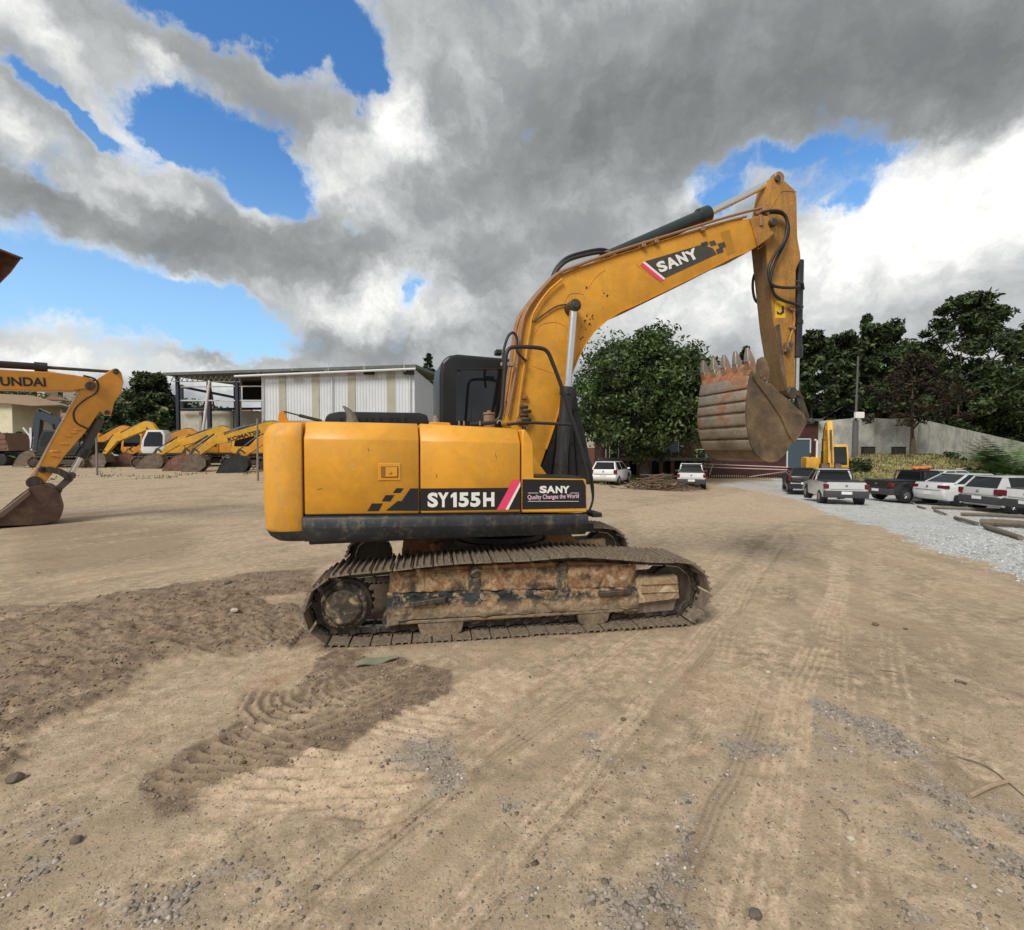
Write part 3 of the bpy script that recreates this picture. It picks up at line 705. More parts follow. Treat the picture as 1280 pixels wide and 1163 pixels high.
m = MB(); q = [PU(a_, b_, YK) for a_, b_ in ((970.5, 389), (975, 392), (979, 386), (980, 391), (976, 394), (971, 393))]; m.prism(q, YK - .006, YK - .003, 0)
q = [PU(a_, b_, YK) for a_, b_ in ((977, 383), (979.5, 383), (979.5, 390), (977, 388))]; m.prism(q, YK - .006, YK - .003, 0); m.build('sticker_symbol', BLK2, sn, None, 0)
# stick cylinder over the boom
a = P3(757, 324, 0); b = P3(884, 268, 0); c = P3(971, 224, 0); dv = (b - a).normalized()
m = MB(); m.cyl(a, b, .092, n=28, bev=.01); m.cyl(b - dv * .16, b + dv * .03, .115, .11, n=28, bev=.02); m.cyl(b - dv * .42, b - dv * .36, .088, n=24, bev=.01); m.cyl(a + dv * .12, a + dv * .2, .09, n=24, bev=.01)
sc = m.build('stick_cylinder', worn('cylinder_black', (.018, .03, .032), (.14, .14, .12), .2, .35, scale=5), ex)
m = MB(); m.cyl(b, c, .048, n=24); m.build('piston_rod', CHROME, sc)
m = MB(); m.cyl(a + Vector((0, -.1, 0)), a + Vector((0, .1, 0)), .07, n=18, bev=.01); m.cyl(c + Vector((0, -.06, 0)), c + Vector((0, .06, 0)), .08, n=18, bev=.01); m.build('cylinder_eye', COPPER, sc)
# bucket cylinder at the back of the stick
a = P3(999, 326, 0); b = P3(996, 446, 0); c = P3(995, 497, 0); dv = (b - a).normalized()
m = MB(); m.cyl(a, b, .062, n=22, bev=.008); m.cyl(b - dv * .16, b + dv * .02, .078, n=22, bev=.012); m.cyl(a + dv * .85, a + dv * .92, .072, n=20, bev=.008); bc = m.build('bucket_cylinder', BLK, ex)
m = MB(); m.cyl(b, c, .035, n=20); m.build('piston_rod', CHROME, bc)
m = MB(); m.tube([P3(995, 352, -.14), P3(1003, 354, -.1), P3(1004, 362, -.05)], .02, 8); m.tube([P3(994, 382, -.14), P3(1003, 384, -.1)], .02, 8); m.build('cylinder_port', BLK, bc)
# hoses on the stick
for px, rr, yy in (([(952, 266), (966, 263.5), (978, 266), (984, 278), (981, 300), (969, 318), (962, 332), (961, 345), (966, 357), (985, 360), (1000, 359)], .020, -.24),
                   ([(954, 268), (968, 266), (981, 270), (986, 288), (980, 306), (971, 324), (965, 340), (963, 352), (968, 368), (979, 376), (990, 379), (1000, 383)], .020, -.20),
                   ([(962, 325), (950, 333), (942.5, 345), (941, 360), (944, 375), (952, 382)], .018, .16)):
    m = MB(); m.tube([P3(a_, b_, yy) for a_, b_ in px], rr, 8, 6); m.build('stick_hose', BLK2, stick, None, 60)
m = MB(); m.tube([P3(a_, b_, -.155) for a_, b_ in ((991, 378), (993, 400), (990, 415), (987, 425), (985, 440))], .013, 8, 4); m.build('stick_pipe', YELS, stick)
for px, py in ((990, 387), (990, 410), (984, 437)):
    m = MB(); p = P3(px, py, -.15); m.box(p, (.10, .05, .05), Matrix.Rotation(.3, 3, 'Y'), .01); m.build('pipe_clamp', COPPER, stick)
m = MB(); p = P3(984, 436, -.17); m.blob(p, .05, (1, .8, 1.6), 2, .3, 5); m.blob(p + Vector((.06, 0, .07)), .035, (1, 1, 1.4), 1, .3, 6); m.build('grease_manifold', BKT, stick)
m = MB()
for px, py in ((946, 267), (950, 265), (958, 267)):
    p = P3(px, py, -.22); m.box(p, (.06, .06, .05), None, .01)
m.box(P3(952, 276, -.25), (.06, .02, .14), None, .005); m.build('hose_joint', COPPER, boom)

# ---- bucket, curled up: rounded shell towards the tracks, teeth to the sky
YK1, YK2 = -.50, .50
bw = [(939, 464), (937, 474), (935.5, 485), (934, 497), (933, 508), (933, 520), (934, 533), (936, 546), (939, 557), (945, 567), (953, 574), (962, 577.5), (971, 576.5), (978, 570), (985, 561), (990, 551)]
prof = [Vector(PU(a, b, YK1)) for a, b in bw]
mouth = [Vector(PU(a, b, YK1)) for a, b in ((990, 551), (984, 530), (968, 500), (952, 480), (943, 466))]
m = MB(); th = .022
def inn(P, d):
    out = []
    for i in range(len(P)):
        t = (P[min(i + 1, len(P) - 1)] - P[max(i - 1, 0)]).normalized(); out.append(P[i] + Vector((-t.y, t.x)) * d)
    return out
pi = inn(prof, th)
rings = [[Vector((a.x, YK1, a.y)), Vector((a.x, YK2, a.y)), Vector((b.x, YK2, b.y)), Vector((b.x, YK1, b.y))] for a, b in zip(prof, pi)]
m.loft(rings); bucket = m.build('bucket', BKT, ex, None, 40)
m = MB()
for ya, yb in ((YK1, YK1 + .025), (YK2 - .025, YK2)):
    q = [(a.x, a.y) for a in inn(prof, .004)] + [(a.x, a.y) for a in mouth[1:-1]]
    m.prism(q, ya, yb, .003)
m.build('side_plate', BKT, bucket, None, 40)
# rim strip round the side plate and wear plate towards the ears
m = MB(); rs = []
for a, b in zip(inn(prof, -.008), inn(prof, .035)): rs.append([Vector((a.x, YK1 - .008, a.y)), Vector((a.x, YK1 + .03, a.y)), Vector((b.x, YK1 + .0, b.y)), Vector((b.x, YK1 - .008, b.y))])
m.loft(rs); m.build('rim_strip', BKT, bucket, None, 50)
# wear strips welded across the shell
strip_y = [(474, 477), (487, 490.5), (499, 502.5), (514, 522), (533, 538), (547, 550), (562, 566)]
m = MB(); py = np.array([b for a, b in bw[:12]]); pxs = np.array([a for a, b in bw[:12]])
for y0_, y1_ in ((470, 485), (487.5, 500), (503, 514), (517, 531), (534.5, 547), (550, 562)):
    sec = [Vector(PU(float(np.interp(t, py, pxs)), t, YK1)) for t in np.linspace(y0_, y1_, 4)]
    o = inn(sec, -.016); i_ = inn(sec, .005)
    m.loft([[Vector((a.x, YK1 + .012, a.y)), Vector((a.x, YK2 - .012, a.y)), Vector((b.x, YK2 - .012, b.y)), Vector((b.x, YK1 + .012, b.y))] for a, b in zip(o, i_)], bev=.003)
m.build('wear_plate', blotch('shell_steel', [(.28, (.15, .12, .09)), (.42, (.27, .23, .18)), (.52, (.33, .29, .24)), (.60, (.36, .18, .10)), (.68, (.22, .19, .16))], 2.4, .5, .3, .006, .35, dist=.2, fine=.5, spec=.5), bucket, None, 50)
# muddy lip
lp = Vector(PU(939, 464, YK1)); m = MB()
q = [Vector(PU(a, b, YK1)) for a, b in ((937, 472), (939, 458), (942, 452), (946, 458), (944, 470))]
m.prism([(a.x, a.y) for a in q], YK1 + .0, YK2, .01); m.build('bucket_lip', blotch('red_mud_steel', [(.3, (.12, .07, .045)), (.42, (.24, .14, .09)), (.50, (.42, .14, .065)), (.58, (.34, .24, .16)), (.7, (.38, .15, .08))], 5, .8, .5, .01), bucket)
tb = Vector(PU(941, 456, YK1)); tt = Vector(PU(937.5, 435, YK1)); dv = tt - tb
for k in range(5):
    y = YK1 + .05 + k * .225; m = MB()
    def rg(u, wx, wy):
        c = tb + dv * u; t = dv.normalized(); nn = Vector((-t.y, t.x))
        return [Vector((c.x + nn.x * s * wx, y + q_ * wy, c.y + nn.y * s * wx)) for s, q_ in ((-1, -1), (1, -1), (1, 1), (-1, 1))]
    m.loft([rg(-.55, .035, .05), rg(-.1, .05, .052), rg(.25, .05, .048)], bev=.008); ad = m.build('tooth_adapter', bucket.children[-1].active_material, bucket)
    m = MB(); m.loft([rg(.2, .058, .045), rg(.3, .056, .044), rg(.7, .036, .036), rg(1.05, .012, .024)], bev=.008); m.build('tooth', TEETH, ad)
for ya, yb in ((YK1 - .02, YK1 + .03), (YK2 - .03, YK2 + .02)):      # side cutter with its hook
    m = MB(); q = [PU(a, b, YK1) for a, b in ((943, 470), (946, 458), (948, 449), (953, 446), (958, 452), (961, 463), (960, 474), (955, 481), (948, 478))]; m.prism(q, ya, yb, .012, 2)
    for px, py_ in ((950, 471), (955, 474)):
        p = P3(px, py_, YK1); m.cyl((p.x, ya - .012, p.z), (p.x, yb + .012, p.z), .022, n=10, bev=.004)
    m.build('side_cutter', BKT, bucket)
# ears joining bucket and stick, and the link
for ya, yb in ((YK - .11, YK - .04), (-YK + .04, -YK + .11)):
    m = MB(); q = [PU(a, b, YK - .10) for a, b in ((955, 478), (964, 480), (975, 492), (986, 500), (996, 510), (1004, 517), (1009, 528), (1002, 541), (992, 553), (984, 556), (981, 541), (972, 520), (962, 502))]
    m.prism(q, ya, yb, .012, 2); m.build('bucket_ear', BKT, bucket)
m = MB(); q = [PU(a, b, YK1 - .0) for a, b in ((940, 466), (948, 472), (968, 492), (986, 512), (1001, 519), (1006, 530), (999, 545), (991, 554), (985, 545), (975, 522), (958, 497), (942, 476))]
m.prism(q, YK1 - .022, YK1 - .0, .008); m.build('bucket_cheek', BKT, bucket)
for ya, yb in ((YK - .04, YK - .005), (-YK + .005, -YK + .04)):
    m = MB(); q = [PU(a, b, YK) for a, b in ((991, 490), (997, 488), (1002, 500), (1009, 520), (1009, 530), (1003, 532), (997, 512))]; m.prism(q, ya, yb, .01, 2); m.build('bucket_link', DSTEEL, ex)
m = MB(); p = P3(1005, 527, YK); m.cyl((p.x, -.28, p.z), (p.x, .28, p.z), .04, n=16, bev=.006); p = P3(995, 494, YK); m.cyl((p.x, -.2, p.z), (p.x, .2, p.z), .035, n=16, bev=.006); m.build('link_pin', DSTEEL, ex)

m = MB(); q = [PU(a_, b_, YK) for a_, b_ in ((957, 302), (968, 408), (981, 489))]; q2 = [(a_ - .012, b_) for a_, b_ in q]
m.loft([[Vector((a.x, -.125, a.y)), Vector((a.x, .125, a.y)), Vector((b.x, .125, b.y)), Vector((b.x, -.125, b.y))] for a, b in zip(map(Vector, q), map(Vector, q2))], bev=.003)
m.build('stick_belly', worn('grimy_belly', (.20, .12, .045), (.10, .07, .045), .7, .6, scale=3), stick)
for o in list(bpy.data.objects):
    if o.name.split('.')[0] in ('side_plate', 'boom_nose_plate', 'stick_pin', 'reflector', 'hood_vent', 'cylinder_eye', 'cylinder_port', 'lifting_hook', 'cylinder_lug', 'boom_foot_bracket', 'hose_bracket', 'link_pin', 'window_bar', 'hose_joint', 'guard_rib', 'grease_manifold', 'weld_seam'): split_loose(o)
# ================================================================ LIGHT AND SKY
EXPO = 1.10
SUN_EL, SUN_AZ = R(44), R(212)      # azimuth measured clockwise from +Y
sd = Vector((math.sin(SUN_AZ) * math.cos(SUN_EL), math.cos(SUN_AZ) * math.cos(SUN_EL), math.sin(SUN_EL)))
sl = bpy.data.lights.new('sun', 'SUN'); sl.energy = 1.5; sl.angle = R(24); sl.color = (1, .93, .84)
so = bpy.data.objects.new('sun', sl); COL.objects.link(so); so.rotation_euler = sd.to_track_quat('Z', 'Y').to_euler(); so.location = (0, -20, 40)
w = bpy.data.worlds.new('World'); scene.world = w; w.use_nodes = True; g = NT(w.node_tree)
tc = g.n('ShaderNodeTexCoord').outputs['Generated']
nrm = g.n('ShaderNodeVectorMath', operation='NORMALIZE', i0=tc).outputs[0]
sky = g.n('ShaderNodeTexSky', sky_type='NISHITA', sun_disc=False, sun_elevation=SUN_EL, sun_rotation=SUN_AZ, air_density=1.0, dust_density=.4, ozone_density=3.0)
sep = g.n('ShaderNodeSeparateXYZ', i0=nrm); zz = sep.outputs[2]
# clouds: coordinates on a flat layer overhead plus the direction itself
zc = g.math('MAXIMUM', g.math('ADD', zz, .16), .05)
pl = g.n('ShaderNodeCombineXYZ', i0=g.math('DIVIDE', sep.outputs[0], zc), i1=g.math('DIVIDE', sep.outputs[1], zc), i2=0.0).outputs[0]
wn = g.n('ShaderNodeTexNoise', Vector=nrm, Scale=4.5, Detail=5, Roughness=.58)
wv = g.n('ShaderNodeVectorMath', operation='SUBTRACT', i0=wn.outputs[1], i1=(.5, .5, .5)).outputs[0]
wsc = g.n('ShaderNodeVectorMath', operation='SCALE', i0=wv); wsc.inputs[3].default_value = .11
vv = g.n('ShaderNodeVectorMath', operation='ADD', i0=nrm, i1=wsc.outputs[0]).outputs[0]
wn2 = g.n('ShaderNodeTexNoise', Vector=nrm, Scale=15, Detail=5, Roughness=.62)
wv2 = g.n('ShaderNodeVectorMath', operation='SUBTRACT', i0=wn2.outputs[1], i1=(.5, .5, .5)).outputs[0]
ws2 = g.n('ShaderNodeVectorMath', operation='SCALE', i0=wv2); ws2.inputs[3].default_value = .085
vv = g.n('ShaderNodeVectorMath', operation='ADD', i0=vv, i1=ws2.outputs[0]).outputs[0]
def blobs(L, src):
    acc = None
    for (px, py, rx, ry, ang, wt) in L:
        d = ray(px, py).normalized(); k = 1 / ray(px, py).length / F * 1.0
        right = Vector((0, 0, 1)).cross(d).normalized() * -1; upv = right.cross(d).normalized() * -1
        if upv.z < 0: upv = -upv
        a = R(ang); e1 = right * math.cos(a) + upv * math.sin(a); e2 = -right * math.sin(a) + upv * math.cos(a)
        e3 = e1.cross(e2)
        M = Matrix((e1, e2, e3)).transposed()
        s = 1.15
        nd = g.mapping(src, (rx * k * s, ry * k * s, rx * k * s), M.to_euler(), d, 'TEXTURE')
        ln = g.n('ShaderNodeVectorMath', operation='LENGTH', i0=nd).outputs['Value']
        v = g.rng(ln, 1.45, .2, 0., wt)
        acc = v if acc is None else g.math('ADD', acc, v)
    return acc
BLUE = [(210, -10, 90, 30, 0, 1), (330, 5, 120, 42, 0, 1.1), (400, 45, 75, 48, -25, 1.1), (462, 105, 30, 28, 0, .8), (450, 20, 40, 60, 0, .6),
        (200, 150, 48, 40, -30, 1), (285, 185, 95, 42, -25, 1.2), (350, 220, 50, 32, -10, 1), (316, 256, 42, 22, -30, .9), (110, 150, 55, 15, -22, .9), (55, 118, 60, 12, -20, .8), (20, 205, 60, 12, -20, .55),
        (230, 170, 40, 30, 0, .5), (30, 330, 110, 60, -10, .75), (170, 365, 160, 34, -8, .8), (270, 405, 90, 30, -10, .9), (100, 400, 120, 30, 0, .6), (300, 440, 60, 14, 0, .5),
        (935, 215, 75, 26, 8, .75), (1040, 232, 60, 34, 0, .8), (1052, 262, 16, 18, 0, .5), (905, 250, 26, 14, 0, .5), (512, 362, 16, 16, 0, .8), (440, 285, 10, 8, 0, .4), (665, 167, 12, 10, 0, .35), (1000, 190, 60, 16, 0, .5), (1110, 192, 30, 12, 0, .4)]
LIT = [(508, 158, 34, 34, 40, .55), (480, 185, 40, 25, 30, .25), (430, 235, 60, 50, 0, .25), (60, 195, 90, 26, -25, .32), (200, 240, 60, 16, -20, .28), (95, 95, 110, 26, -35, .18), (20, 15, 60, 24, -20, .28),
       (190, 60, 26, 12, -20, .3), (1200, 260, 130, 70, 8, .38), (1120, 240, 60, 50, 0, .25), (1275, 190, 50, 25, 30, .3), (1100, 320, 120, 60, 0, .20), (880, 238, 22, 14, 0, .35), (850, 255, 20, 20, 0, .2), (470, 378, 110, 36, 0, .32), (400, 395, 60, 25, 0, .2), (490, 350, 40, 30, 0, .22),
       (870, 380, 160, 36, 10, .25), (950, 370, 80, 60, 0, .16), (165, 462, 200, 18, 0, .30), (60, 430, 120, 40, 0, .18), (550, 395, 60, 20, 0, .18), (720, 240, 50, 26, 20, .14), (300, 272, 30, 10, -25, .28), (1180, 350, 140, 50, 0, .10), (210, 355, 40, 12, 0, .35), (620, 150, 90, 60, 60, .06)]
DARK = [(960, 60, 440, 90, 0, .22), (1010, 130, 300, 60, -5, .15), (760, 150, 120, 80, 0, .10), (250, 300, 250, 36, -10, .24), (395, 310, 70, 52, -20, .20), (70, 265, 130, 26, -5, .14), (640, 270, 170, 90, 0, .05), (370, 412, 140, 26, -8, .16), (560, 350, 90, 40, 0, .10),
        (300, 100, 190, 38, -25, .08), (560, 240, 60, 60, 0, .03), (1150, 350, 120, 20, 0, .06), (700, 310, 90, 60, 0, .08), (640, 420, 120, 30, 0, .08), (1230, 60, 120, 70, 0, .05), (255, 450, 26, 12, -20, .15), (820, 310, 60, 40, 0, .06), (1180, 150, 160, 50, 5, .10)]
bl = blobs(BLUE, vv); lt = blobs(LIT, vv); dk = blobs(DARK, vv)
nz = g.n('ShaderNodeTexNoise', Vector=g.mapping(nrm, (1, 1, 1.6)), Scale=4.6, Detail=6, Roughness=.56, Distortion=.2).outputs[0]
nf = g.n('ShaderNodeTexNoise', Vector=vv, Scale=12, Detail=7, Roughness=.62, Distortion=.0).outputs[0]
cov = g.math('SUBTRACT', g.math('ADD', .98, g.math('MULTIPLY', g.math('SUBTRACT', nz, .5), 1.0)), g.math('MULTIPLY', bl, 1.0))
cov = g.math('ADD', cov, g.math('MULTIPLY', g.math('SUBTRACT', nf, .5), 1.7))
alpha = g.rng(cov, -.02, .80)
lum = g.math('ADD', .47, g.math('SUBTRACT', lt, dk))
lum = g.math('ADD', lum, g.math('MULTIPLY', g.math('SUBTRACT', nf, .5), g.math('ADD', .62, g.math('MULTIPLY', lt, 1.5))))
lum = g.math('ADD', lum, g.math('MULTIPLY', g.math('SUBTRACT', nz, .5), .60))
lum = g.math('ADD', lum, g.rng(cov, .85, .30, 0., .20))            # thin rims are brighter
ccol = g.ramp(lum, [(0.0, (.088, .093, .095)), (.2, (.124, .131, .134)), (.38, (.168, .178, .182)), (.58, (.265, .277, .28)), (.8, (.385, .39, .38)), (1.0, (.50, .495, .475))])
csc = g.n('ShaderNodeVectorMath', operation='SCALE', i0=ccol); csc.inputs[3].default_value = 1.0
skyc = g.n('ShaderNodeVectorMath', operation='MULTIPLY', i0=sky, i1=(.044, .074, .094)).outputs[0]
hz = g.rng(zz, .55, .05, 0., .8)
skm = g.mix(g.math('MULTIPLY', hz, .78), skyc, (.26, .39, .47))
fin = g.mix(alpha, skm, csc.outputs[0])
fin = g.mix(g.rng(zz, .0, -.03), fin, (.10, .09, .08))
bg = g.n('ShaderNodeBackground', Strength=1.0); g.set(bg.inputs[0], fin); g.n('ShaderNodeOutputWorld', Surface=bg.outputs[0])
scene.view_settings.view_transform = 'Standard'; scene.view_settings.look = 'None'; scene.view_settings.exposure = EXPO; scene.view_settings.gamma = 1
scene.cycles.max_bounces = 6; scene.cycles.diffuse_bounces = 3; scene.cycles.glossy_bounces = 3; scene.cycles.transmission_bounces = 4; scene.cycles.transparent_max_bounces = 6
scene.cycles.use_adaptive_sampling = True; scene.cycles.adaptive_threshold = .02
try: w.cycles.sampling_method = 'MANUAL'; w.cycles.sample_map_resolution = 512
except Exception: pass

# ================================================================ GROUND
def axis(fine0, fine1, st, lo, hi, gr):
    a = list(np.arange(fine0, fine1, st)); x = fine0; s = st; L = []
    while x > lo: s *= gr; x -= s; L.append(x)
    x = a[-1]; s = st; U = []
    while x < hi: s *= gr; x += s; U.append(x)
    return np.array(L[::-1] + a + U)
xs = axis(-4.0, 3.0, .015, -900, 900, 1.028); ys = axis(1.35, 4.9, .014, -60, 1200, 1.022)
X, Y = np.meshgrid(xs, ys)
def pathdist(px_path, X, Y, m):
    """signed side distance and running length from a ground path given as pixels"""
    P = [G(a, b) for a, b in px_path]; Q = catmull(P, 5); best = np.full(X.shape, 1e9); sd_ = np.zeros(X.shape); rl = np.zeros(X.shape); L = 0
    bx = (min(p.x for p in Q) - m, max(p.x for p in Q) + m); by = (min(p.y for p in Q) - m, max(p.y for p in Q) + m)
    msk = (X > bx[0]) & (X < bx[1]) & (Y > by[0]) & (Y < by[1]); x = X[msk]; y = Y[msk]
    b_, s_, r_ = best[msk], sd_[msk], rl[msk]
    for a, b in zip(Q, Q[1:]):
        dx, dy = b.x - a.x, b.y - a.y; l = math.hypot(dx, dy) + 1e-9; t = np.clip(((x - a.x) * dx + (y - a.y) * dy) / l / l, 0, 1)
        ex_, ey_ = x - a.x - t * dx, y - a.y - t * dy; d = np.hypot(ex_, ey_); s = np.sign(dx * ey_ - dy * ex_)
        k = d < b_; b_ = np.where(k, d, b_); s_ = np.where(k, s * d, s_); r_ = np.where(k, L + t * l, r_); L += l
    best[msk] = b_; sd_[msk] = s_; rl[msk] = r_
    best = np.where(best > 1e8, 9e9, best); return best, sd_, rl, L
def inpoly(px_poly, X, Y, soft):
    P = [G(a, b) for a, b in px_poly]; n = len(P); ins = np.zeros(X.shape, bool); dist = np.full(X.shape, 1e9)
    m = (X > min(p.x for p in P) - 1) & (X < max(p.x for p in P) + 1) & (Y > min(p.y for p in P) - 1) & (Y < max(p.y for p in P) + 1)
    x = X[m]; y = Y[m]; i_ = ins[m]; d_ = dist[m]
    for i in range(n):
        a, b = P[i], P[(i + 1) % n]; dx, dy = b.x - a.x, b.y - a.y
        c = ((a.y > y) != (b.y > y)) & (x < dx * (y - a.y) / (dy if abs(dy) > 1e-9 else 1e-9) + a.x); i_ ^= c
        t = np.clip(((x - a.x) * dx + (y - a.y) * dy) / (dx * dx + dy * dy + 1e-12), 0, 1); d_ = np.minimum(d_, np.hypot(x - a.x - t * dx, y - a.y - t * dy))
    ins[m] = i_; dist[m] = d_
    s = np.where(ins, dist, -dist)
    return sst(-soft, soft, s)
wx = (fbm(X * 1.7, Y * 1.7, 4, 5) - .5); wy = (fbm(X * 1.7 + 40, Y * 1.7, 4, 6) - .5)
Xw = X + wx * .5; Yw = Y + wy * .5
near = sst(14, 6, Y) * sst(-16, -9, X) * sst(16, 9, X)
Z = gz(X, Y) + (fbm(X * .35, Y * .35, 3, 9) - .5) * .06 * sst(1.0, 9, Y) * sst(100, 30, Y)
fine = fbm(X * 7, Y * 7, 4, 12) - .5; lump = fbm(X * 16, Y * 16, 4, 31) - .5
Z += near * (fine * .012 + lump * .005)
dark = np.zeros(X.shape); sand = np.zeros(X.shape); grav = np.zeros(X.shape); rid = np.zeros(X.shape)
# churned soil at the left
cs = inpoly([(-60, 770), (90, 752), (200, 735), (335, 715), (400, 712), (400, 742), (330, 748), (388, 765), (400, 812), (285, 815), (200, 828), (150, 860), (90, 900), (60, 945), (0, 990), (-80, 1000)], Xw, Yw, .10)
dark = np.maximum(dark, cs * .85); cl = fbm(X * 5 + Y * 2, Y * 9, 5, 44) - .45
Z += cs * (.03 + cl * .10 + lump * .05) * sst(9, 5, Y)
brk = sst(.42, .58, fbm(X * 3.5, Y * 8, 4, 45)); dark = dark * (.75 + .3 * brk)
# track prints
def treads(path, w, lam, amp, kcurve, dk, sn, skew=0, seed=0):
    global Z, dark, sand, rid
    d, s, l, L = pathdist(path, Xw * .35 + X * .65, Yw * .35 + Y * .65, w * 2)
    m = sst(w * 1.05, w * .8, d) * sst(-.02, .12, l) * sst(L + .02, L - .12, l)
    ph = (l + kcurve * s * s + skew * s) / lam + .25 * (fbm(X * 3, Y * 3, 2, seed) - .5)
    r = np.abs(np.mod(ph, 1) - .5) * 2; r = r ** 1.4
    q = .55 + .9 * (fbm(X * 3.1, Y * 3.1, 3, seed + 3))
    Z += m * (r - .4) * amp * q - m * .008
    rid = np.maximum(rid, m * r)
    if dk: dark = np.maximum(dark, m * dk * (1 - .45 * r))
    if sn: sand = np.maximum(sand, m * sn * (.55 + .45 * r))
dp = inpoly([(375, 815), (470, 812), (560, 835), (545, 870), (480, 905), (420, 925), (350, 955), (295, 985), (300, 1012), (240, 1015), (200, 985), (205, 955), (270, 915), (340, 880), (372, 850)], Xw, Yw, .06)
dpm = dp
treads([(470, 842), (425, 868), (385, 905)], .32, .072, .0, .9, .0, 0, 0, 1)
treads([(372, 905), (320, 930), (265, 965), (225, 1000)], .27, .078, .036, .8, .0, 0, .2, 2)
treads([(395, 790), (350, 795), (300, 800)], .18, .09, .06, .3, .95, 0, .9, 3)
treads([(350, 762), (315, 772)], .14, .06, .02, .3, .7, 0, .9, 3)
sp_ = inpoly([(285, 990), (340, 950), (415, 930), (520, 880), (600, 830), (680, 845), (640, 880), (560, 925), (500, 950), (440, 960), (330, 1015), (290, 1010)], Xw, Yw, .07)
sand = np.maximum(sand, sp_ * .85)
treads([(455, 935), (425, 965), (380, 1015)], .42, .085, .034, .25, 0, .9, .35, 7)
treads([(560, 880), (520, 905), (480, 930)], .25, .09, .010, .2, 0, .6, .3, 8)
cc = G(392, 862)
for (ox, oy, r0_, r1_, lam_, a0_) in ((cc.x, cc.y, .10, .52, .075, .028), (G(450, 850).x, G(450, 850).y, .12, .40, .08, .020)):
    dx_ = X - ox; dy_ = (Y - oy) * .85; rr_ = np.hypot(dx_, dy_) + wx * .16 + (fbm(X * 9, Y * 9, 3, 91) - .5) * .035; an_ = np.arctan2(dx_, -dy_)
    mk = sst(r0_, r0_ + .06, rr_) * sst(r1_, r1_ - .05, rr_) * sst(1.75, 1.2, np.abs(an_ + .15)); rr2 = np.abs(np.mod(rr_ / lam_, 1) - .5) * 2
    Z += mk * (rr2 ** 1.4 - .4) * a0_ * (.5 + fbm(X * 4, Y * 4, 3, 55)); rid = np.maximum(rid, mk * rr2); dpm = np.maximum(dpm, mk * .8)
dark = np.maximum(dark, dpm * .95 * (1 - .55 * np.clip(rid, 0, 1)))  # print relief put into the soil colour: grooves shaded darker, crests paler
Z += near * np.clip(dark, 0, 1) * (fbm(X * 30, Y * 30, 3, 61) - .5) * .011 + near * (fbm(X * 22, Y * 22, 3, 62) - .5) * .004
# tyre tracks
def tyre(path, w, amt, ribs=5, depth=.004, seed=0, dk=0):
    global Z, sand, dark
    d, s, l, L = pathdist(path, X + wx * .06, Y + wy * .06, w * 2 + .2)
    m = sst(w * 1.2, w * .7, d) * (.35 + .65 * sst(.3, .6, fbm(X * 1.2, Y * 1.2, 3, seed)))
    r = .5 + .5 * np.cos(s / w * math.pi * ribs)
    Z += m * (r - .5) * depth * sst(9, 4, Y) - m * .005
    if amt: sand = np.maximum(sand, m * amt * (.45 + .55 * r))
    if dk: dark = np.maximum(dark, m * dk * (.5 + .5 * r))
tyre([(940, 1170), (962, 1050), (985, 930), (1003, 850), (1030, 780), (1050, 700), (1040, 640)], .13, .95, 5, .012, 3)
tyre([(890, 1170), (925, 1000), (960, 850), (990, 760)], .10, 0, 5, .004, 5, .3)
tyre([(1130, 930), (1118, 850), (1108, 760), (1090, 690)], .14, .6, 4, .004, 6)
tyre([(1225, 960), (1205, 880), (1180, 790), (1150, 720)], .16, .5, 4, .004, 7)
rn_ = random.Random(4)
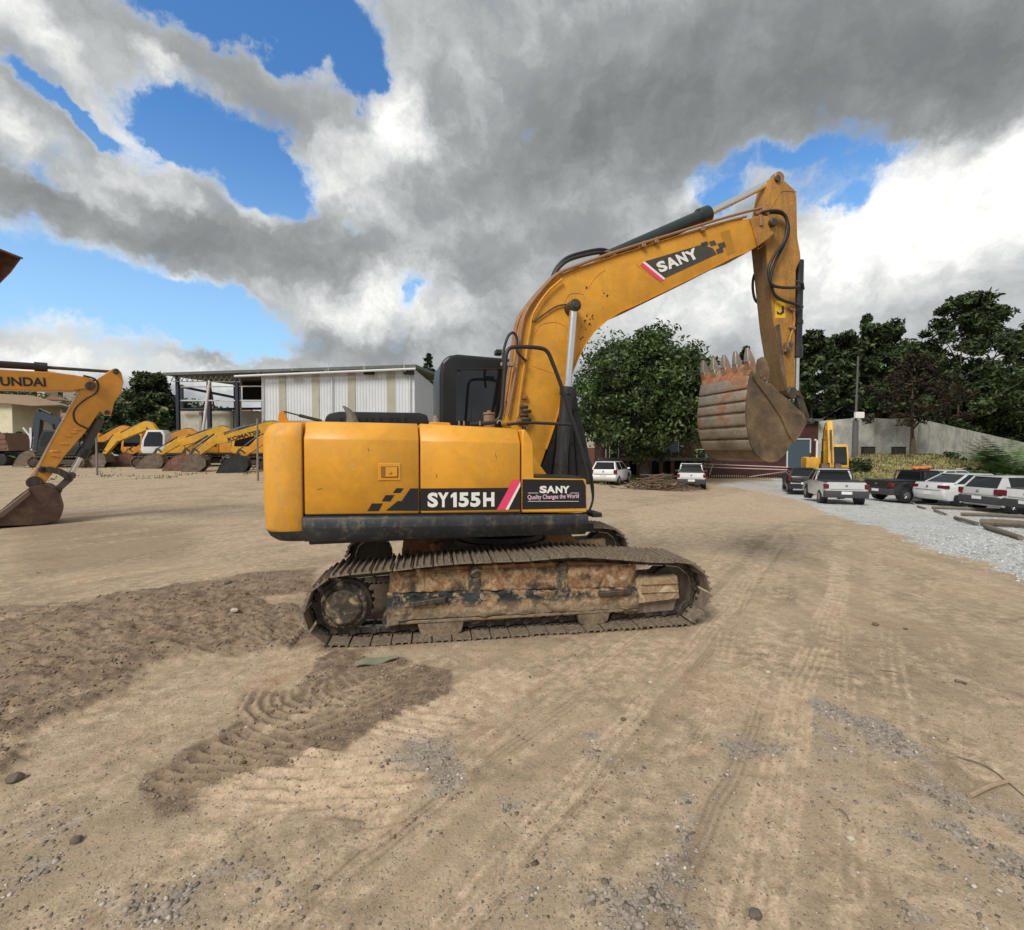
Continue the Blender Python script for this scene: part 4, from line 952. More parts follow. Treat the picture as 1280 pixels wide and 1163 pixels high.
for k, (pth, ww, am, dk_) in enumerate([([(380, 1163), (560, 960), (760, 800), (900, 690), (960, 640)], .22, .5, 0), ([(500, 1170), (680, 980), (830, 840), (930, 720), (975, 650)], .16, 0, .4), ([(640, 1163), (780, 980), (880, 850), (960, 740), (1000, 650)], .20, .45, 0),
        ([(200, 1163), (420, 1010), (640, 860), (780, 770), (880, 690)], .25, .4, .0), ([(0, 1050), (220, 920), (420, 838)], .2, .35, 0), ([(0, 960), (160, 880), (340, 820)], .13, 0, .25), ([(60, 1000), (260, 890), (400, 830)], .12, 0, .25),
        ([(0, 690), (150, 665), (290, 640), (330, 610)], .25, .45, 0), ([(0, 740), (170, 700), (320, 665), (360, 640)], .3, .45, 0), ([(100, 735), (260, 690), (330, 655)], .2, .3, 0), ([(0, 620), (120, 605), (330, 600)], .3, .4, 0), ([(0, 660), (100, 630), (330, 618)], .25, 0, .35), ([(100, 600), (250, 610), (330, 630)], .3, .3, .0),
        ([(740, 640), (850, 628), (960, 616)], .5, .5, 0), ([(800, 690), (900, 660), (1000, 640), (1060, 640)], .4, .5, 0), ([(750, 660), (860, 655), (1000, 660)], .4, 0, .25), ([(900, 760), (960, 690), (1000, 650), (980, 620)], .25, .45, 0), ([(1000, 900), (1060, 780), (1080, 690)], .3, 0, .35), ([(1200, 1100), (1150, 950), (1110, 800), (1080, 700)], .3, 0, .3),
        ([(300, 1163), (500, 1000), (700, 860), (860, 740), (950, 660)], .09, .75, .0), ([(345, 1163), (545, 1000), (735, 865), (885, 745), (968, 662)], .08, 0, .6), ([(560, 1163), (700, 1000), (820, 860), (920, 740), (985, 660)], .10, .75, 0), ([(590, 1163), (725, 1005), (845, 860), (940, 742), (998, 660)], .05, 0, .6),
        ([(120, 1163), (330, 1020), (560, 880), (700, 815)], .10, .6, 0), ([(160, 1163), (370, 1020), (600, 880), (740, 805)], .06, 0, .5), ([(0, 900), (130, 860), (330, 815)], .05, .5, 0), ([(700, 1163), (810, 1000), (900, 870)], .06, .6, .0), ([(820, 1163), (880, 1040), (930, 930), (965, 820), (990, 740), (990, 670)], .07, 0, .6), ([(1060, 1163), (1065, 1000), (1060, 860), (1050, 760), (1030, 690)], .10, .55, 0),
        ([(730, 760), (810, 720), (900, 680), (1000, 655)], .2, .6, 0), ([(720, 745), (800, 705), (890, 668), (990, 645)], .12, 0, .5), ([(900, 820), (930, 740), (960, 680), (965, 640)], .12, .6, 0), ([(1250, 1000), (1220, 860), (1170, 760), (1120, 700)], .12, 0, .5), ([(0, 715), (150, 690), (300, 655), (335, 640)], .12, 0, .5), ([(0, 600), (150, 598), (330, 592)], .4, .5, .0), ([(0, 635), (150, 622), (335, 612)], .15, 0, .5),
        ([(760, 1163), (860, 1000), (930, 880)], .25, .3, 0), ([(1280, 850), (1180, 760), (1120, 690)], .3, .3, 0), ([(0, 800), (100, 745)], .2, .2, 0)]):
    tyre(pth, ww, am, 4, .004, 20 + k, dk_)
# soft patches of pale sand, grey aggregate and darker earth
n1 = fbm(X * .6, Y * .6, 5, 71); n2 = fbm(X * 1.4 + 7, Y * 1.4, 5, 72)
ang = .9; U_ = X * math.cos(ang) + Y * math.sin(ang); V_ = -X * math.sin(ang) + Y * math.cos(ang)
st_ = fbm(U_ * .45, V_ * 4.5, 5, 73); st2 = fbm(X * 4.0, Y * .5, 4, 75)
str_ = st_ * sst(3.5, 1, X / np.maximum(Y, 1) * 4) + st2 * (1 - sst(3.5, 1, X / np.maximum(Y, 1) * 4))
sand = np.maximum(sand, sst(.50, .70, str_) * .42); dark = np.maximum(dark, sst(.50, .34, str_) * .38)
sand = np.maximum(sand, sst(.56, .74, n1) * .22)
for q in ([(900, 880), (950, 750), (1000, 800), (1000, 880)], [(690, 860), (760, 800), (870, 800), (760, 870)], [(780, 635), (1000, 600), (1040, 640), (900, 690), (800, 670)]):
    sand = np.maximum(sand, inpoly(q, Xw, Yw, .25) * .55)
for q in ([(1050, 900), (1120, 900), (1170, 960), (1120, 980), (1060, 950)], [(850, 920), (960, 900), (980, 940), (880, 945)], [(1090, 1000), (1280, 1060), (1280, 1163), (1120, 1163)], [(450, 980), (560, 950), (600, 1000), (470, 1040)], [(250, 1100), (380, 1090), (420, 1163), (230, 1163)],
          [(60, 1045), (120, 1040), (125, 1080), (70, 1080)], [(780, 1010), (860, 960), (880, 1060), (800, 1080)]):
    grav = np.maximum(grav, inpoly(q, X + wx * 1.5, Y + wy * 1.5, .30) * sst(.30, .55, n2 * .6 + .4 * fbm(X * 9, Y * 9, 3, 77)) * 1.0)
for q in ([(1060, 760), (1280, 800), (1280, 900), (1080, 880)], [(1020, 900), (1060, 860), (1080, 1050), (990, 1060)]):
    dark = np.maximum(dark, inpoly(q, Xw, Yw, .3) * .45)
dark = np.maximum(dark, inpoly([(0, 655), (60, 650), (260, 655), (240, 700), (0, 730)], Xw, Yw, .5) * .5)
# under the machine: flattened, darker soil over its footprint
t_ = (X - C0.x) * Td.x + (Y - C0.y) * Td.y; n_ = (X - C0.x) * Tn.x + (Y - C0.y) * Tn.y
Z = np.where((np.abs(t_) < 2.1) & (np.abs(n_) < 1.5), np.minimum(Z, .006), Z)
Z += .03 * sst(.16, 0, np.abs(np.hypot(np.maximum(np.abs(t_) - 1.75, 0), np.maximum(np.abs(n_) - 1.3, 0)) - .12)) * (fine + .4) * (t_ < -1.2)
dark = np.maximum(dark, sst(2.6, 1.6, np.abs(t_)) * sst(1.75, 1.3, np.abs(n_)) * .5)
# pale crushed stone of the parking place
lot = inpoly([(975, 612), (1005, 628), (1060, 648), (1110, 668), (1180, 690), (1280, 720), (1500, 760), (1700, 640), (1400, 588), (1100, 585), (960, 592)], X + wx * 1.0, Y + wy * 1.5, .35)
lot = np.maximum(lot, inpoly([(880, 607), (1000, 596), (1010, 625), (960, 618)], X + wx * 1.6, Y + wy * 1.6, .6) * .6)
kk = sst(0.60, 0.72, X / np.maximum(Y, 1)); bank = kk * sst(27.5, 29.5, Y + wy * 2)
lawn = inpoly([(745, 606), (800, 601), (872, 599), (885, 592), (860, 586), (740, 588)], X + wx * 1.5, Y + wy * 1.5, .5)
gr = np.maximum(bank, lawn); gr = np.maximum(gr, sst(52, 70, Y))
lot = lot * (1 - gr)
ny, nx = X.shape; V = np.stack([X.ravel(), Y.ravel(), Z.ravel()], 1)
ii = np.arange(ny * nx).reshape(ny, nx); Fq = np.stack([ii[:-1, :-1].ravel(), ii[:-1, 1:].ravel(), ii[1:, 1:].ravel(), ii[1:, :-1].ravel()], 1)
m, g = newmat('yard_dirt'); geo = g.n('ShaderNodeNewGeometry').outputs['Position']
ca = g.n('ShaderNodeVertexColor', layer_name='soil'); cs_ = g.n('ShaderNodeSeparateColor', i0=ca.outputs[0]); cb = g.n('ShaderNodeVertexColor', layer_name='cover'); cbs = g.n('ShaderNodeSeparateColor', i0=cb.outputs[0])
nA = g.noise(geo, .9, 8, .62, .6); nB = g.noise(geo, 9, 6, .65); nC = g.noise(geo, 70, 4, .7); nD = g.noise(geo, 260, 3, .6)
vor = g.n('ShaderNodeTexVoronoi', Vector=geo, Scale=85.0); vc = g.n('ShaderNodeSeparateColor', i0=vor.outputs['Color'])
vor2 = g.n('ShaderNodeTexVoronoi', Vector=geo, Scale=30.0); vc2 = g.n('ShaderNodeSeparateColor', i0=vor2.outputs['Color'])
col = g.ramp(nA, [(.3, (.245, .190, .130)), (.45, (.345, .272, .188)), (.55, (.425, .337, .235)), (.7, (.40, .27, .170))])
col = g.mix(g.rng(nB, .35, .7), col, (.475, .372, .265)); col = g.mix(g.rng(g.noise(geo, 2.2, 5, .6), .55, .72, 0, .35), col, (.37, .235, .15))
ed = g.math('ADD', g.math('MULTIPLY', g.math('SUBTRACT', nB, .5), .7), g.math('MULTIPLY', g.math('SUBTRACT', nC, .5), .5))
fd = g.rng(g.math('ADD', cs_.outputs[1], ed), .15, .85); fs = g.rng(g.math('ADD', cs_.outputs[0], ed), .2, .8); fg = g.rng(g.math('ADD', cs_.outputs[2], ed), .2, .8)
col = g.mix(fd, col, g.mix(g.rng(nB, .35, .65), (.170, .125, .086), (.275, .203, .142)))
col = g.mix(g.math('MULTIPLY', fs, .85), col, g.mix(g.rng(nB, .3, .7), (.47, .362, .255), (.59, .465, .335)))
col = g.mix(g.math('MULTIPLY', fg, .8), col, g.mix(vc.outputs[0], (.17, .155, .14), (.40, .37, .33)))
# grit: single grains lighter or darker than the soil
gm = g.rng(vc.outputs[1], .80, .86); gs = g.rng(vor.outputs['Distance'], .42, .30)
col = g.mix(g.math('MULTIPLY', g.math('MULTIPLY', gm, gs), .75), col, g.mix(vc.outputs[2], (.07, .06, .05), (.62, .57, .50)))
gm2 = g.rng(vc2.outputs[1], .90, .93); gs2 = g.rng(vor2.outputs['Distance'], .30, .20)
col = g.mix(g.math('MULTIPLY', g.math('MULTIPLY', gm2, gs2), .8), col, g.mix(vc2.outputs[2], (.10, .09, .08), (.50, .47, .43)))
col = g.mix(.75, col, g.mix(nC, (.12, .11, .10), (.86, .86, .86)), 'OVERLAY'); col = g.mix(.5, col, g.mix(nB, (.25, .25, .25), (.75, .75, .75)), 'OVERLAY')
lotc = g.mix(g.rng(g.noise(geo, 24, 6, .75), .3, .7), (.32, .335, .34), (.66, .68, .675)); lotc = g.mix(g.rng(g.noise(geo, 1.4, 5), .35, .7, 0, .5), lotc, (.36, .34, .29))
col = g.mix(g.rng(g.math('ADD', cbs.outputs[0], g.math('MULTIPLY', g.math('SUBTRACT', g.noise(geo, 3.5, 6, .7), .5), .9)), .3, .7), col, lotc)
grc = g.ramp(g.noise(geo, 1.1, 7, .7), [(.3, (.075, .10, .03)), (.45, (.20, .19, .075)), (.58, (.33, .27, .13)), (.72, (.22, .14, .08))])
col = g.mix(g.rng(g.math('ADD', cbs.outputs[1], g.math('MULTIPLY', g.math('SUBTRACT', nB, .5), .5)), .3, .7), col, grc)
hb = g.math('ADD', g.math('MULTIPLY', nC, .6), g.math('ADD', g.math('MULTIPLY', nD, .22), g.math('MULTIPLY', nB, .9)))
hb = g.math('ADD', hb, g.math('MULTIPLY', g.math('MULTIPLY', gm, gs), .7)); hb = g.math('ADD', hb, g.math('MULTIPLY', g.math('MULTIPLY', gm2, gs2), 1.4))
finish(g, col, .93, 0, hb, .012, .9, spec=.2)
ground = nmesh('ground', V, Fq, m, None, 0); ground.data.polygons.foreach_set('use_smooth', [True] * len(ground.data.polygons)); tag(ground, kind='structure')
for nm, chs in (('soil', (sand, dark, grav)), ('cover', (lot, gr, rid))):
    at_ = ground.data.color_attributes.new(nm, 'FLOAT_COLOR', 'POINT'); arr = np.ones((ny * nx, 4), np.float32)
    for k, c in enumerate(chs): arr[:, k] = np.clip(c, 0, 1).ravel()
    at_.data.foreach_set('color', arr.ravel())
from mathutils.bvhtree import BVHTree
def zground(x, y):
    j = int(np.clip(np.searchsorted(xs, x), 0, nx - 1)); i = int(np.clip(np.searchsorted(ys, y), 0, ny - 1)); return float(Z[i, j])

# loose stones on the yard: one mass
def rocks(name, pts, sizes, mat, seed, label=None, cols=None):
    r = np.random.default_rng(seed); bm = bmesh.new(); bmesh.ops.create_icosphere(bm, subdivisions=1, radius=1)
    b = np.array([v.co[:] for v in bm.verts]); f = np.array([[v.index for v in q.verts] for q in bm.faces]); bm.free(); n = len(pts)
    v = b[None] * (1 + r.uniform(-.38, .38, (n, len(b), 1))) * sizes[:, None, None] * r.uniform(.6, 1.25, (n, 1, 3)) * np.array([1, 1, .62])
    a = r.uniform(0, 6.28, n); c, s = np.cos(a)[:, None], np.sin(a)[:, None]
    v = np.stack([v[..., 0] * c - v[..., 1] * s, v[..., 0] * s + v[..., 1] * c, v[..., 2]], -1) + pts[:, None]
    F_ = (f[None] + (np.arange(n) * len(b))[:, None, None]).reshape(-1, 3)
    o = nmesh(name, v.reshape(-1, 3), F_, mat); return o
def islandmat(name, stops, rough=.8, spec=.3, trans=0, bump=True, normal_var=0):
    m, g = newmat(name); ri = g.n('ShaderNodeNewGeometry').outputs['Random Per Island']; tc = g.n('ShaderNodeTexCoord').outputs['Object']
    c = g.ramp(ri, stops); n = g.noise(tc, 40 if not trans else .9, 3)
    c = g.mix(.5 if not trans else .85, c, g.mix(g.rng(n, .32, .68) if trans else n, (.12, .12, .12) if trans else (.2, .2, .2), (.92, .92, .85) if trans else (.8, .8, .8)), 'OVERLAY')
    p = g.n('ShaderNodeBsdfPrincipled'); g.set(p.inputs['Base Color'], c); p.inputs['Roughness'].default_value = rough; p.inputs['Specular IOR Level'].default_value = spec
    if trans:
        t = g.n('ShaderNodeBsdfTranslucent'); g.set(t.inputs[0], c); mx = g.n('ShaderNodeMixShader', i0=trans, i1=p.outputs[0], i2=t.outputs[0]); g.n('ShaderNodeOutputMaterial', Surface=mx.outputs[0])
    else: g.n('ShaderNodeOutputMaterial', Surface=p.outputs[0])
    return m
STONE = islandmat('loose_stones', [(0, (.13, .11, .09)), (.45, (.25, .21, .17)), (.85, (.36, .31, .26)), (1, (.55, .52, .48))])
r_ = np.random.default_rng(5)
def scat(n, y0, y1, dens):
    P = []; S = []
    while len(P) < n:
        y = y0 + (y1 - y0) * r_.random() ** 1.3; x = r_.uniform(-1.12, 1.12) * y; j = int(np.clip(np.searchsorted(xs, x), 0, nx - 1)); i = int(np.clip(np.searchsorted(ys, y), 0, ny - 1))
        t_ = (x - C0.x) * Td.x + (y - C0.y) * Td.y; n_ = (x - C0.x) * Tn.x + (y - C0.y) * Tn.y
        if abs(t_) < 2.0 and abs(n_) < 1.35: continue
        if r_.random() > .10 + 1.6 * grav[i, j] + .30 * dark[i, j] * (Y[i, j] < 6): continue
        s = .0020 + .0060 * r_.random() ** 4 * (1 + 2.4 * grav[i, j])
        P.append((x, y, Z[i, j] + s * .15)); S.append(s)
    return np.array(P), np.array(S)
P_, S_ = scat(16000, 1.5, 9, 1)
tag(rocks('pebbles', P_, S_, STONE, 8), 'loose grit and small stones scattered over the dirt yard', 'pebbles', kind='stuff')
CLOD = islandmat('soil_clods', [(0, (.12, .09, .062)), (.5, (.20, .15, .106)), (1, (.31, .245, .18))])
P = []; S = []
while len(P) < 6000:
    y = 1.6 + 5.5 * r_.random(); x = r_.uniform(-1.12, .35) * y; j = int(np.clip(np.searchsorted(xs, x), 0, nx - 1)); i = int(np.clip(np.searchsorted(ys, y), 0, ny - 1))
    if dark[i, j] < .42 or r_.random() > dark[i, j] ** 2 * (.25 + .75 * lump[i, j] * 4 + .3): continue
    t_ = (x - C0.x) * Td.x + (y - C0.y) * Td.y; n_ = (x - C0.x) * Tn.x + (y - C0.y) * Tn.y
    if abs(t_) < 2.05 and abs(n_) < 1.4: continue
    s = .003 + .012 * r_.random() ** 4; P.append((x, y, Z[i, j] + s * .2)); S.append(s)
tag(rocks('soil_clods', np.array(P), np.array(S), CLOD, 12), 'loose dark crumbs of churned soil', 'soil crumbs', kind='stuff')
STONE2 = islandmat('crushed_stone', [(0, (.20, .21, .22)), (.5, (.38, .40, .40)), (1, (.66, .68, .67))])
P = []; S = []
while len(P) < 13000:
    y = 6 + 20 * r_.random() ** 1.5; x = r_.uniform(.55, 1.15) * y; j = int(np.searchsorted(xs, x)); i = int(np.searchsorted(ys, y))
    if r_.random() > lot[i, j] ** 2: continue
    s = .010 + .018 * r_.random() ** 2; P.append((x, y, Z[i, j] + s * .1)); S.append(s)
tag(rocks('gravel', np.array(P), np.array(S), STONE2, 9), 'pale grey crushed stone covering the parking area', 'gravel', kind='stuff')
# ================================================================ TREES AND PLANTS
LEAF = islandmat('dense_leaves', [(0, (.028, .052, .016)), (.5, (.05, .092, .026)), (.85, (.08, .13, .038)), (1, (.15, .19, .08))], .5, .4, .2)
LEAFD = islandmat('dark_leaves', [(0, (.018, .034, .014)), (.6, (.036, .062, .022)), (1, (.085, .12, .045))], .6, .3, .15)
LEAFB = islandmat('brown_leaves', [(0, (.022, .016, .013)), (.5, (.042, .028, .022)), (1, (.06, .055, .03))], .7, .2, .15)
LEAFP = islandmat('palm_leaves', [(0, (.03, .07, .02)), (.5, (.07, .13, .04)), (1, (.16, .22, .09))], .45, .4, .2)
GRASSG = islandmat('green_grass', [(0, (.05, .10, .02)), (.6, (.10, .17, .04)), (1, (.22, .24, .09))], .7, .2, .2)
GRASSD = islandmat('dry_grass', [(0, (.07, .10, .03)), (.3, (.15, .15, .06)), (.6, (.26, .22, .11)), (1, (.36, .31, .19))], .8, .2, .2)
BARK = blotch('bark', [(.3, (.05, .038, .028)), (.5, (.10, .078, .058)), (.7, (.17, .14, .11))], 6, .9, .8)
def leaves(name, C, Rd, n, size, mat, parent=None, seed=0, flat=1., up=.3, aspect=1.8):
    r = np.random.default_rng(seed); k = r.integers(0, len(C), n); d = r.normal(0, 1, (n, 3)); d /= np.linalg.norm(d, axis=1)[:, None]
    rr = Rd[k] * r.random(n) ** .45; p = C[k] + d * rr[:, None] * np.array([1, 1, flat])
    nn = r.normal(0, 1, (n, 3)) + d * .8; nn[:, 2] += up * 2; nn /= np.linalg.norm(nn, axis=1)[:, None]
    t = np.cross(nn, r.normal(0, 1, (n, 3))); t /= np.linalg.norm(t, axis=1)[:, None]; b = np.cross(nn, t)
    s = size * r.uniform(.6, 1.35, n)[:, None]
    V = np.stack([p - t * s * aspect * .5, p + b * s * .38, p + t * s * aspect * .5 + nn * s * -.15, p - b * s * .38], 1).reshape(-1, 3)
    F_ = np.arange(4 * n).reshape(-1, 4); return nmesh(name, V, F_, mat, parent)
def tree(name, loc, h, trunk_h, rad, label, cat='tree', group=None, mat=None, n=9000, size=.25, style='dome', seed=1, lean=(0, 0), tr=.25, dens=70):
    r = np.random.default_rng(seed); root = empty(name, loc, 0, label, cat, group); mat = mat or LEAFD; C = []; Rr = []
    ch = h - trunk_h; cz = trunk_h + ch * .5
    m = MB(); m.tube([(0, 0, -.4), (lean[0] * .3, lean[1] * .3, trunk_h * .5), (lean[0] * .6, lean[1] * .6, trunk_h), (lean[0], lean[1], h * .8)], [tr * 1.25, tr, tr * .8, tr * .15], 9, 3)
    if style == 'dome':
        for _ in range(dens):
            d = r.normal(0, 1, 3); d /= np.linalg.norm(d); q = r.uniform(.55, 1.0); lob = 1 + .10 * math.sin(3 * math.atan2(d[1], d[0]) + seed) 
            z = cz + d[2] * ch * .5 * q
            C.append((d[0] * rad * q * lob, d[1] * rad * q * lob, max(z, trunk_h + .2))); Rr.append(rad * r.uniform(.10, .22))
        for _ in range(dens // 3): d = r.normal(0, .4, 3); C.append((d[0] * rad, d[1] * rad, cz + d[2] * ch * .5)); Rr.append(rad * .35)
    elif style == 'open':
        for _ in range(dens):
            a = r.uniform(0, 6.28); z = r.random() ** .7; w_ = rad * (.35 + .75 * math.sin(min(1, z * 1.15 + .12) * math.pi) ** .6) * r.uniform(.25, 1.05)
            C.append((math.cos(a) * w_ + lean[0] * z, math.sin(a) * w_ + lean[1] * z, trunk_h + ch * z)); Rr.append(rad * r.uniform(.09, .21))
    elif style == 'conifer':
        for i in range(dens):
            z = i / dens; w_ = rad * (1 - z) ** .8 + .15; a = i * 2.399; q = r.uniform(.3, 1.0)
            C.append((math.cos(a) * w_ * q, math.sin(a) * w_ * q, trunk_h + ch * z - .12 * w_ * q)); Rr.append(max(.22, w_ * .32))
    C = np.array(C); Rr = np.array(Rr)
    for i in r.permutation(len(C))[:14]:
        c = C[i]; z0 = min(h * .75, max(trunk_h * .6, c[2] - math.hypot(c[0], c[1]) * .7)); f = z0 / h
        m.tube([(lean[0] * f, lean[1] * f, z0), ((c[0] + lean[0] * f) * .5, (c[1] + lean[1] * f) * .5, z0 + (c[2] - z0) * .45 + .2), tuple(c)], [tr * .38, tr * .22, tr * .06], 5, 3)
    m.build('trunk', BARK, root); leaves('crown', C, Rr, n, size, mat, root, seed, .72 if style != 'conifer' else .35)
    return root
def fronds(name, loc, h, n, L, label, cat, mat, seed=1, group=None, thin=.05, droop=1.0, tr=.1):
    r = np.random.default_rng(seed); root = empty(name, loc, 0, label, cat, group)
    m = MB(); m.tube([(0, 0, -.2), (0, 0, max(h, .15))], [tr * 1.2, tr], 8); m.build('trunk', BARK, root); Vs = []; Fs = []
    for i in range(n):
        a = r.uniform(0, 6.28); e = r.uniform(.6, 1.5); l = L * r.uniform(.75, 1.1); px_, pz = 0, h; d = np.array([math.cos(a), math.sin(a)]); S = 12
        for s in range(S):
            u = s / S; ang = e - droop * u * 1.5; q0 = np.array([d[0] * px_, d[1] * px_, pz]); px_ += math.cos(ang) * l / S; pz += math.sin(ang) * l / S
            q1 = np.array([d[0] * px_, d[1] * px_, pz]); w_ = l * .20 * math.sin(math.pi * min(1, u * .9 + .12))
            side = np.array([-d[1], d[0], 0]); fw = (q1 - q0) / np.linalg.norm(q1 - q0)
            for sg in (-1, 1):
                for o_ in (0, .5):
                    b0 = q0 + (q1 - q0) * o_; tip = b0 + side * sg * w_ + fw * w_ * .6 - np.array([0, 0, w_ * .35]); k = len(Vs)
                    Vs += [b0, b0 + fw * thin, tip + fw * thin * .3, tip]; Fs.append((k, k + 1, k + 2, k + 3))
    nmesh('fronds', np.array(Vs), np.array(Fs), mat, root); return root

t0 = atg(806, 37); tree('mango_tree', t0, 11.7, 1.9, 6.1, 'big round dense green tree shading the maroon building', 'tree', mat=LEAF, n=60000, size=.19, style='dome', seed=3, tr=.42, dens=210)
wood = [(1020, 52, 14.5, 5.0, 'open', 1, .9, 'slender dark tree rising just right of the raised stick'),
        (1052, 58, 15.5, 5.2, 'open', 2, 1, 'dark open tree behind the wall beside the lamp pole'),
        (1079, 62, 19.0, 3.2, 'conifer', 3, 1, 'pointed conifer rising above the trees behind the grey wall'),
        (1112, 60, 17.0, 6.0, 'open', 4, 1, 'loose airy tree right of the pointed conifer'),
        (1150, 66, 16.0, 6.2, 'open', 5, 1, 'lower dark tree filling the gap behind the brown tree'),
        (1190, 62, 21.5, 7.4, 'open', 6, 1, 'tall spreading tree with sky showing through its crown'),
        (1238, 70, 22.8, 7.4, 'open', 7, 1, 'tallest broad tree at the right above the sloping wall'),
        (1285, 74, 22.0, 7.0, 'open', 8, 1, 'tall dark tree cut by the right edge of the photo'),
        (1225, 66, 14.0, 6.0, 'dome', 9, 1, 'low dense tree behind the falling part of the wall'),
        (1270, 70, 15.0, 6.5, 'dome', 10, 1, 'low dense tree beyond the wall at the right edge'),
        (1340, 76, 20.0, 7.0, 'open', 11, 1, 'dark tree standing beyond the right edge of the frame'),
        (1030, 60, 8.5, 4.5, 'dome', 12, 1, 'low dark tree mass above the wall behind the digger'),
        (1090, 56, 9.5, 5.0, 'dome', 13, 1, 'low dark tree between lamp pole and brown tree')]
for px, D, h, rad, st, sd_, k, lab in wood:
    b = atg(px, D); top = b.z
    dense = st == 'dome'
    tree('forest_tree' if st != 'conifer' else 'conifer', b, h - .6 - top * .5 + .3, 2.4 if st != 'conifer' else 3, rad, lab, 'tree', 'trees behind the grey wall', LEAFD, 11000 if dense else (7000 if st == 'conifer' else 10500), .38 if not dense else .36, st, 30 + sd_, (rng.uniform(-1, 1), 0), .28, 95 if dense else (90 if st == 'conifer' else 95))
tb_ = atg(1141, 42.5); tree('brown_tree', tb_, 8.6, 2.4, 3.6, 'half dead tree with brown leaves growing before the grey wall', 'tree', None, LEAFB, 6500, .17, 'open', 51, (-.2, 0), .24, 110)
tree('yard_tree', atg(190, 62), 10.8, 1.5, 4.6, 'dark bushy tree behind the parked machines, left of the shed', 'tree', None, LEAFD, 14000, .34, 'open', 61, (.3, 0), .25, 130)
tree('yard_tree', atg(158, 60), 6.8, 1.0, 4.4, 'lower dark tree mass just behind the nearest stick', 'tree', None, LEAFD, 10000, .34, 'dome', 62, (0, 0), .25, 90)
tree('yard_tree', atg(218, 70), 7.0, 1.0, 3.6, 'small dark tree touching the left corner of the shed', 'tree', None, LEAFD, 6000, .34, 'dome', 63, (0, 0), .2, 60)
tree('conifer', atg(537, 66), 14.6, 4, 2.2, 'conifer top peeking over the shed roof beside the cab', 'tree', None, LEAFD, 3500, .34, 'conifer', 64, (0, 0), .2, 50)
tree('conifer', atg(398, 75), 13.7, 4, 2.2, 'tiny tree tip showing over the middle of the shed roof', 'tree', None, LEAFD, 2500, .34, 'open', 65, (0, 0), .2, 40)
tree('yard_tree', atg(-25, 64), 7.8, 2, 3.6, 'dark tree behind the pale house at the left edge', 'tree', None, LEAFD, 5000, .34, 'dome', 66, (0, 0), .2, 50)
for i, (px, D, h, rad, lab) in enumerate(((52, 75, 4.2, 3.4, 'dark shrub tree right of the pale house'), (92, 80, 4.6, 4.5, 'dark shrub tree seen behind the slanting stick'), (118, 72, 4.6, 3.6, 'dark shrub tree left of the parked orange machine'), (300, 85, 7.0, 5.0, 'bushy tree seen through the open shed bay'), (328, 80, 7.4, 4.0, 'bushy tree behind the dark shed corner'), (18, 44, 3.0, 1.5, 'green bush before the wall of the pale house'))):
    tree('shrub', atg(px, D), h, .4, rad, lab, 'shrub', None, LEAFD if i < 5 else LEAFP, 4000, .3, 'dome', 70 + i, (0, 0), .12, 40)
for i, (px, lab) in enumerate(((568, 'low tree behind the cab right of the shed'), (600, 'low dark tree hidden behind the cab glass'), (640, 'low tree behind the foot of the boom'), (672, 'low tree behind the middle of the boom foot'), (700, 'low tree left of the round tree behind the guard'))):
    tree('yard_tree', atg(px, 66 + i), 5.6, .8, 4.2, lab, 'tree', 'low trees behind the big machine', LEAFD, 5000, .34, 'dome', 170 + i, (0, 0), .2, 50)
tree('araucaria', atg(930, 60), 15.4, 8, 2.4, 'thin dark tree whose tip shows above the bucket teeth', 'tree', None, LEAFD, 2600, .4, 'conifer', 77, (0, 0), .16, 30)
fronds('banana_plant', atg(5, 42), .5, 12, 2.3, 'broad leaved plant before the pale house wall', 'plant', LEAFP, 3, thin=.16)
fronds('palm', atg(1262, 30), .5, 44, 3.4, 'bushy pale green palm on the bank at the right edge', 'plant', LEAFP, 4, thin=.08, droop=.62)
for i, (px, D, L, n_, lab) in enumerate(((1190, 30.5, .9, 16, 'small palm on the bank above the silver sedan'), (1086, 30.0, .8, 18, 'little spiky palm on the bank behind the black pickup'), (1156, 31, .6, 12, 'tiny spiky plant on the bank above the black pickup'), (1215, 33, 1.1, 18, 'spiky palm left of the bushy palm on the bank'), (1168, 30, .6, 10, 'tiny palm tuft right above the black pickup cab'), (1240, 31, 1.0, 14, 'low frond plant beside the bushy palm'))):
    fronds('small_palm', atg(px, D), .2, n_, L * 1.5, lab, 'plant', LEAFP, 10 + i, 'small palms on the bank', .05)
for i, (px, D, s, lab) in enumerate(((1072, 35.5, .85, 'round dark shrub on the bank near the digger cab'), (1077, 29.5, .6, 'low yellowish shrub beside the little spiky palm'), (1190, 42, .55, 'dark low shrub at the foot of the sloping wall'), (1222, 46, .5, 'small weed clump under the far end of the wall'), (1145, 31, .4, 'small green weed tuft on the dry bank'), (1205, 29.5, .8, 'scrubby green bush on the bank over the silver hatchback'))):
    b = atg(px, D, s * .4); root = empty('bush', b, 0, lab, 'bush', 'bushes on the dry bank'); r = np.random.default_rng(90 + i); C = r.normal(0, .35, (14, 3)) * s * np.array([1.2, 1.2, .6])
    leaves('foliage', C, np.full(14, s * .45), 900, .13, LEAFD if i in (0, 2) else LEAFP, root, 95 + i); m = MB(); m.tube([(0, 0, -s * .6), (0, 0, .1)], [.04, .02], 6); m.build('stem', BARK, root)
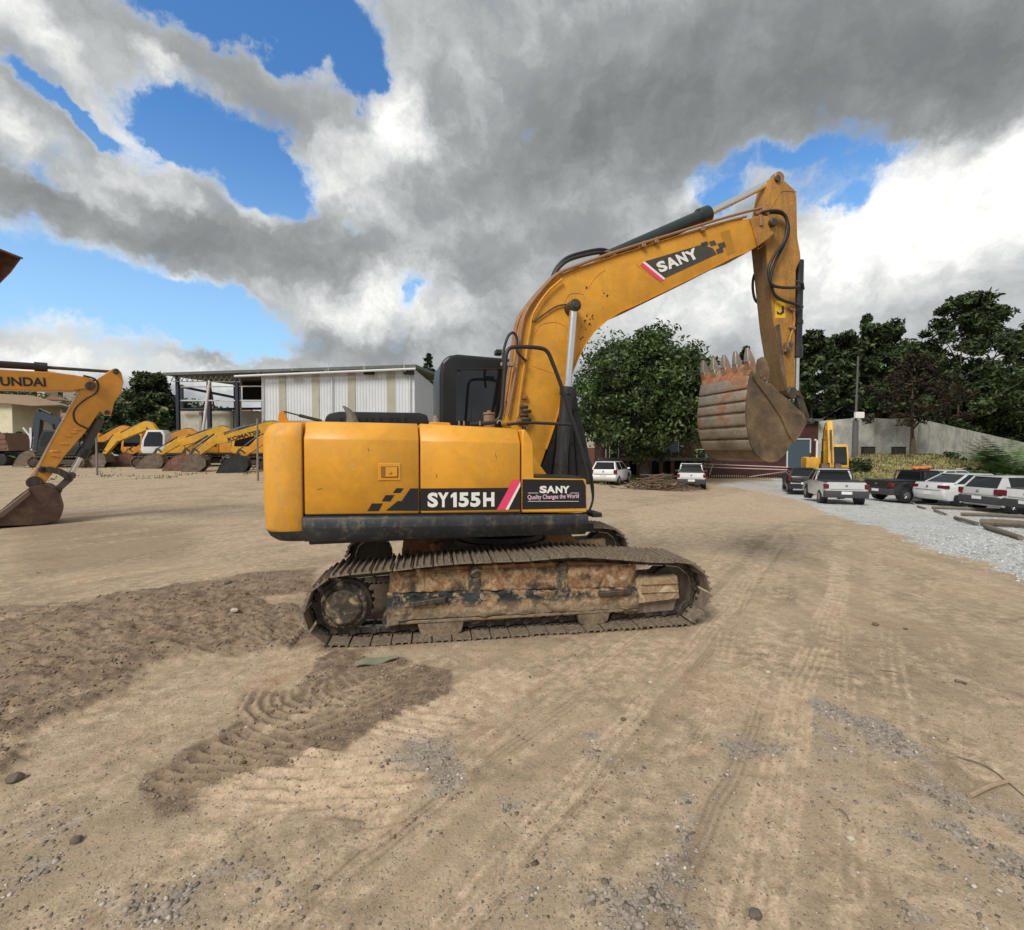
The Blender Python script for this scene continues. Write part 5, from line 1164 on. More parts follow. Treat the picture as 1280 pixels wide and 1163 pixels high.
# grass: lawn under the round tree, dry grass on the bank
def grass(name, pts, L, mat, seed, label):
    r = np.random.default_rng(seed); n = len(pts); a = r.uniform(0, 6.28, n); w = .012 + pts[:, 1] * .0009; l = L * r.uniform(.4, 1.3, n); ln = r.normal(0, .35, (n, 2)) * l[:, None]
    dx = np.stack([np.cos(a) * w, np.sin(a) * w, np.zeros(n)], 1); tip = pts + np.stack([ln[:, 0], ln[:, 1], l], 1)
    V = np.stack([pts - dx, pts + dx, tip + dx * .2, tip - dx * .2], 1).reshape(-1, 3)
    tag(nmesh(name, V, np.arange(4 * n).reshape(-1, 4), mat), label, name.replace('_', ' '), kind='stuff')
def sample(mask, n, y0, y1, u0, u1, seed):
    r = np.random.default_rng(seed); P = []
    while len(P) < n:
        y = r.uniform(y0, y1); x = r.uniform(u0, u1) * y; j = int(np.searchsorted(xs, x)); i = int(np.searchsorted(ys, y))
        if r.random() < mask[i, j]: P.append((x, y, float(gz(x, y)) - .01))
    return np.array(P)
grass('lawn_grass', sample(lawn, 9000, 24, 46, .12, .45, 1), .22, GRASSG, 2, 'short green grass under the big round tree')
grass('bank_grass', sample(bank * (Y < 50), 12000, 26, 46, .62, 1.15, 3), .16, GRASSD, 4, 'dry yellow grass covering the bank below the wall')
grass('yard_weeds', sample(sst(.62, .7, n1) * (Y > 12) * (Y < 40) * (X < -8), 700, 24, 40, -1.0, -.45, 5), .10, GRASSG, 6, 'weeds sprouting around the parked machines')
# far wood and houses on the hills
r = np.random.default_rng(77); P = []
while len(P) < 620:
    y = r.uniform(120, 420); x = r.uniform(-1.25, -.38) * y; P.append((x, y, float(gz(x, y)) + 1.5))
P = np.array(P); tag(leaves('far_wood', P, np.full(len(P), 5.5), 26000, 1.5, LEAFD, None, 78), 'far scrub and trees covering the hills on the horizon', 'far wood', kind='stuff')
r = np.random.default_rng(79); P = []
while len(P) < 300:
    y = r.uniform(70, 150); x = r.uniform(.15, 1.3) * y; P.append((x, y, float(gz(x, y)) + 2.0))
P = np.array(P); tag(leaves('undergrowth', P, np.full(len(P), 3.6), 12000, .9, LEAFD, None, 80), 'dark undergrowth behind the grey wall', 'undergrowth', kind='stuff')

# ================================================================ BUILDINGS AND WALLS
CLAD = worn('white_cladding', (.62, .66, .70), (.40, .42, .42), .3, .4, scale=.6, var=.05)
CLAD2 = worn('grey_cladding', (.50, .53, .55), (.33, .35, .35), .3, .4, scale=.6, var=.05)
BEIGE = worn('beige_sheet', (.40, .40, .32), (.25, .25, .2), .3, .5, scale=.6)
ROOF = worn('grey_roof', (.09, .11, .105), (.2, .2, .18), .5, .6, scale=1)
BLOCK = blotch('block_wall', [(.3, (.22, .22, .20)), (.5, (.34, .34, .31)), (.7, (.44, .43, .39))], .8, .9, .3, .01, fine=.3)
CREAM = blotch('cream_wall', [(.3, (.36, .36, .28)), (.5, (.46, .46, .38)), (.7, (.52, .51, .44))], .7, .9, .2, .01, fine=.25)
NAVY = plain('navy_steel', (.018, .022, .045), .5); WPOST = plain('white_steel', (.6, .62, .63), .5)
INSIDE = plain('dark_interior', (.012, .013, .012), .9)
def corr(x0, x1, y, z0, z1, pitch, dp):                # corrugated sheet facing the camera
    n = int((x1 - x0) / pitch * 2); m = MB(); top = []
    xsx = np.linspace(x0, x1, n * 2 + 1); ysx = [y + (dp if (i // 2) % 2 else 0) for i in range(len(xsx))]
    m.loft([[Vector((a, b, z0)) for a, b in zip(xsx, ysx)], [Vector((a, b, z1)) for a, b in zip(xsx, ysx)]], cap=False, closed=False); return m
YW = 42.; gw = float(gz(-20, 42)); wx_ = lambda px, Y_=YW: (px - 640) / F * Y_
sh = empty('warehouse', (-15, 45, gw), 0, 'white corrugated metal shed with an open steel framed bay at its left', 'warehouse')
L_ = lambda v: Vector(v) - Vector((-15, 45, gw))
XL = Matrix.Translation((15, -45, -gw))
zt = at(420, 465, YW).z; zc_ = at(340, 526, YW).z
corr(wx_(330), wx_(519), YW, zc_, zt + .1, .26, .028).build('front_cladding', CLAD, sh, XL, 20)
m = MB(); m.box(((wx_(330) + wx_(519)) / 2, YW + .15, (gw + zc_) / 2), (wx_(519) - wx_(330), .25, zc_ - gw)); m.build('base_wall', BLOCK, sh, XL)
for a, b in ((350, 358.5), (391, 400), (435.5, 445), (484, 494.5)):
    m = MB(); m.box(((wx_(a) + wx_(b)) / 2, YW - .02, (zc_ + zt) / 2 + .05), (wx_(b) - wx_(a), .02, zt - zc_ - .1)); m.build('beige_strip', BEIGE, sh, XL, 20)
m = MB(); n_ = 30; P0 = Vector((wx_(519), YW, 0)); P1 = Vector((wx_(548.5, 56), 56, 0)); e_ = (P1 - P0) / n_; nn_ = Vector((-e_.y, e_.x, 0)).normalized() * .05
ptsb = []
for i in range(n_ * 2 + 1): ptsb.append(P0 + e_ * i / 2 + (nn_ if (i // 2) % 2 else Vector()))
m.loft([[p + Vector((0, 0, gw)) for p in ptsb], [p + Vector((0, 0, zt + .25 - .0 * i)) for i, p in enumerate(ptsb)]], cap=False, closed=False); m.build('side_cladding', CLAD2, sh, XL, 20)
# roof: low pitch, wide eave
m = MB(); xa, xb = wx_(212), wx_(522); z0_ = at(212, 470.5, YW).z; z1_ = at(522, 461, YW).z
m.loft([[Vector((xa, YW - .6, z0_)), Vector((xa, YW - .6, z0_ + .22)), Vector((xa, 56, z0_ + 1.0)), Vector((xa, 56, z0_ + .8))], [Vector((xb, YW - .6, z1_)), Vector((xb, YW - .6, z1_ + .26)), Vector((xb + .9, 56, z1_ + 1.3)), Vector((xb + .9, 56, z1_ + 1.05))]]); m.build('roof', ROOF, sh, XL)
m = MB(); m.tube([(wx_(300), YW - .62, at(300, 472, YW).z), (xb, YW - .62, z1_ - .12)], .10, 8); m.build('gutter', WPOST, sh, XL)
for px in (330.5, 417, 513.5):
    m = MB(); m.tube([(wx_(px - 6), YW - .6, zt + .1), (wx_(px), YW - .15, zt - .5), (wx_(px - 1), YW - .15, gw + .2)], .05, 6); m.build('downpipe', WPOST, sh, XL)
for px in (371, 464, 513): m = MB(); m.box((wx_(px), YW - .35, zt - .15), (.9, .3, .28), None, .03); m.build('gutter_outlet', INSIDE, sh, XL)
for px in (371, 415, 459, 508):
    m = MB(); m.tube([(wx_(px), YW - .6, zt + .0), (wx_(px), YW - .62, zt + .75)], .03, 6); m.build('roof_stay', WPOST, sh, XL)
# open bay
for px, D, r_1, mt in ((224, 42.2, .12, NAVY), (298, 42.2, .13, NAVY), (301, 42.6, .1, WPOST), (263, 46.5, .15, NAVY), (229, 50, .12, NAVY), (296, 50, .14, NAVY)):
    m = MB(); m.box((wx_(px, D), D, (gw + zt) / 2), (r_1 * 2, r_1 * 2, zt - gw - .1)); m.build('steel_post', mt, sh, XL)
m = MB(); m.tube([tuple(at(253, 545, 41.6)), tuple(at(262, 476, 41.6))], .11, 8); m.build('leaning_prop', WPOST, sh, XL)
m = MB(); m.tube([tuple(at(262, 478, 44)), tuple(at(268, 512, 44))], .07, 6); m.tube([tuple(at(259, 478, 44)), tuple(at(263, 512, 44))], .05, 6); m.build('red_brace', plain('red_oxide', (.18, .05, .05), .6), sh, XL)
for (a, b, c, d, rr, D, mt) in ((226, 484, 330, 483, .05, 42.3, WPOST), (222, 501, 330, 501, .06, 42.3, WPOST), (228, 484, 298, 498, .12, 44, NAVY), (222, 512, 330, 511, .12, 47.5, NAVY)):
    m = MB(); m.tube([tuple(at(a, b, D)), tuple(at(c, d, D))], rr, 6); m.build('girt', mt, sh, XL)
m = MB(); k_ = 26; pts = []
for i in range(k_ + 1):
    px = 214 + (300 - 214) * i / k_; pts.append(tuple(at(px, (470.5 + .03 * 0) if i % 2 else 476.5, YW + .1)))
m.tube(pts, .05, 5); m.tube([tuple(at(216, 477, YW + .1)), tuple(at(300, 477.5, YW + .1))], .04, 5); m.build('roof_truss', WPOST, sh, XL)
m = MB(); m.box(((wx_(222, 48) + wx_(331, 48)) / 2, 48.2, (gw + at(270, 514, 48).z) / 2), (wx_(331, 48) - wx_(222, 48), .25, at(270, 514, 48).z - gw)); m.build('low_wall', CREAM, sh, XL)
for px in (252, 291):
    m = MB(); m.box((wx_(px, 48), 48.0, (gw + at(px, 514, 48).z) / 2), (.25, .16, at(px, 514, 48).z - gw)); m.build('wall_pier', BLOCK, sh, XL)
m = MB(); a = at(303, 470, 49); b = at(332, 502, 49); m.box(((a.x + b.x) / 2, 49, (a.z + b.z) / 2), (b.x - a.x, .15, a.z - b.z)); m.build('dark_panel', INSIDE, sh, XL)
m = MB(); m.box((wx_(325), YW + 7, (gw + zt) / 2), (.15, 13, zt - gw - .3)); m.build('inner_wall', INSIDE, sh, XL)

# maroon building behind the round tree
MAR = blotch('shaded_maroon', [(.3, (.045, .020, .018)), (.5, (.062, .027, .024)), (.7, (.085, .036, .03))], .8, .8, .1, .01, fine=.2)  # maroon darkened, the round tree's shade put into the colour
YB_ = 46.; gb = float(gz(20, 46)); bb = empty('maroon_building', (15, 48, gb), 0, 'low maroon building with white framed openings behind the round tree', 'building')
XB = Matrix.Translation((-15, -48, -gb)); bx = lambda px, D=YB_: (px - 640) / F * D
zt2 = at(1000, 527, YB_).z
m = MB(); m.box(((bx(752) + bx(1022)) / 2, YB_ + 3, (gb + zt2) / 2), (bx(1022) - bx(752), 6, zt2 - gb)); m.build('wall', MAR, bb, XB)
m = MB(); m.box(((bx(750) + bx(1024)) / 2, YB_ + 2.9, zt2 + .12), (bx(1024) - bx(750), 6.8, .2)); m.build('roof', ROOF, bb, XB)
def opening(x0, y0, x1, y1, mat_, nm, D=YB_ - .03, fr=.09):
    a = at(x0, y0, D); b = at(x1, y1, D); m = MB(); m.box(((a.x + b.x) / 2, D, (a.z + b.z) / 2), (b.x - a.x, .06, a.z - b.z)); o = m.build(nm, mat_, bb, XB)
    m = MB()
    for q in (((a.x, a.z), (a.x, b.z)), ((a.x, a.z), (b.x, a.z)), ((b.x, a.z), (b.x, b.z))): m.tube([(q[0][0], D - .04, q[0][1]), (q[1][0], D - .04, q[1][1])], fr, 4)
    m.build('frame', WPOST, o, XB); return o
opening(984, 549, 1012, 584, plain('blue_grey_door', (.055, .085, .11), .5), 'door', fr=.07)
opening(829, 551, 848, 566, GLASS, 'window', fr=.03); opening(784, 548, 800, 563, GLASS, 'window', fr=.03); opening(762, 550, 773, 578, INSIDE, 'doorway', fr=.05); opening(871, 562, 882, 583, INSIDE, 'doorway', fr=.05)
m = MB(); a = at(758, 545, YB_ - 2); m.tube([tuple(at(758, 548, YB_ - 2)), tuple(at(757, 590, YB_ - 2))], .06, 6); m.build('porch_post', WPOST, bb, XB)
# porch parapet with piers
pw = empty('parapet_wall', (10, 43, float(gz(10, 43))), 0, 'low dark parapet with brick piers in front of the maroon building', 'wall'); XP = Matrix.Translation((-10, -43, -float(gz(10, 43))))
m = MB(); a = at(748, 573, 43); b = at(888, 577, 43); m.box(((a.x + b.x) / 2, 43, (a.z + b.z) / 2 + .05), (b.x - a.x, .5, .28), None, .02); m.build('coping', plain('grey_coping', (.16, .14, .14), .8), pw, XP)
m = MB(); m.box(((a.x + b.x) / 2, 43.3, (a.z + float(gz(10, 43))) / 2 - .1), (b.x - a.x, .1, a.z - float(gz(10, 43)))); m.build('back_wall', INSIDE, pw, XP)
BRICK = worn('brick', (.14, .065, .04), (.2, .14, .1), .4, .9, scale=3)
for px in range(756, 888, 14):
    z_ = at(px, 576, 43).z; m = MB(); m.box((bx(px, 43), 43, (z_ + float(gz(10, 43))) / 2), (.32, .3, z_ - float(gz(10, 43)))); m.build('pier', BRICK, pw, XP)
# slatted fence right of it
fn = empty('slat_fence', (19, 41, float(gz(19, 41))), 0, 'low dark red lattice fence behind the taped off entrance', 'fence'); XF = Matrix.Translation((-19, -41, -float(gz(19, 41))))
gf = float(gz(19, 41)); m = MB()
for i in range(36): x_ = bx(886, 41) + i * .19; m.box((x_, 41, gf + .5), (.10, .03, 1.0))
m.build('slats', MAR, fn, XF)
for z_ in (.12, .92): m = MB(); m.box(((bx(886, 41) + bx(986, 41)) / 2, 41.04, gf + z_), (bx(986, 41) - bx(886, 41), .04, .08)); m.build('rail', MAR, fn, XF)
TAPE = plain('pale_tape', (.55, .42, .42), .6)
for i, (a, b, D1, c, d, D2, lab) in enumerate(((878, 580, 38, 1000, 585, 33, 'upper pale barrier tape stretched across the entrance'), (878, 584, 38, 998, 588, 33, 'second pale barrier tape just below the upper one'), (937, 596, 36, 998, 587.5, 33, 'slanting pale barrier pole in front of the lattice fence'))):
    m = MB(); m.tube([tuple(at(a, b, D1)), tuple(at(c, d, D2))], .035, 5); tag(m.build('barrier_tape', TAPE), lab, 'barrier tape', 'barrier tapes')
m = MB(); m.tube([tuple(at(891, 580, 38)), tuple(at(887, 594, 38))], .04, 5); tag(m.build('barrier_post', TAPE), 'thin leaning post holding the barrier tapes', 'post')
# small pale building left of it
oh = empty('outbuilding', (9, 52, float(gz(9, 52))), 0, 'pale outbuilding with brick base glimpsed left of the maroon building', 'building'); XO = Matrix.Translation((-9, -52, -float(gz(9, 52)))); go = float(gz(9, 52))
m = MB(); zz_ = at(740, 538, 50).z; zm = at(740, 560, 50).z; m.box((bx(738, 50), 51, (zz_ + zm) / 2), (2.6, 2, zz_ - zm)); m.build('wall', CREAM, oh, XO)
m = MB(); m.box((bx(738, 50), 50.95, (zm + go) / 2), (2.7, 2.1, zm - go)); m.build('brick_base', BRICK, oh, XO)
m = MB(); m.box((bx(738, 50), 51, zz_ + .08), (3, 2.4, .15)); m.build('roof', ROOF, oh, XO)

# grey concrete wall on the bank
WALLM = blotch('grey_wall', [(.3, (.24, .25, .25)), (.48, (.36, .37, .36)), (.6, (.46, .47, .45)), (.75, (.32, .32, .29))], .9, .95, .5, .02, fine=.4, dist=.6)
cw_ = [(1006, 528, 46.5), (1068, 523, 46), (1150, 524, 46.5), (1300, 558, 64)]
gws = empty('concrete_wall', (35, 46, 1.5), 0, 'long grey rendered wall on top of the grassy bank', 'wall'); XW = Matrix.Translation((-35, -46, -1.5))
for i in range(3):
    (p0, y0_, D0), (p1, y1_, D1) = cw_[i], cw_[i + 1]; n_ = (2, 3, 6)[i]
    for k in range(n_):
        f0, f1 = k / n_, (k + 1) / n_; q = []
        for f in (f0, f1):
            A = at(p0, y0_, D0); B = at(p1, y1_, D1); v = A.lerp(B, f); q.append(v)
        d = (q[1] - q[0]); d.z = 0; nn_ = Vector((-d.y, d.x, 0)).normalized() * .2
        m = MB(); lo = lambda v: Vector((v.x, v.y, float(gz(v.x, v.y)) - .6))
        a, b = q[0], q[1]; dd = d.normalized() * .16
        m.loft([[lo(a) , lo(a) + nn_, a + nn_, a], [lo(b), lo(b) + nn_, b + nn_, b]]); m.build('wall_panel', WALLM, gws, XW)
        m = MB(); c_ = a - nn_.normalized() * .04; m.loft([[lo(c_) - dd, lo(c_) - dd + nn_ * 1.4, c_ - dd + nn_ * 1.4 + Vector((0, 0, .03)), c_ - dd + Vector((0, 0, .03))], [lo(c_) + dd, lo(c_) + dd + nn_ * 1.4, c_ + dd + nn_ * 1.4 + Vector((0, 0, .03)), c_ + dd + Vector((0, 0, .03))]]); m.build('pillar', BLOCK, gws, XW)
lp_ = empty('lamp_post', atg(1068.5, 43), 0, 'tall thin pole with a small white box in front of the wall', 'pole')
m = MB(); m.tube([(0, 0, -.2), (0, 0, 3.3)], [.26, .22], 10); m.tube([(0, 0, 3.3), (.1, 0, 9)], [.10, .07], 8); m.build('pole', worn('pole_concrete', (.10, .10, .095), (.2, .2, .18), .4, .9), lp_)
m = MB(); m.box((.1, -.3, 3.75), (.75, .3, .55), None, .03); m.build('meter_box', WHITE, lp_)
for i, (px, D, lab) in enumerate(((1085, 43, 'dark box standing at the wall foot near the pole'), (1123, 43, 'dark box at the wall foot left of the brown tree'))):
    m = MB(); m.box((0, 0, .35), (1.0, .5, .7), None, .05); m.box((0, 0, .73), (1.06, .56, .06), None, .02); o = m.build('crate', BLK2); o.location = atg(px, D); tag(o, lab, 'box', 'boxes at the wall foot')

# house, truck, sign pole and posts at the left
hs = empty('house', atg(10, 56), 0, 'pale yellow house with a tiled roof at the left edge', 'house'); hb_ = hs.location; XH = Matrix.Translation(-hb_)
ze = at(20, 507, 56).z; m = MB(); m.box((bx(0, 56) - 3, 59, (ze + hb_.z) / 2), (bx(38, 56) - bx(-60, 56), 6, ze - hb_.z + .6)); m.build('wall', worn('pale_wall', (.62, .60, .44), (.4, .38, .3), .2, .8, scale=.5), hs, XH)
m = MB(); xr = bx(48, 56); xl = bx(-80, 56)
m.loft([[Vector((xl, 55.4, ze + .2)), Vector((xl, 59, ze + 1.9)), Vector((xl, 63, ze + .2)), Vector((xl, 59, ze + 1.6))], [Vector((xr - 3.0, 55.4, ze + .2)), Vector((xr - 3.6, 59, ze + 1.5)), Vector((xr - 3.0, 63, ze + .2)), Vector((xr - 3.3, 59, ze + 1.2))], [Vector((xr, 55.4, ze - .1)), Vector((xr, 59, ze + .35)), Vector((xr, 63, ze - .1)), Vector((xr, 59, ze + .1))]]); m.build('roof', worn('roof_tiles', (.30, .20, .13), (.2, .15, .1), .4, .9, scale=2), hs, XH)
for i in range(12):
    y = r.uniform(210, 400); x = r.uniform(-1.08, -.80) * y if i < 9 else r.uniform(-.62, -.5) * y; b = onground(x, y, .0); o = empty('hill_house', b, r.uniform(-.5, .5), ['pale house with red roof among trees on the far hill', 'white house on the far hillside'][i % 2], 'house', 'houses on the far hills')
    w_ = r.uniform(6, 10); h_ = r.uniform(2.5, 5) + 3; m = MB(); m.box((0, 0, h_ / 2), (w_, 7, h_)); m.build('wall', CREAM if i % 2 else BLOCK, o)
    m = MB(); m.prism([(-w_ / 2 - .6, h_), (0, h_ + 2.2), (w_ / 2 + .6, h_)], -4, 4); m.build('roof', worn('tiles', (.34, .17, .10), (.25, .18, .14), .3, .9) if i == 0 else bpy.data.materials['tiles'], o)
for i, (px, D, h_, lab) in enumerate(((121, 27, 2.9, 'thin rusty post standing near the orange stick'), (322, 24, 3.1, 'thin pale post just left of the big counterweight'))):
    m = MB(); m.tube([(0, 0, -.2), (0, 0, h_ * .5), (.02, 0, h_)], [.055, .05, .045], 8); o = m.build('fence_post', worn('post_wood', (.22, .20, .17), (.12, .1, .08), .4, .9)); o.location = atg(px, D); tag(o, lab, 'post', 'thin posts in the yard')
sp0 = empty('sign_pole', atg(40, 38), 0, 'white wooden pole with short cross arms beside the truck', 'pole')
m = MB(); m.box((0, 0, 1.5), (.16, .12, 3.2)); m.box((.45, 0, 2.3), (1.2, .08, .14)); m.box((-.35, 0, 2.75), (.9, .06, .12), Matrix.Rotation(.9, 3, 'Y')); m.build('pole', WPOST, sp0)
tk = empty('dump_truck', atg(-12, 42), 0, 'brown dump truck parked at the left edge', 'truck')
m = MB(); m.prism([(-3.6, 1.25), (-3.4, 2.6), (2.5, 2.8), (2.9, 1.25)], -1.2, 1.2, .03)
for z_ in (1.5, 1.9, 2.3): m.box((-.4, -1.22, z_), (6.1, .06, .10))
m.build('dump_body', worn('brown_steel', (.17, .09, .06), (.12, .08, .06), .5, .7), tk)
m = MB(); m.box((-.5, 0, 1.0), (7.5, .9, .35)); m.build('chassis', BLK, tk); m = MB(); m.box((-5.0, 0, 1.8), (2.0, 2.3, 2.2), None, .15, 2); cb_ = m.build('cab', BLK, tk)
for x_ in (-4.6, .9, 2.1):
    for s_ in (-1, 1): m = MB(); m.cyl((x_, s_ * .8, .5), (x_, s_ * 1.15, .5), .5, n=20, bev=.04); m.build('wheel', BLK2, tk)
# ================================================================ OTHER MACHINES
def arm_outline(P, Wd):
    P = [Vector(p) for p in P]; a, b = [], []
    for i, p in enumerate(P):
        t = (P[min(i + 1, len(P) - 1)] - P[max(i - 1, 0)]).normalized(); nn = Vector((-t.y, t.x)); a.append(p + nn * Wd[i] / 2); b.append(p - nn * Wd[i] / 2)
    return [(v.x, v.y) for v in a] + [(v.x, v.y) for v in b[::-1]]
BK = [(-.28, .06), (.05, .16), (.42, .06), (.80, -.22), (1.10, -.60), (1.28, -1.02), (1.12, -1.02), (.2, -.98), (-.30, -.86), (-.46, -.55), (-.42, -.2)]
def bucket_at(root, pin, ang, sc, mat, w=1.1, prof=BK, name='bucket', teeth=True):
    c, s = math.cos(ang), math.sin(ang); T = lambda x, z: (pin[0] + sc * (x * c - z * s), pin[1] + sc * (x * s + z * c)); m = MB()
    sh_ = prof[0:7] if prof is BK else prof; hw = w / 2
    m.prism([T(*p) for p in prof], -hw, -hw + .03, .0); m.prism([T(*p) for p in prof], hw - .03, hw, .0); 
    shell = [Vector(T(*p)) for p in prof[-2:] + prof[0:6]]; rings = []
    for i, p in enumerate(shell):
        t = (shell[min(i + 1, len(shell) - 1)] - shell[max(i - 1, 0)]).normalized(); nn = Vector((t.y, -t.x)) * .03
        rings.append([Vector((p.x, -hw - .01, p.y)), Vector((p.x, hw + .01, p.y)), Vector((p.x + nn.x, hw + .01, p.y + nn.y)), Vector((p.x + nn.x, -hw - .01, p.y + nn.y))])
    m.loft(rings)
    for k in range(7): a = shell[4].lerp(shell[-1], k / 6.5); m.box((a.x, 0, a.y), (.03, w + .03, .03))
    o = m.build(name, mat, root, None, 30)
    if teeth:
        a = Vector(T(*prof[5])); b = Vector(T(prof[5][0] + .14, prof[5][1] - .12))
        for k in range(5):
            y = -hw + .08 + k * (w - .16) / 4; m = MB(); m.loft([[Vector((a.x, y - .05, a.y - .03)), Vector((a.x, y + .05, a.y - .03)), Vector((a.x, y + .05, a.y + .05)), Vector((a.x, y - .05, a.y + .05))], [Vector((b.x, y - .02, b.y)), Vector((b.x, y + .02, b.y)), Vector((b.x, y + .02, b.y + .02)), Vector((b.x, y - .02, b.y + .02))]]); m.build('tooth', mat, o)
    return o
def carriage(root, paint, white_cab=False, sc=1.):
    """tracks, deck, engine house, counterweight and cab of a standing machine; x ahead, y left"""
    for s_ in (-1, 1):
        yc = s_ * 1.02; m = MB(); pr = []
        for a in np.linspace(90, 270, 10): pr.append((-1.65 + .40 * math.cos(R(a)), .42 + .40 * math.sin(R(a))))
        for a in np.linspace(-90, 90, 10): pr.append((1.65 + .40 * math.cos(R(a)), .42 + .40 * math.sin(R(a))))
        ring = []; P_ = catmull([Vector((a, 0, b)) for a, b in pr + pr[:1]], 4); L = [0]
        for a, b in zip(P_, P_[1:]): L.append(L[-1] + (b - a).length)
        for k in range(44):
            d = L[-1] * k / 44; i = max(0, min(len(P_) - 2, int(np.searchsorted(L, d)) - 1)); a, b = P_[i], P_[i + 1]; t = (b - a).normalized(); c = a.lerp(b, (d - L[i]) / max(1e-6, L[i + 1] - L[i])); o = Vector((t.z, 0, -t.x)) * -1
            m.box(c + Vector((0, yc, 0)), (.17, .52, .035), Matrix((t, (0, 1, 0), o)).transposed()); m.box(c + o * .0 + Vector((0, yc, 0)), (.02, .5, .10), Matrix((t, (0, 1, 0), o)).transposed())
        tb2 = m.build('track_belt', SHOE, root)
        m = MB(); m.box((0, yc, .43), (2.7, .30, .36), None, .04)
        for x_ in (-1.65, 1.65): m.cyl((x_, yc - .16, .42), (x_, yc + .16, .42), .33, n=24, bev=.02); m.cyl((x_, yc - .2, .42), (x_, yc + .2, .42), .16, n=16, bev=.01)
        m.build('track_frame', DSTEEL, root)
    m = MB(); m.cyl((0, 0, .4), (0, 0, .95), .5, n=24); m.box((-.3, 0, 1.0), (3.6, 2.3, .16), None, .02); m.build('deck', BLK, root)
    m = MB(); m.box((-.95, -.62, 1.50), (2.5, 1.05, .84), None, .05, 2); m.box((-.95, .50, 1.50), (1.35, 1.2, .80), None, .05, 2); m.build('engine_house', paint, root)
    m = MB(); R_ = []
    for z, i in ((1.02, .12), (1.15, .02), (1.75, .0), (1.95, .08)):
        pts = [Vector((-1.75, -1.18 + i, z))] + [Vector((-2.0 - (.5 - i) * math.cos(R(a)), (1.16 - i) * math.sin(R(a)), z)) for a in np.linspace(-78, 78, 9)] + [Vector((-1.75, 1.18 - i, z))]; R_.append(pts)
    m.loft(R_); m.build('counterweight', paint, root, None, 50)
    cp_ = [(-.25, 1.08), (-.30, 2.55), (-.12, 2.85), (.95, 2.85), (1.30, 2.1), (1.42, 1.35), (1.30, 1.08)]
    m = MB(); m.prism(cp_, .22, 1.14, .05, 2); c = m.build('cab', WPOST if white_cab else paint, root, None, 40)
    for y_ in (.215, 1.145):
        m = MB(); m.prism([(-.12, 1.6), (-.15, 2.45), (0, 2.7), (.85, 2.7), (1.13, 2.1), (1.2, 1.6)], min(y_, y_ - .004), y_ + .004, 0); m.build('cab_window', GLASS, c)
    m = MB(); m.loft([[Vector((1.06, y, 2.68)), Vector((1.32, y, 2.1)), Vector((1.44, y, 1.5))] for y in (.32, 1.04)], cap=False, closed=False); m.build('windscreen', GLASS, c)
    m = MB(); m.tube([(-1.3, -.7, 1.9), (-1.3, -.7, 2.25)], .05, 8); m.build('exhaust', DSTEEL, root)
def machine(name, loc, yaw, paint, armp, bmat, label, group, pose, bang=0., white=False, bsc=1., gold=False):
    root = empty(name, loc, yaw, label, 'excavator', group); carriage(root, paint, white)
    f, b, t, st, se = [Vector(p) for p in pose]
    q = catmull([Vector((v.x, v.y, 0)) for v in (f, f.lerp(b, .8) + Vector((-.08, .05)), b, b.lerp(t, .25) + Vector((.02, .04)), t)], 3); n = len(q); P2 = [(v.x, v.y) for v in q]; Wd = [.36 + .34 * math.sin(math.pi * min(1, i / (n - 1) * .82 + .12)) for i in range(n)]
    m = MB(); m.prism(arm_outline(P2, Wd), -.2, .2, .02); bo_ = m.build('boom', armp, root, None, 30)
    m = MB(); Wt = [(p[0], p[1] + Wd[i] / 2 + .05) for i, p in enumerate(P2)]; m.tube([(a, -.2, c) for a, c in Wt], .03, 5); m.tube([(a, .05, c) for a, c in Wt], .03, 5); m.build('hydraulic_pipe', DSTEEL, bo_)
    dv = (se - st).normalized(); m = MB(); m.prism(arm_outline([st, st.lerp(se, .22), st.lerp(se, .36), se], [.16, .48, .50, .24]), -.16, .16, .02); s2 = m.build('stick', armp, root, None, 30)
    for y_ in (-.28, .28):
        a = Vector((.75, y_, 1.35)); e = Vector((f.lerp(b, .9).x + .1, y_, f.lerp(b, .9).y + .05)); m = MB(); m.cyl(a, a.lerp(e, .55), .07, n=12); m.cyl(a.lerp(e, .55), e, .04, n=10); m.build('boom_cylinder', BLK, root)
    k = b.lerp(t, .25); a = Vector((k.x, 0, k.y + .45)); e = Vector((st.x, 0, st.y)); m = MB(); m.cyl(a, a.lerp(e, .6), .075, n=12); m.cyl(a.lerp(e, .6), e, .04, n=10); m.build('stick_cylinder', BLK, root)
    nn = Vector((dv.y, -dv.x)) * -1
    if nn.x < 0: nn = -nn
    a = st.lerp(se, .22) + nn * .32; e = se + nn * .42 - dv * .25; m = MB(); m.cyl((a.x, 0, a.y), (a.lerp(e, .6).x, 0, a.lerp(e, .6).y), .06, n=12); m.cyl((a.lerp(e, .6).x, 0, a.lerp(e, .6).y), (e.x, 0, e.y), .035, n=10); m.build('bucket_cylinder', BLK, root)
    for y_ in (-.15, .15): m = MB(); m.prism(arm_outline([se - dv * .35, e, se + nn * .25 + dv * .15], [.09, .10, .09]), y_ - .02, y_ + .02, 0); m.build('bucket_link', DSTEEL, root)
    bucket_at(root, (se.x, se.y), bang, bsc, bmat)
    return root
REST = [(.15, 1.5), (2.2, 2.75), (4.9, 1.8), (4.5, 2.35), (6.3, .95)]
yw = R(180 + 18); fw = Vector((math.cos(yw), math.sin(yw), 0))
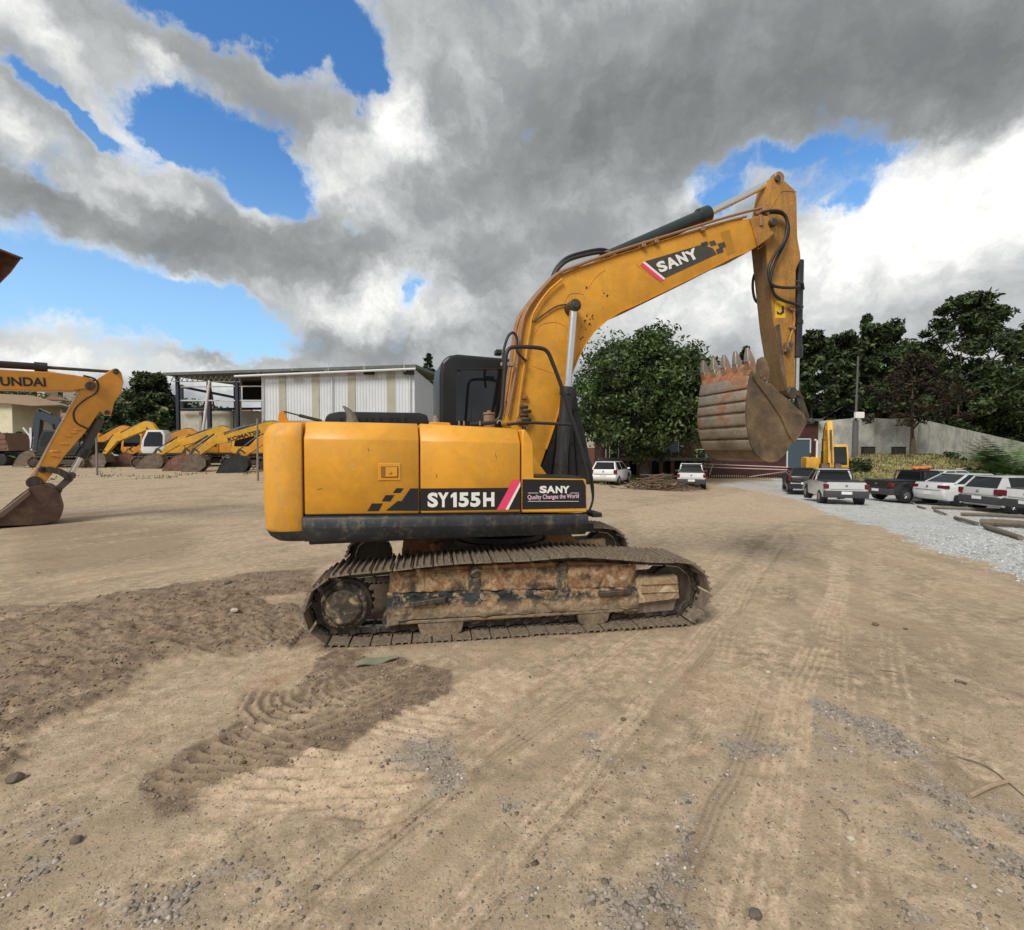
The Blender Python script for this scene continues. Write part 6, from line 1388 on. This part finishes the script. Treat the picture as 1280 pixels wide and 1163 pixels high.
def parked(px, py, D_, paint, armp, bmat, label, pose=REST, bang=0, white=False, reach=7.2, yaw=yw, nm='excavator'):
    v = at(px, py, D_); f_ = Vector((math.cos(yaw), math.sin(yaw), 0)); p = Vector((v.x, v.y, 0)) - f_ * reach
    return machine(nm, onground(p.x, p.y), yaw, paint, armp, bmat, label, 'excavators parked in a row by the shed', pose, bang, white)
REDB = blotch('reddish_bucket', [(.3, (.10, .05, .04)), (.5, (.19, .10, .08)), (.7, (.28, .17, .13))], 3, .7, .3)
GB = blotch('greyish_bucket', [(.3, (.09, .07, .055)), (.5, (.16, .125, .10)), (.7, (.24, .19, .15))], 3, .7, .3)
parked(146, 583, 38.5, ORG2, ORG2, REDB, 'row excavator with the leftmost reddish striped bucket on the ground')
parked(180, 586, 34.5, YEL2, YEL2, GB, 'row excavator whose short yellow stick ends in the second bucket')
parked(214, 588, 31.0, YELD, YELD, REDB, 'faded dusty yellow excavator with the big toothed brown bucket in front')
kx = parked(238, 584, 30.0, YEL2, YEL2, GB, 'bright yellow excavator with dark lettering on its long low boom', [(.15, 1.5), (1.9, 2.85), (5.1, 1.9), (4.7, 2.45), (6.3, .95)], R(-30), False, 6.6)
bm_ = [c for c in kx.children if c.name.startswith('boom')][0]
tt_ = text('boom_lettering', 'KOMATSU', BLK2, bm_, textframe((4.45, .215, 1.88), (-1, 0, .30), (.30, 0, 1)), .32, 1.3, .01, 0, .004)
parked(281, 588, 29.0, ORG2, ORG2, BLK, 'orange excavator with a shiny black bucket just left of the counterweight', [(.15, 1.5), (1.2, 2.7), (3.7, 1.9), (3.5, 2.4), (5.1, .95)], 0, False, 6.0)
machine('excavator', atg(186, 40), R(183), ORG2, ORG2, GB, 'orange excavator with an arched boom parked behind the row at left', 'excavators parked in a row by the shed', [(.15, 1.5), (1.9, 3.0), (4.0, 2.0), (3.8, 2.7), (5.3, .95)], 0, False)
machine('excavator', atg(212, 37.5), R(188), YEL2, YEL2, GB, 'yellow excavator with a white framed cab behind the row', 'excavators parked in a row by the shed', [(.15, 1.5), (1.5, 3.2), (3.6, 2.2), (3.4, 2.7), (4.6, .95)], 0, True)
machine('excavator', atg(88, 37), R(182), BLK, plain('dark_blue_paint', (.03, .045, .06), .5), GB, 'dark blue excavator with a tan bucket behind the slanting orange stick', None, [(.15, 1.5), (1.0, 3.5), (2.3, 4.1), (2.2, 4.5), (2.5, 1.15)], 0)
machine('excavator', atg(1031, 33.5), R(-114), YEL2, YEL2, BKTF, 'yellow excavator seen from the front, arm folded upright before the wall', None, [(.3, 1.5), (.7, 3.4), (1.3, 4.0), (1.35, 4.4), (2.2, 1.25)], R(-70))
m = MB(); p = atg(1021, 34); m.tube([p + Vector((0, 0, 0)), p + Vector((0, 0, 3.2)), p + Vector((-.15, 0, 3.3))], .07, 8); tag(m.build('white_pipe', WHITE), 'white upright pipe left of the yellow machine before the wall', 'pipe')

# the orange machine whose stick and bucket stand at the left
HYW = R(42); HD_ = Vector((math.cos(HYW), math.sin(HYW), 0)); HN_ = Vector((-math.sin(HYW), math.cos(HYW), 0)); HO_ = Vector((-11.6, 11.75, 0)) - HD_ * 8.4
hr_ = empty('excavator', HO_, HYW, 'orange excavator reaching in from the left edge with its bucket on the ground', 'excavator')
carriage(hr_, ORG, False)
def PH(px, py, y=-.2):
    r_q = ray(px, py); o_q = Vector((0, 0, CH)); t_q = (y - (o_q - HO_).dot(HN_)) / r_q.dot(HN_); p_q = o_q + r_q * t_q; return ((p_q - HO_).dot(HD_), p_q.z)
def harm(name, px, y0, y1, mat, bev=.012, parent=hr_, sm=30):
    m = MB(); m.prism([PH(a, b) for a, b in px], y0, y1, bev); return m.build(name, mat, parent, None, sm)
HO = worn('hyundai_orange', (.66, .285, .03), (.30, .17, .07), .2, .42, scale=3, var=.1, chips=(.2, .09, .03), coat=.2)
bpx = [(118, 477), (112, 472), (92, 469), (60, 465), (0, 462), (-150, 452)]
a0 = PH(-150, 452)
m = MB(); q = [(PH(x, y)) for x, y in bpx] + [(4.4, 4.25), (3.0, 4.2), (1.6, 3.3), (.0, 1.6), (.5, 1.25), (2.3, 2.8), (3.3, 3.45), (4.5, 3.4)] + [PH(-150, 494), PH(0, 487), PH(60, 488.5), PH(85, 489), PH(108, 486), PH(117, 483)]
m.prism(q, -.20, .20, .015); hb2 = m.build('boom', HO, hr_, None, 30)
stick = [(141, 461), (147, 461), (152, 466), (154.5, 478), (151, 492), (143, 503), (139, 519), (131, 519), (125, 514), (107, 540), (80, 571), (68, 588), (57, 603), (50, 608), (41, 609), (36, 602), (37, 595), (54, 571), (60, 556), (80, 520), (96, 491), (101, 487), (113, 484), (122, 473)]
hs2 = harm('stick', stick, -.17, .17, HO)
for y_ in (-.1, .35):
    m = MB(); m.tube([Vector((*PH(a, b), 0)).xzy + Vector((0, y_ - .15, 0)) for a, b in ((104, 470), (118, 474), (123, 482), (119, 492), (106, 500), (95, 510), (92, 520), (97, 530), (112, 537))], .022, 8, 4); m.build('stick_hose', BLK2, hs2, None, 60)
m = MB(); m.prism([PH(a, b) for a, b in ((36, 602), (60, 556), (97, 489), (99, 490), (62, 557), (40, 603))], -.18, .18, .004); m.build('stick_edge', worn('pale_edge', (.55, .42, .30), (.3, .2, .12), .5, .6), hs2)  # paler strip along the left edge of the stick
def hcyl(name, p, q, r, mat, y=0, n=16, parent=hr_):
    a = PH(*p); b = PH(*q); m = MB(); m.cyl((a[0], y, a[1]), (b[0], y, b[1]), r, n=n, bev=.006); return m.build(name, mat, parent)
hc = hcyl('stick_cylinder', (-70, 450), (50, 457.5), .085, BLK); hcyl('cylinder_head', (42, 457), (59, 458.3), .115, BLK, parent=hc); hcyl('piston_rod', (55, 458), (143, 464), .040, DSTEEL, parent=hc)
hc2 = hcyl('bucket_cylinder', (125, 524), (103, 568), .10, worn('grey_cylinder', (.07, .065, .06), (.18, .15, .12), .4, .5)); hcyl('cylinder_head', (107, 561), (100, 572), .13, BLK, parent=hc2); hcyl('piston_rod', (101, 571), (88, 594), .06, CHROME, parent=hc2)
harm('rocker_link', [(50, 585), (62, 583), (76, 587), (90, 594), (92, 598), (84, 600), (72, 593), (60, 590), (51, 591)], -.26, -.20, DSTEEL); harm('rocker_link', [(50, 585), (62, 583), (76, 587), (90, 594), (92, 598), (84, 600), (72, 593), (60, 590), (51, 591)], .20, .26, DSTEEL)
harm('push_link', [(84, 595), (92, 600), (76, 614), (70, 617), (66, 612)], -.16, .16, worn('link_steel', (.10, .085, .07), (.2, .16, .12), .4, .6))
for px, py, r_1 in ((112.5, 482.5, .10), (145, 464.5, .07), (134, 516, .06), (43, 603, .15), (89, 595, .09), (71, 613, .10), (53, 587, .08)):
    a = PH(px, py); m = MB(); m.cyl((a[0], -.26, a[1]), (a[0], .26, a[1]), r_1, n=18, bev=.01); m.build('pin', DSTEEL, hr_)
for px, py in ((84, 545), (92, 541), (80, 555), (68, 564), (67, 570), (71, 571), (97, 537)):
    a = PH(px, py); m = MB(); m.blob((a[0], -.175, a[1]), .05, (1.6, .3, .5), 1, .3, px); m.build('bracket_stub', HO, hs2)
hbk = [(38, 609), (55, 606), (66, 609), (73, 617), (76, 627), (78.5, 637), (76, 646), (70, 651), (45, 656), (5, 657.5), (-30, 660), (-34, 656), (-4, 642), (20, 622)]
hbk = [(v.x, v.y) for v in catmull([Vector((a, b, 0)) for a, b in hbk[:9]], 4)] + hbk[9:]
m = MB(); m.prism([PH(a, b, -.5) for a, b in hbk], -.52, -.49, .004); m.prism([PH(a, b, -.5) for a, b in hbk], .49, .52, .004)
sh3 = [Vector(PH(a, b, -.5)) for a, b in hbk[4:33]]; rg3 = [[Vector((p.x, -.53, p.y)), Vector((p.x,   .53, p.y)), Vector((p.x + .0,   .53, p.y)) + Vector((-.03, 0, -.02)), Vector((p.x, -.53, p.y)) + Vector((-.03, 0, -.02))] for p in sh3]
m.loft(rg3); hk = m.build('bucket', blotch('brown_bucket', [(.3, (.05, .03, .022)), (.5, (.095, .055, .04)), (.7, (.16, .10, .07))], 2.4, .6, .4, .01), hr_, None, 30)
m = MB(); m.prism([PH(a, b, -.5) for a, b in ((36, 612), (40, 618), (6, 646), (-30, 662), (-44, 664), (-30, 655), (0, 640))], -.56, .56, .02); m.build('cutting_edge', worn('edge_steel', (.13, .085, .06), (.22, .15, .1), .5, .6), hk)
harm('bucket_ear', [(35, 608), (42, 604), (58, 606), (72, 612), (74, 619), (64, 613), (48, 612), (40, 613)], -.24, -.19, DSTEEL); harm('bucket_ear', [(35, 608), (42, 604), (58, 606), (72, 612), (74, 619), (64, 613), (48, 612), (40, 613)], .19, .24, DSTEEL)
a = PH(-25, 482.2); b = PH(58, 483.6)
ob = text('boom_lettering', 'HYUNDAI', BLK2, hb2, Matrix.Identity(4), 1, off=.03, thick=.002)
xs_ = [v.co.x for v in ob.data.vertices]; ys_ = [v.co.y for v in ob.data.vertices]
ob.data.transform(textframe((a[0], -.206, a[1]), (b[0] - a[0], 0, b[1] - a[1] + .0), (0, 0, 1)) @ Matrix.Diagonal(((b[0] - a[0]) / (max(xs_) - min(xs_)), .215 / (max(ys_) - min(ys_)), 1, 1)) @ Matrix.Translation((-min(xs_), -min(ys_), 0)))
m = MB(); m.tube([Vector((*PH(a, b), 0)).xzy + Vector((0, -.15, 0)) for a, b in ((60, 465), (80, 468), (95, 470), (110, 473))], .02, 6, 3); m.build('hydraulic_pipe', COPPER, hb2)
# raised brown bucket at the upper left corner
rr_ = empty('excavator', (-17.6, 9.4, 0), 0, 'machine outside the frame raising a rusty brown bucket at the upper left', 'excavator'); carriage(rr_, ORG, False)
def PR(px, py): v = at(px, py, 9.95); return (v.x + 17.6, v.z)
m = MB(); qq = [(28, 322), (14, 317), (0, 313), (-40, 306), (-75, 315), (-85, 345), (-60, 372), (-20, 365), (0, 355), (14, 341)]
m.prism([PR(a, b) for a, b in qq], -.55, -.52, .004); m.prism([PR(a, b) for a, b in qq], .52, .55, .004)
for seq in (qq[:7],):
    S_ = [Vector(PR(a, b)) for a, b in seq]; m.loft([[Vector((p.x, -.56, p.y)), Vector((p.x, .56, p.y)), Vector((p.x + .0, .56, p.y - .04)), Vector((p.x, -.56, p.y - .04))] for p in S_])
m.build('bucket', REDB, rr_, None, 30)
pn = PR(-80, 335); m = MB(); m.prism(arm_outline([(.15, 1.5), (1.2, 3.6), (3.2, 5.4)], [.4, .65, .35]), -.2, .2, .02); m.build('boom', ORG, rr_); m = MB(); m.prism(arm_outline([(2.7, 5.7), (3.5, 5.5), pn], [.2, .5, .28]), -.15, .15, .02); m.build('stick', ORG, rr_)
m = MB(); m.cyl((1.4, 0, 4.1), (2.7, 0, 5.7), .07, n=12); m.build('stick_cylinder', BLK, rr_); m = MB(); m.cyl((.8, -.3, 1.4), (1.6, -.3, 3.8), .07, n=12); m.build('boom_cylinder', BLK, rr_)

# ================================================================ CARS
PAINTS = {}
def paint(nm, c, metal=.0, rough=.28):
    if nm not in PAINTS: PAINTS[nm] = worn(nm, c, (.3, .27, .22), .08, rough, metal, scale=2, var=.04, coat=.6, streak=False)
    return PAINTS[nm]
RIM = plain('alloy_rim', (.35, .36, .37), .35, .8); RED = plain('tail_lamp', (.13, .008, .012), .15); PLATE = plain('number_plate', (.7, .7, .7), .5); GREYP = plain('grey_plastic', (.045, .046, .05), .6); TYRE = plain('tyre', (.016, .016, .016), .85)
def car(kind, loc, yaw, col, label, name=None, lower=None, rim=RIM, load=None):
    pm = paint(*col) if isinstance(col, tuple) else col
    root = empty({'hatch': 'hatchback', 'sedan': 'sedan', 'pickup': 'pickup_truck'}[kind], loc, yaw, label, {'hatch': 'car', 'sedan': 'car', 'pickup': 'pickup truck'}[kind], 'cars parked around the yard')
    W = .84
    if kind == 'hatch': prof = [(-1.90, .34), (-1.96, .50), (-1.95, .60), (-1.91, .64), (-1.93, .80), (-1.86, 1.0), (-1.2, 1.02), (.6, .98), (1.0, .96), (1.72, .80), (1.92, .62), (1.95, .36), (1.8, .25), (-1.75, .25)]; gh = ((-1.83, .98), (-1.45, 1.47), (.25, 1.47), (1.02, .95)); wb = (-1.22, 1.28); xr = -1.95
    elif kind == 'sedan': prof = [(-2.14, .34), (-2.2, .6), (-2.18, .86), (-2.10, 1.04), (-1.5, 1.06), (.7, .98), (1.1, .95), (1.95, .78), (2.15, .6), (2.18, .36), (2.0, .24), (-1.95, .24)]; gh = ((-1.62, 1.02), (-.85, 1.45), (.35, 1.46), (1.2, .95)); wb = (-1.32, 1.36); xr = -2.2
    else: prof = [(-2.2, .42), (-2.22, .6), (-2.2, 1.02), (-.2, 1.04), (.9, .98), (1.2, .95), (1.95, .80), (2.15, .6), (2.18, .40), (2.0, .28), (-2.0, .34)]; gh = ((-.28, 1.0), (-.12, 1.52), (.62, 1.52), (1.32, .95)); wb = (-1.30, 1.42); xr = -2.22
    R_ = []
    for y, s_, dz in ((-W, .985, -.03), (-W + .05, .995, 0), (-W + .16, 1, .01), (W - .16, 1, .01), (W - .05, .995, 0), (W, .985, -.03)):
        R_.append([Vector((x * s_ if not (y in (-W, W)) else x * .97, y * ((1 - .10 * max(0, (z - .72) / .32) - .08 * max(0, (.42 - z) / .2)) if abs(y) > W - .1 else 1), z + (dz if z > .9 else 0))) for x, z in prof])
    m = MB(); m.loft(R_); body = m.build('body', pm, root, None, 50)
    if lower is not None or kind == 'pickup':
        m = MB(); m.box((xr + .10, 0, .50), (.26, 2 * W + .012, .32), None, .05, 2); m.build('rear_bumper', lower or GREYP, root)
    (x0, z0), (x1, z1), (x2, z2), (x3, z3) = gh; hb, ht = W - .06, W - .22
    lo_ = [Vector((x0, -hb, z0)), Vector((x3, -hb, z3)), Vector((x3, hb, z3)), Vector((x0, hb, z0))]; hi = [Vector((x1, -ht, z1)), Vector((x2, -ht, z2)), Vector((x2, ht, z2)), Vector((x1, ht, z1))]
    m = MB(); m.loft([lo_, hi], bev=.02); m.build('windows', CGLASS, root, None, 30)
    m = MB(); m.box(((x1 + x2) / 2, 0, z1 + .005), (x2 - x1 + .10, 2 * ht + .07, .05), None, .022, 2)
    for s_ in (-1, 1):
        for a, b, w_ in (((x0, z0), (x1, z1), .07 if kind != 'hatch' else .10), ((x3, z3), (x2, z2), .04), ((x0 * .3 + x3 * .7 - .5, z0), (x1 * .35 + x2 * .65 - .25, z1), .035)):
            m.loft([[Vector((a[0] + w_, s_ * (hb + .012), a[1])), Vector((a[0] - w_ * .3, s_ * (hb + .012), a[1])), Vector((a[0] - w_ * .3, s_ * (hb - .07), a[1])), Vector((a[0] + w_, s_ * (hb - .07), a[1]))], [Vector((b[0] + w_, s_ * (ht + .018), b[1])), Vector((b[0] - w_ * .3, s_ * (ht + .018), b[1])), Vector((b[0] - w_ * .3, s_ * (ht - .06), b[1])), Vector((b[0] + w_, s_ * (ht - .06), b[1]))]])
        if kind == 'hatch': m.loft([[Vector((x0 + .0, s_ * (hb + .008), z0)), Vector((x0 + .50, s_ * (hb + .008), z0)), Vector((x0 + .5, s_ * (hb - .03), z0)), Vector((x0, s_ * (hb - .03), z0))], [Vector((x1, s_ * (ht + .014), z1)), Vector((x1 + .12, s_ * (ht + .014), z1)), Vector((x1 + .12, s_ * (ht - .03), z1)), Vector((x1, s_ * (ht - .03), z1))]])
    m.build('roof', pm, root, None, 40)
    for x in wb:
        for s_ in (-1, 1):
            m = MB(); m.cyl((x, s_ * (W - .28), .33), (x, s_ * (W + .004), .36), .37, n=26); m.build('wheel_arch', BLK2, root)
            m = MB(); m.cyl((x, s_ * (W - .2), .31), (x, s_ * (W + .02), .31), .31, n=28, bev=.03); wh = m.build('wheel', TYRE, root)
            m = MB(); m.cyl((x, s_ * (W + .0), .31), (x, s_ * (W + .03), .31), .045, n=12)
            for k in range(5):
                a = 2 * math.pi * k / 5 + .3; c = Vector((x + .095 * math.cos(a), s_ * (W + .024), .31 + .095 * math.sin(a))); m.box(c, (.17, .02, .05), Matrix.Rotation(-a, 3, 'Y'), .006)
            m.cyl((x, s_ * (W + .012), .31), (x, s_ * (W + .024), .31), .19, .185, n=26); m.build('rim', rim, wh)
    zt_ = {'hatch': .86, 'sedan': .88, 'pickup': .84}[kind]
    for s_ in (-1, 1):
        m = MB()
        if kind == 'sedan': m.box((xr + .14, s_ * (W - .17), zt_), (.28, .36, .15), None, .03, 2)
        else: m.box((xr + .10, s_ * (W - .08), zt_), (.22, .19, .26 if kind == 'hatch' else .22), None, .03, 2)
        m.build('tail_lamp', RED, root)
        m = MB(); m.box((gh[3][0] - .22, s_ * (W + .09), 1.02), (.12, .17, .12), None, .03, 2); m.build('mirror', pm if kind != 'pickup' else GREYP, root)
        m = MB(); m.box((1.9, s_ * (W - .2), .72), (.25, .3, .14), None, .03); m.build('headlamp', plain('headlamp', (.6, .6, .6), .1) if 'headlamp' not in bpy.data.materials else bpy.data.materials['headlamp'], root)
        for xd in ((-.15, .5) if kind != 'pickup' else (.25,)): m = MB(); m.box((xd, s_ * (W + .004), .86), (.14, .02, .03), None, .005); m.build('door_handle', pm, root)
    m = MB(); m.box((xr - (.04 if (kind == 'pickup' or lower) else .005), 0, .56 if kind != 'hatch' else .60), (.015, .40, .13), None, .003); m.build('number_plate', PLATE, root)
    m = MB(); m.cyl((xr - .015, 0, .88), (xr + .03, 0, .88), .05, n=16); m.build('badge', RIM, root)
    m = MB(); m.box((xr - .0, 0, .72), (.02, 1.25, .012)); m.build('boot_seam', GREYP, root)
    if kind == 'hatch' or kind == 'sedan':
        pass
    if kind == 'pickup':
        m = MB(); m.box((-1.22, 0, 1.035), (1.86, 2 * W - .14, .05), None, .015); m.build('bed_cover', BLK2, root)
        m = MB(); m.tube([(-.42, -W + .12, 1.05), (-.36, -W + .16, 1.5), (-.36, W - .16, 1.5), (-.42, W - .12, 1.05)], .028, 8, 1); m.build('roll_bar', BLK2, root)
    return root
def cpos(px, py_):                    # ground point seen at a pixel
    return G(px, py_)
def park(kind, px, D, deg, col, label, **kw):
    L_ = {'hatch': 1.95, 'sedan': 2.2, 'pickup': 2.2}[kind]; a = R(deg); p = atg(px, D); q = p + Vector((math.cos(a), math.sin(a), 0)) * L_
    z = min(float(gz(p.x, p.y)), float(gz(q.x, q.y))); z = float(gz((p.x + q.x) / 2, (p.y + q.y) / 2)) if kind != 'x' else z
    return car(kind, (q.x, q.y, max(-.80, min(z, float(gz(p.x, p.y)) + .05)) if D < 34 and px > 640 else z), a, col, label, **kw)
SIL = ('silver_car_paint', (.62, .63, .64), .25); WHT = ('white_car_paint', (.72, .73, .74)); BLC = ('black_car_paint', (.012, .013, .015)); GRY = ('grey_car_paint', (.17, .18, .19), .5); SL2 = ('pale_silver_paint', (.72, .74, .76), .2)
park('hatch', 754, 30.5, 62, WHT, 'white hatchback parked under the round tree behind the main machine')
park('pickup', 864.5, 29.5, 70, WHT, 'small white pickup seen from behind, left of the raised bucket')
park('hatch', 1007, 28.5, 66, BLC, 'black hatchback seen from behind, left of the silver pickup')
spk = park('pickup', 1059, 21.2, 70, SIL, 'silver pickup with dark rear bumper parked on the gravel edge')
bp_ = park('pickup', 1096, 24.6, 7, BLC, 'black pickup carrying an orange bundle on its roof')
park('sedan', 1160, 22.8, 4, SL2, 'silver sedan with red tail lamps between black pickup and grey hatchback')
park('hatch', 1223, 20.2, 1, GRY if False else SIL, 'older silver grey hatchback, last full car at the right', lower=GREYP)
park('pickup', 1284, 17.6, 0, WHT, 'white pickup cut off by the right edge of the photo')
park('sedan', 1142, 26.5, 8, SL2, 'silver car mostly hidden behind the black pickup and the sedan')
park('hatch', 92, 46, 8, WHT, 'white car far left, half hidden behind the slanting stick')
root = empty('load_bundle', bp_.location + Vector((.35, 0, 1.56)), R(10), 'orange bundle lying on the roof of the black pickup', 'bundle'); m = MB()
for k in range(7): m.blob((-.3 + .11 * k, .15 * math.sin(k * 2.1), .08 + .03 * (k % 2)), .17, (1.1, 1.3, .55), 2, .18, k)
m.build('tarp', plain('orange_tarp', (.55, .17, .06), .8), root)
m = MB(); m.tube([(-.5, -.2, 0), (.6, .25, .02)], .03, 6); m.build('strap_bar', BLK2, root)

# ================================================================ SMALL THINGS ON THE GROUND
LOG = worn('weathered_log', (.16, .13, .10), (.26, .22, .17), .5, .9, scale=4)
logs = [((1165, 636), (1300, 642), .06, 'longest thin pole lying behind the others on the gravel'), ((1202, 645), (1300, 650), .07, 'long dark pole lying in the middle of the gravel'), ((1227, 657.5), (1310, 663), .10, 'thickest log with a dark hollow end on the gravel'),
        ((1194, 649), (1221, 657), .055, 'short slanting pole left of the hollow log'), ((1232, 661), (1276, 676), .06, 'slanting pole nearest to the camera on the gravel'), ((1130, 627), (1143, 631), .05, 'short pole end behind the silver sedan at left'), ((1168, 639), (1183, 644.5), .045, 'thin slanting stick left of the short pole'), ((1147, 634), (1157, 637), .04, 'tiny pole piece near the sedan wheel')]
for a, b, r_1, lab in logs:
    A = G(*a) + Vector((0, 0, r_1)); B = G(*b) + Vector((0, 0, r_1)); M_ = (A + B) / 2 + Vector((0, .06, .01)); m = MB(); m.tube([A, M_, B], [r_1, r_1 * .85], 9, 4); o = m.build('log', LOG); tag(o, lab, 'log', 'poles lying on the gravel')
def stickp(name, a, b, r_, mat, lab, cat, bend=.01, grp=None):
    A = G(*a); B = G(*b); A.z = zground(A.x, A.y) + r_; B.z = zground(B.x, B.y) + r_; M_ = (A + B) / 2 + Vector((bend, bend, .003)); m = MB(); m.tube([A, M_, B], [r_, r_ * .8], 8, 4); return tag(m.build(name, mat), lab, cat, grp)
WOOD = worn('pale_wood', (.36, .27, .18), (.2, .15, .1), .4, .8, scale=14)
stickp('stick_of_wood', (1212, 998), (1258, 978), .013, WOOD, 'pale piece of branch lying at the lower right', 'stick')
stickp('stick_of_wood', (1194, 852), (1208, 856), .012, LOG, 'short dark stub of wood on the dirt at the right', 'stick')
stickp('twig', (1100, 837), (1122, 840), .004, LOG, 'thin straight twig between tyre track and wood stub', 'twig', .0, 'twigs on the dirt')
stickp('twig', (1195, 945), (1280, 995), .004, LOG, 'long thin curved twig near the pale branch', 'twig', .06, 'twigs on the dirt')
stickp('twig', (1050, 1012), (1062, 1026), .004, LOG, 'small dark twig right of the ribbed tyre track', 'twig', .01, 'twigs on the dirt')
# green grey flattened strip before the track
A = G(444, 833); B = G(496, 824); d = (B - A); d.z = 0; L_2 = d.length; an = math.atan2(d.y, d.x); c_ = (A + B) / 2; pts = []
for k in range(13):
    u = k / 12; w_ = .045 * math.sin(math.pi * min(1, .12 + u * .8)) ** .6; pts.append([Vector(((u - .5) * L_2, -w_, .012 + .01 * math.sin(u * 9))), Vector(((u - .5) * L_2, w_, .02 + .01 * math.sin(u * 7))), Vector(((u - .5) * L_2, w_, .03 + .01 * math.sin(u * 7))), Vector(((u - .5) * L_2, -w_, .022 + .01 * math.sin(u * 9)))])
m = MB(); m.loft(pts); o = m.build('flat_strip', worn('green_strip', (.20, .22, .15), (.3, .24, .17), .5, .8, scale=10)); o.location = (c_.x, c_.y, zground(c_.x, c_.y)); o.rotation_euler = (0, 0, an); tag(o, 'flat grey green strip lying just before the near track', 'strip')
PALE = plain('pale_stone', (.50, .46, .40), .8, var=.2); DST = plain('dark_stone', (.13, .105, .085), .9, var=.2)
for i, (px, py, s_, mt, lab) in enumerate(((293, 770, .045, PALE, 'whitish round stone on the churned soil'), (284, 732, .05, DST, 'dark stone left of the near track'), (308, 747, .03, DST, 'small dark stone between the pale stone and the track'), (83, 756, .02, PALE, 'small white stone at the far left of the churned soil'), (813, 852, .018, PALE, 'small pale stone right below the track end'), (779, 899, .022, DST, 'little grey stone left of the tyre track'), (960, 840, .022, PALE, 'pale flat stone left of the ribbed tyre track top'),
        (1094, 780, .04, DST, 'dark stone near the upper right of the dirt'), (1132, 786, .025, DST, 'small dark stone right of the larger dark one'), (944, 1145, .03, DST, 'dark stone at the bottom of the picture'), (18, 976, .05, DST, 'flat dark stone at the left end of the churned soil'), (95, 1052, .03, DST, 'grey stone in the small rubble patch at lower left'), (1063, 1048, .02, PALE, 'tiny pale stone near the dark twig'), (1180, 853, .012, DST, 'tiny dark pebble beside the wood stub'), (308, 908, .016, PALE, 'white chip beside the curved tread print'))):
    p = G(px, py); m = MB(); m.blob((0, 0, 0), s_ * .8, (1.1, .9, .65), 2, .14, i); o = m.build('stone', mt, None, None, 30); o.location = (p.x, p.y, zground(p.x, p.y) + s_ * .3); tag(o, lab, 'stone', 'single stones on the dirt')
# heap of branches and the boulder by the lawn
r = np.random.default_rng(5); hp = atg(823, 28.5); m = MB()
for k in range(150):
    x = r.normal(0, 1.15); y = r.normal(0, .5); h_ = max(.02, 1.25 - .6 * abs(x) - .5 * abs(y)) * r.random(); a = r.normal(.2, .6); l = r.uniform(.3, .9)
    dx, dy, dz = math.cos(a) * l, math.sin(a) * l * .5, r.normal(0, .12); m.tube([(x - dx, y - dy, max(.02, h_ - dz)), (x, y, h_ + .05), (x + dx, y + dy, max(.02, h_ + dz))], [.035, .012], 5)
hpo = m.build('branch_heap', worn('dead_branches', (.13, .09, .06), (.24, .18, .12), .5, .9, scale=3)); hpo.location = hp; tag(hpo, 'heap of cut brown branches beside the lawn under the round tree', 'branch heap', kind='stuff')
m = MB(); m.blob((0, 0, 0), .5, (1.2, .9, .8), 3, .04, 3); o = m.build('boulder', plain('boulder_stone', (.30, .25, .19), .9, var=.2, sc=5)); o.location = atg(857, 31, .25); tag(o, 'tan rounded boulder behind the heap of branches', 'boulder')
for i in range(7):
    px = 1195 + r.uniform(-10, 60); D = r.uniform(30, 38); m = MB(); m.blob((0, 0, 0), r.uniform(.15, .3), (1.3, 1, .6), 2, .15, i); o = m.build('bank_rock', PALE); o.location = atg(px, D, .05)
    tag(o, 'pale rock lying in the dry grass of the bank', 'rock', 'pale rocks on the bank')
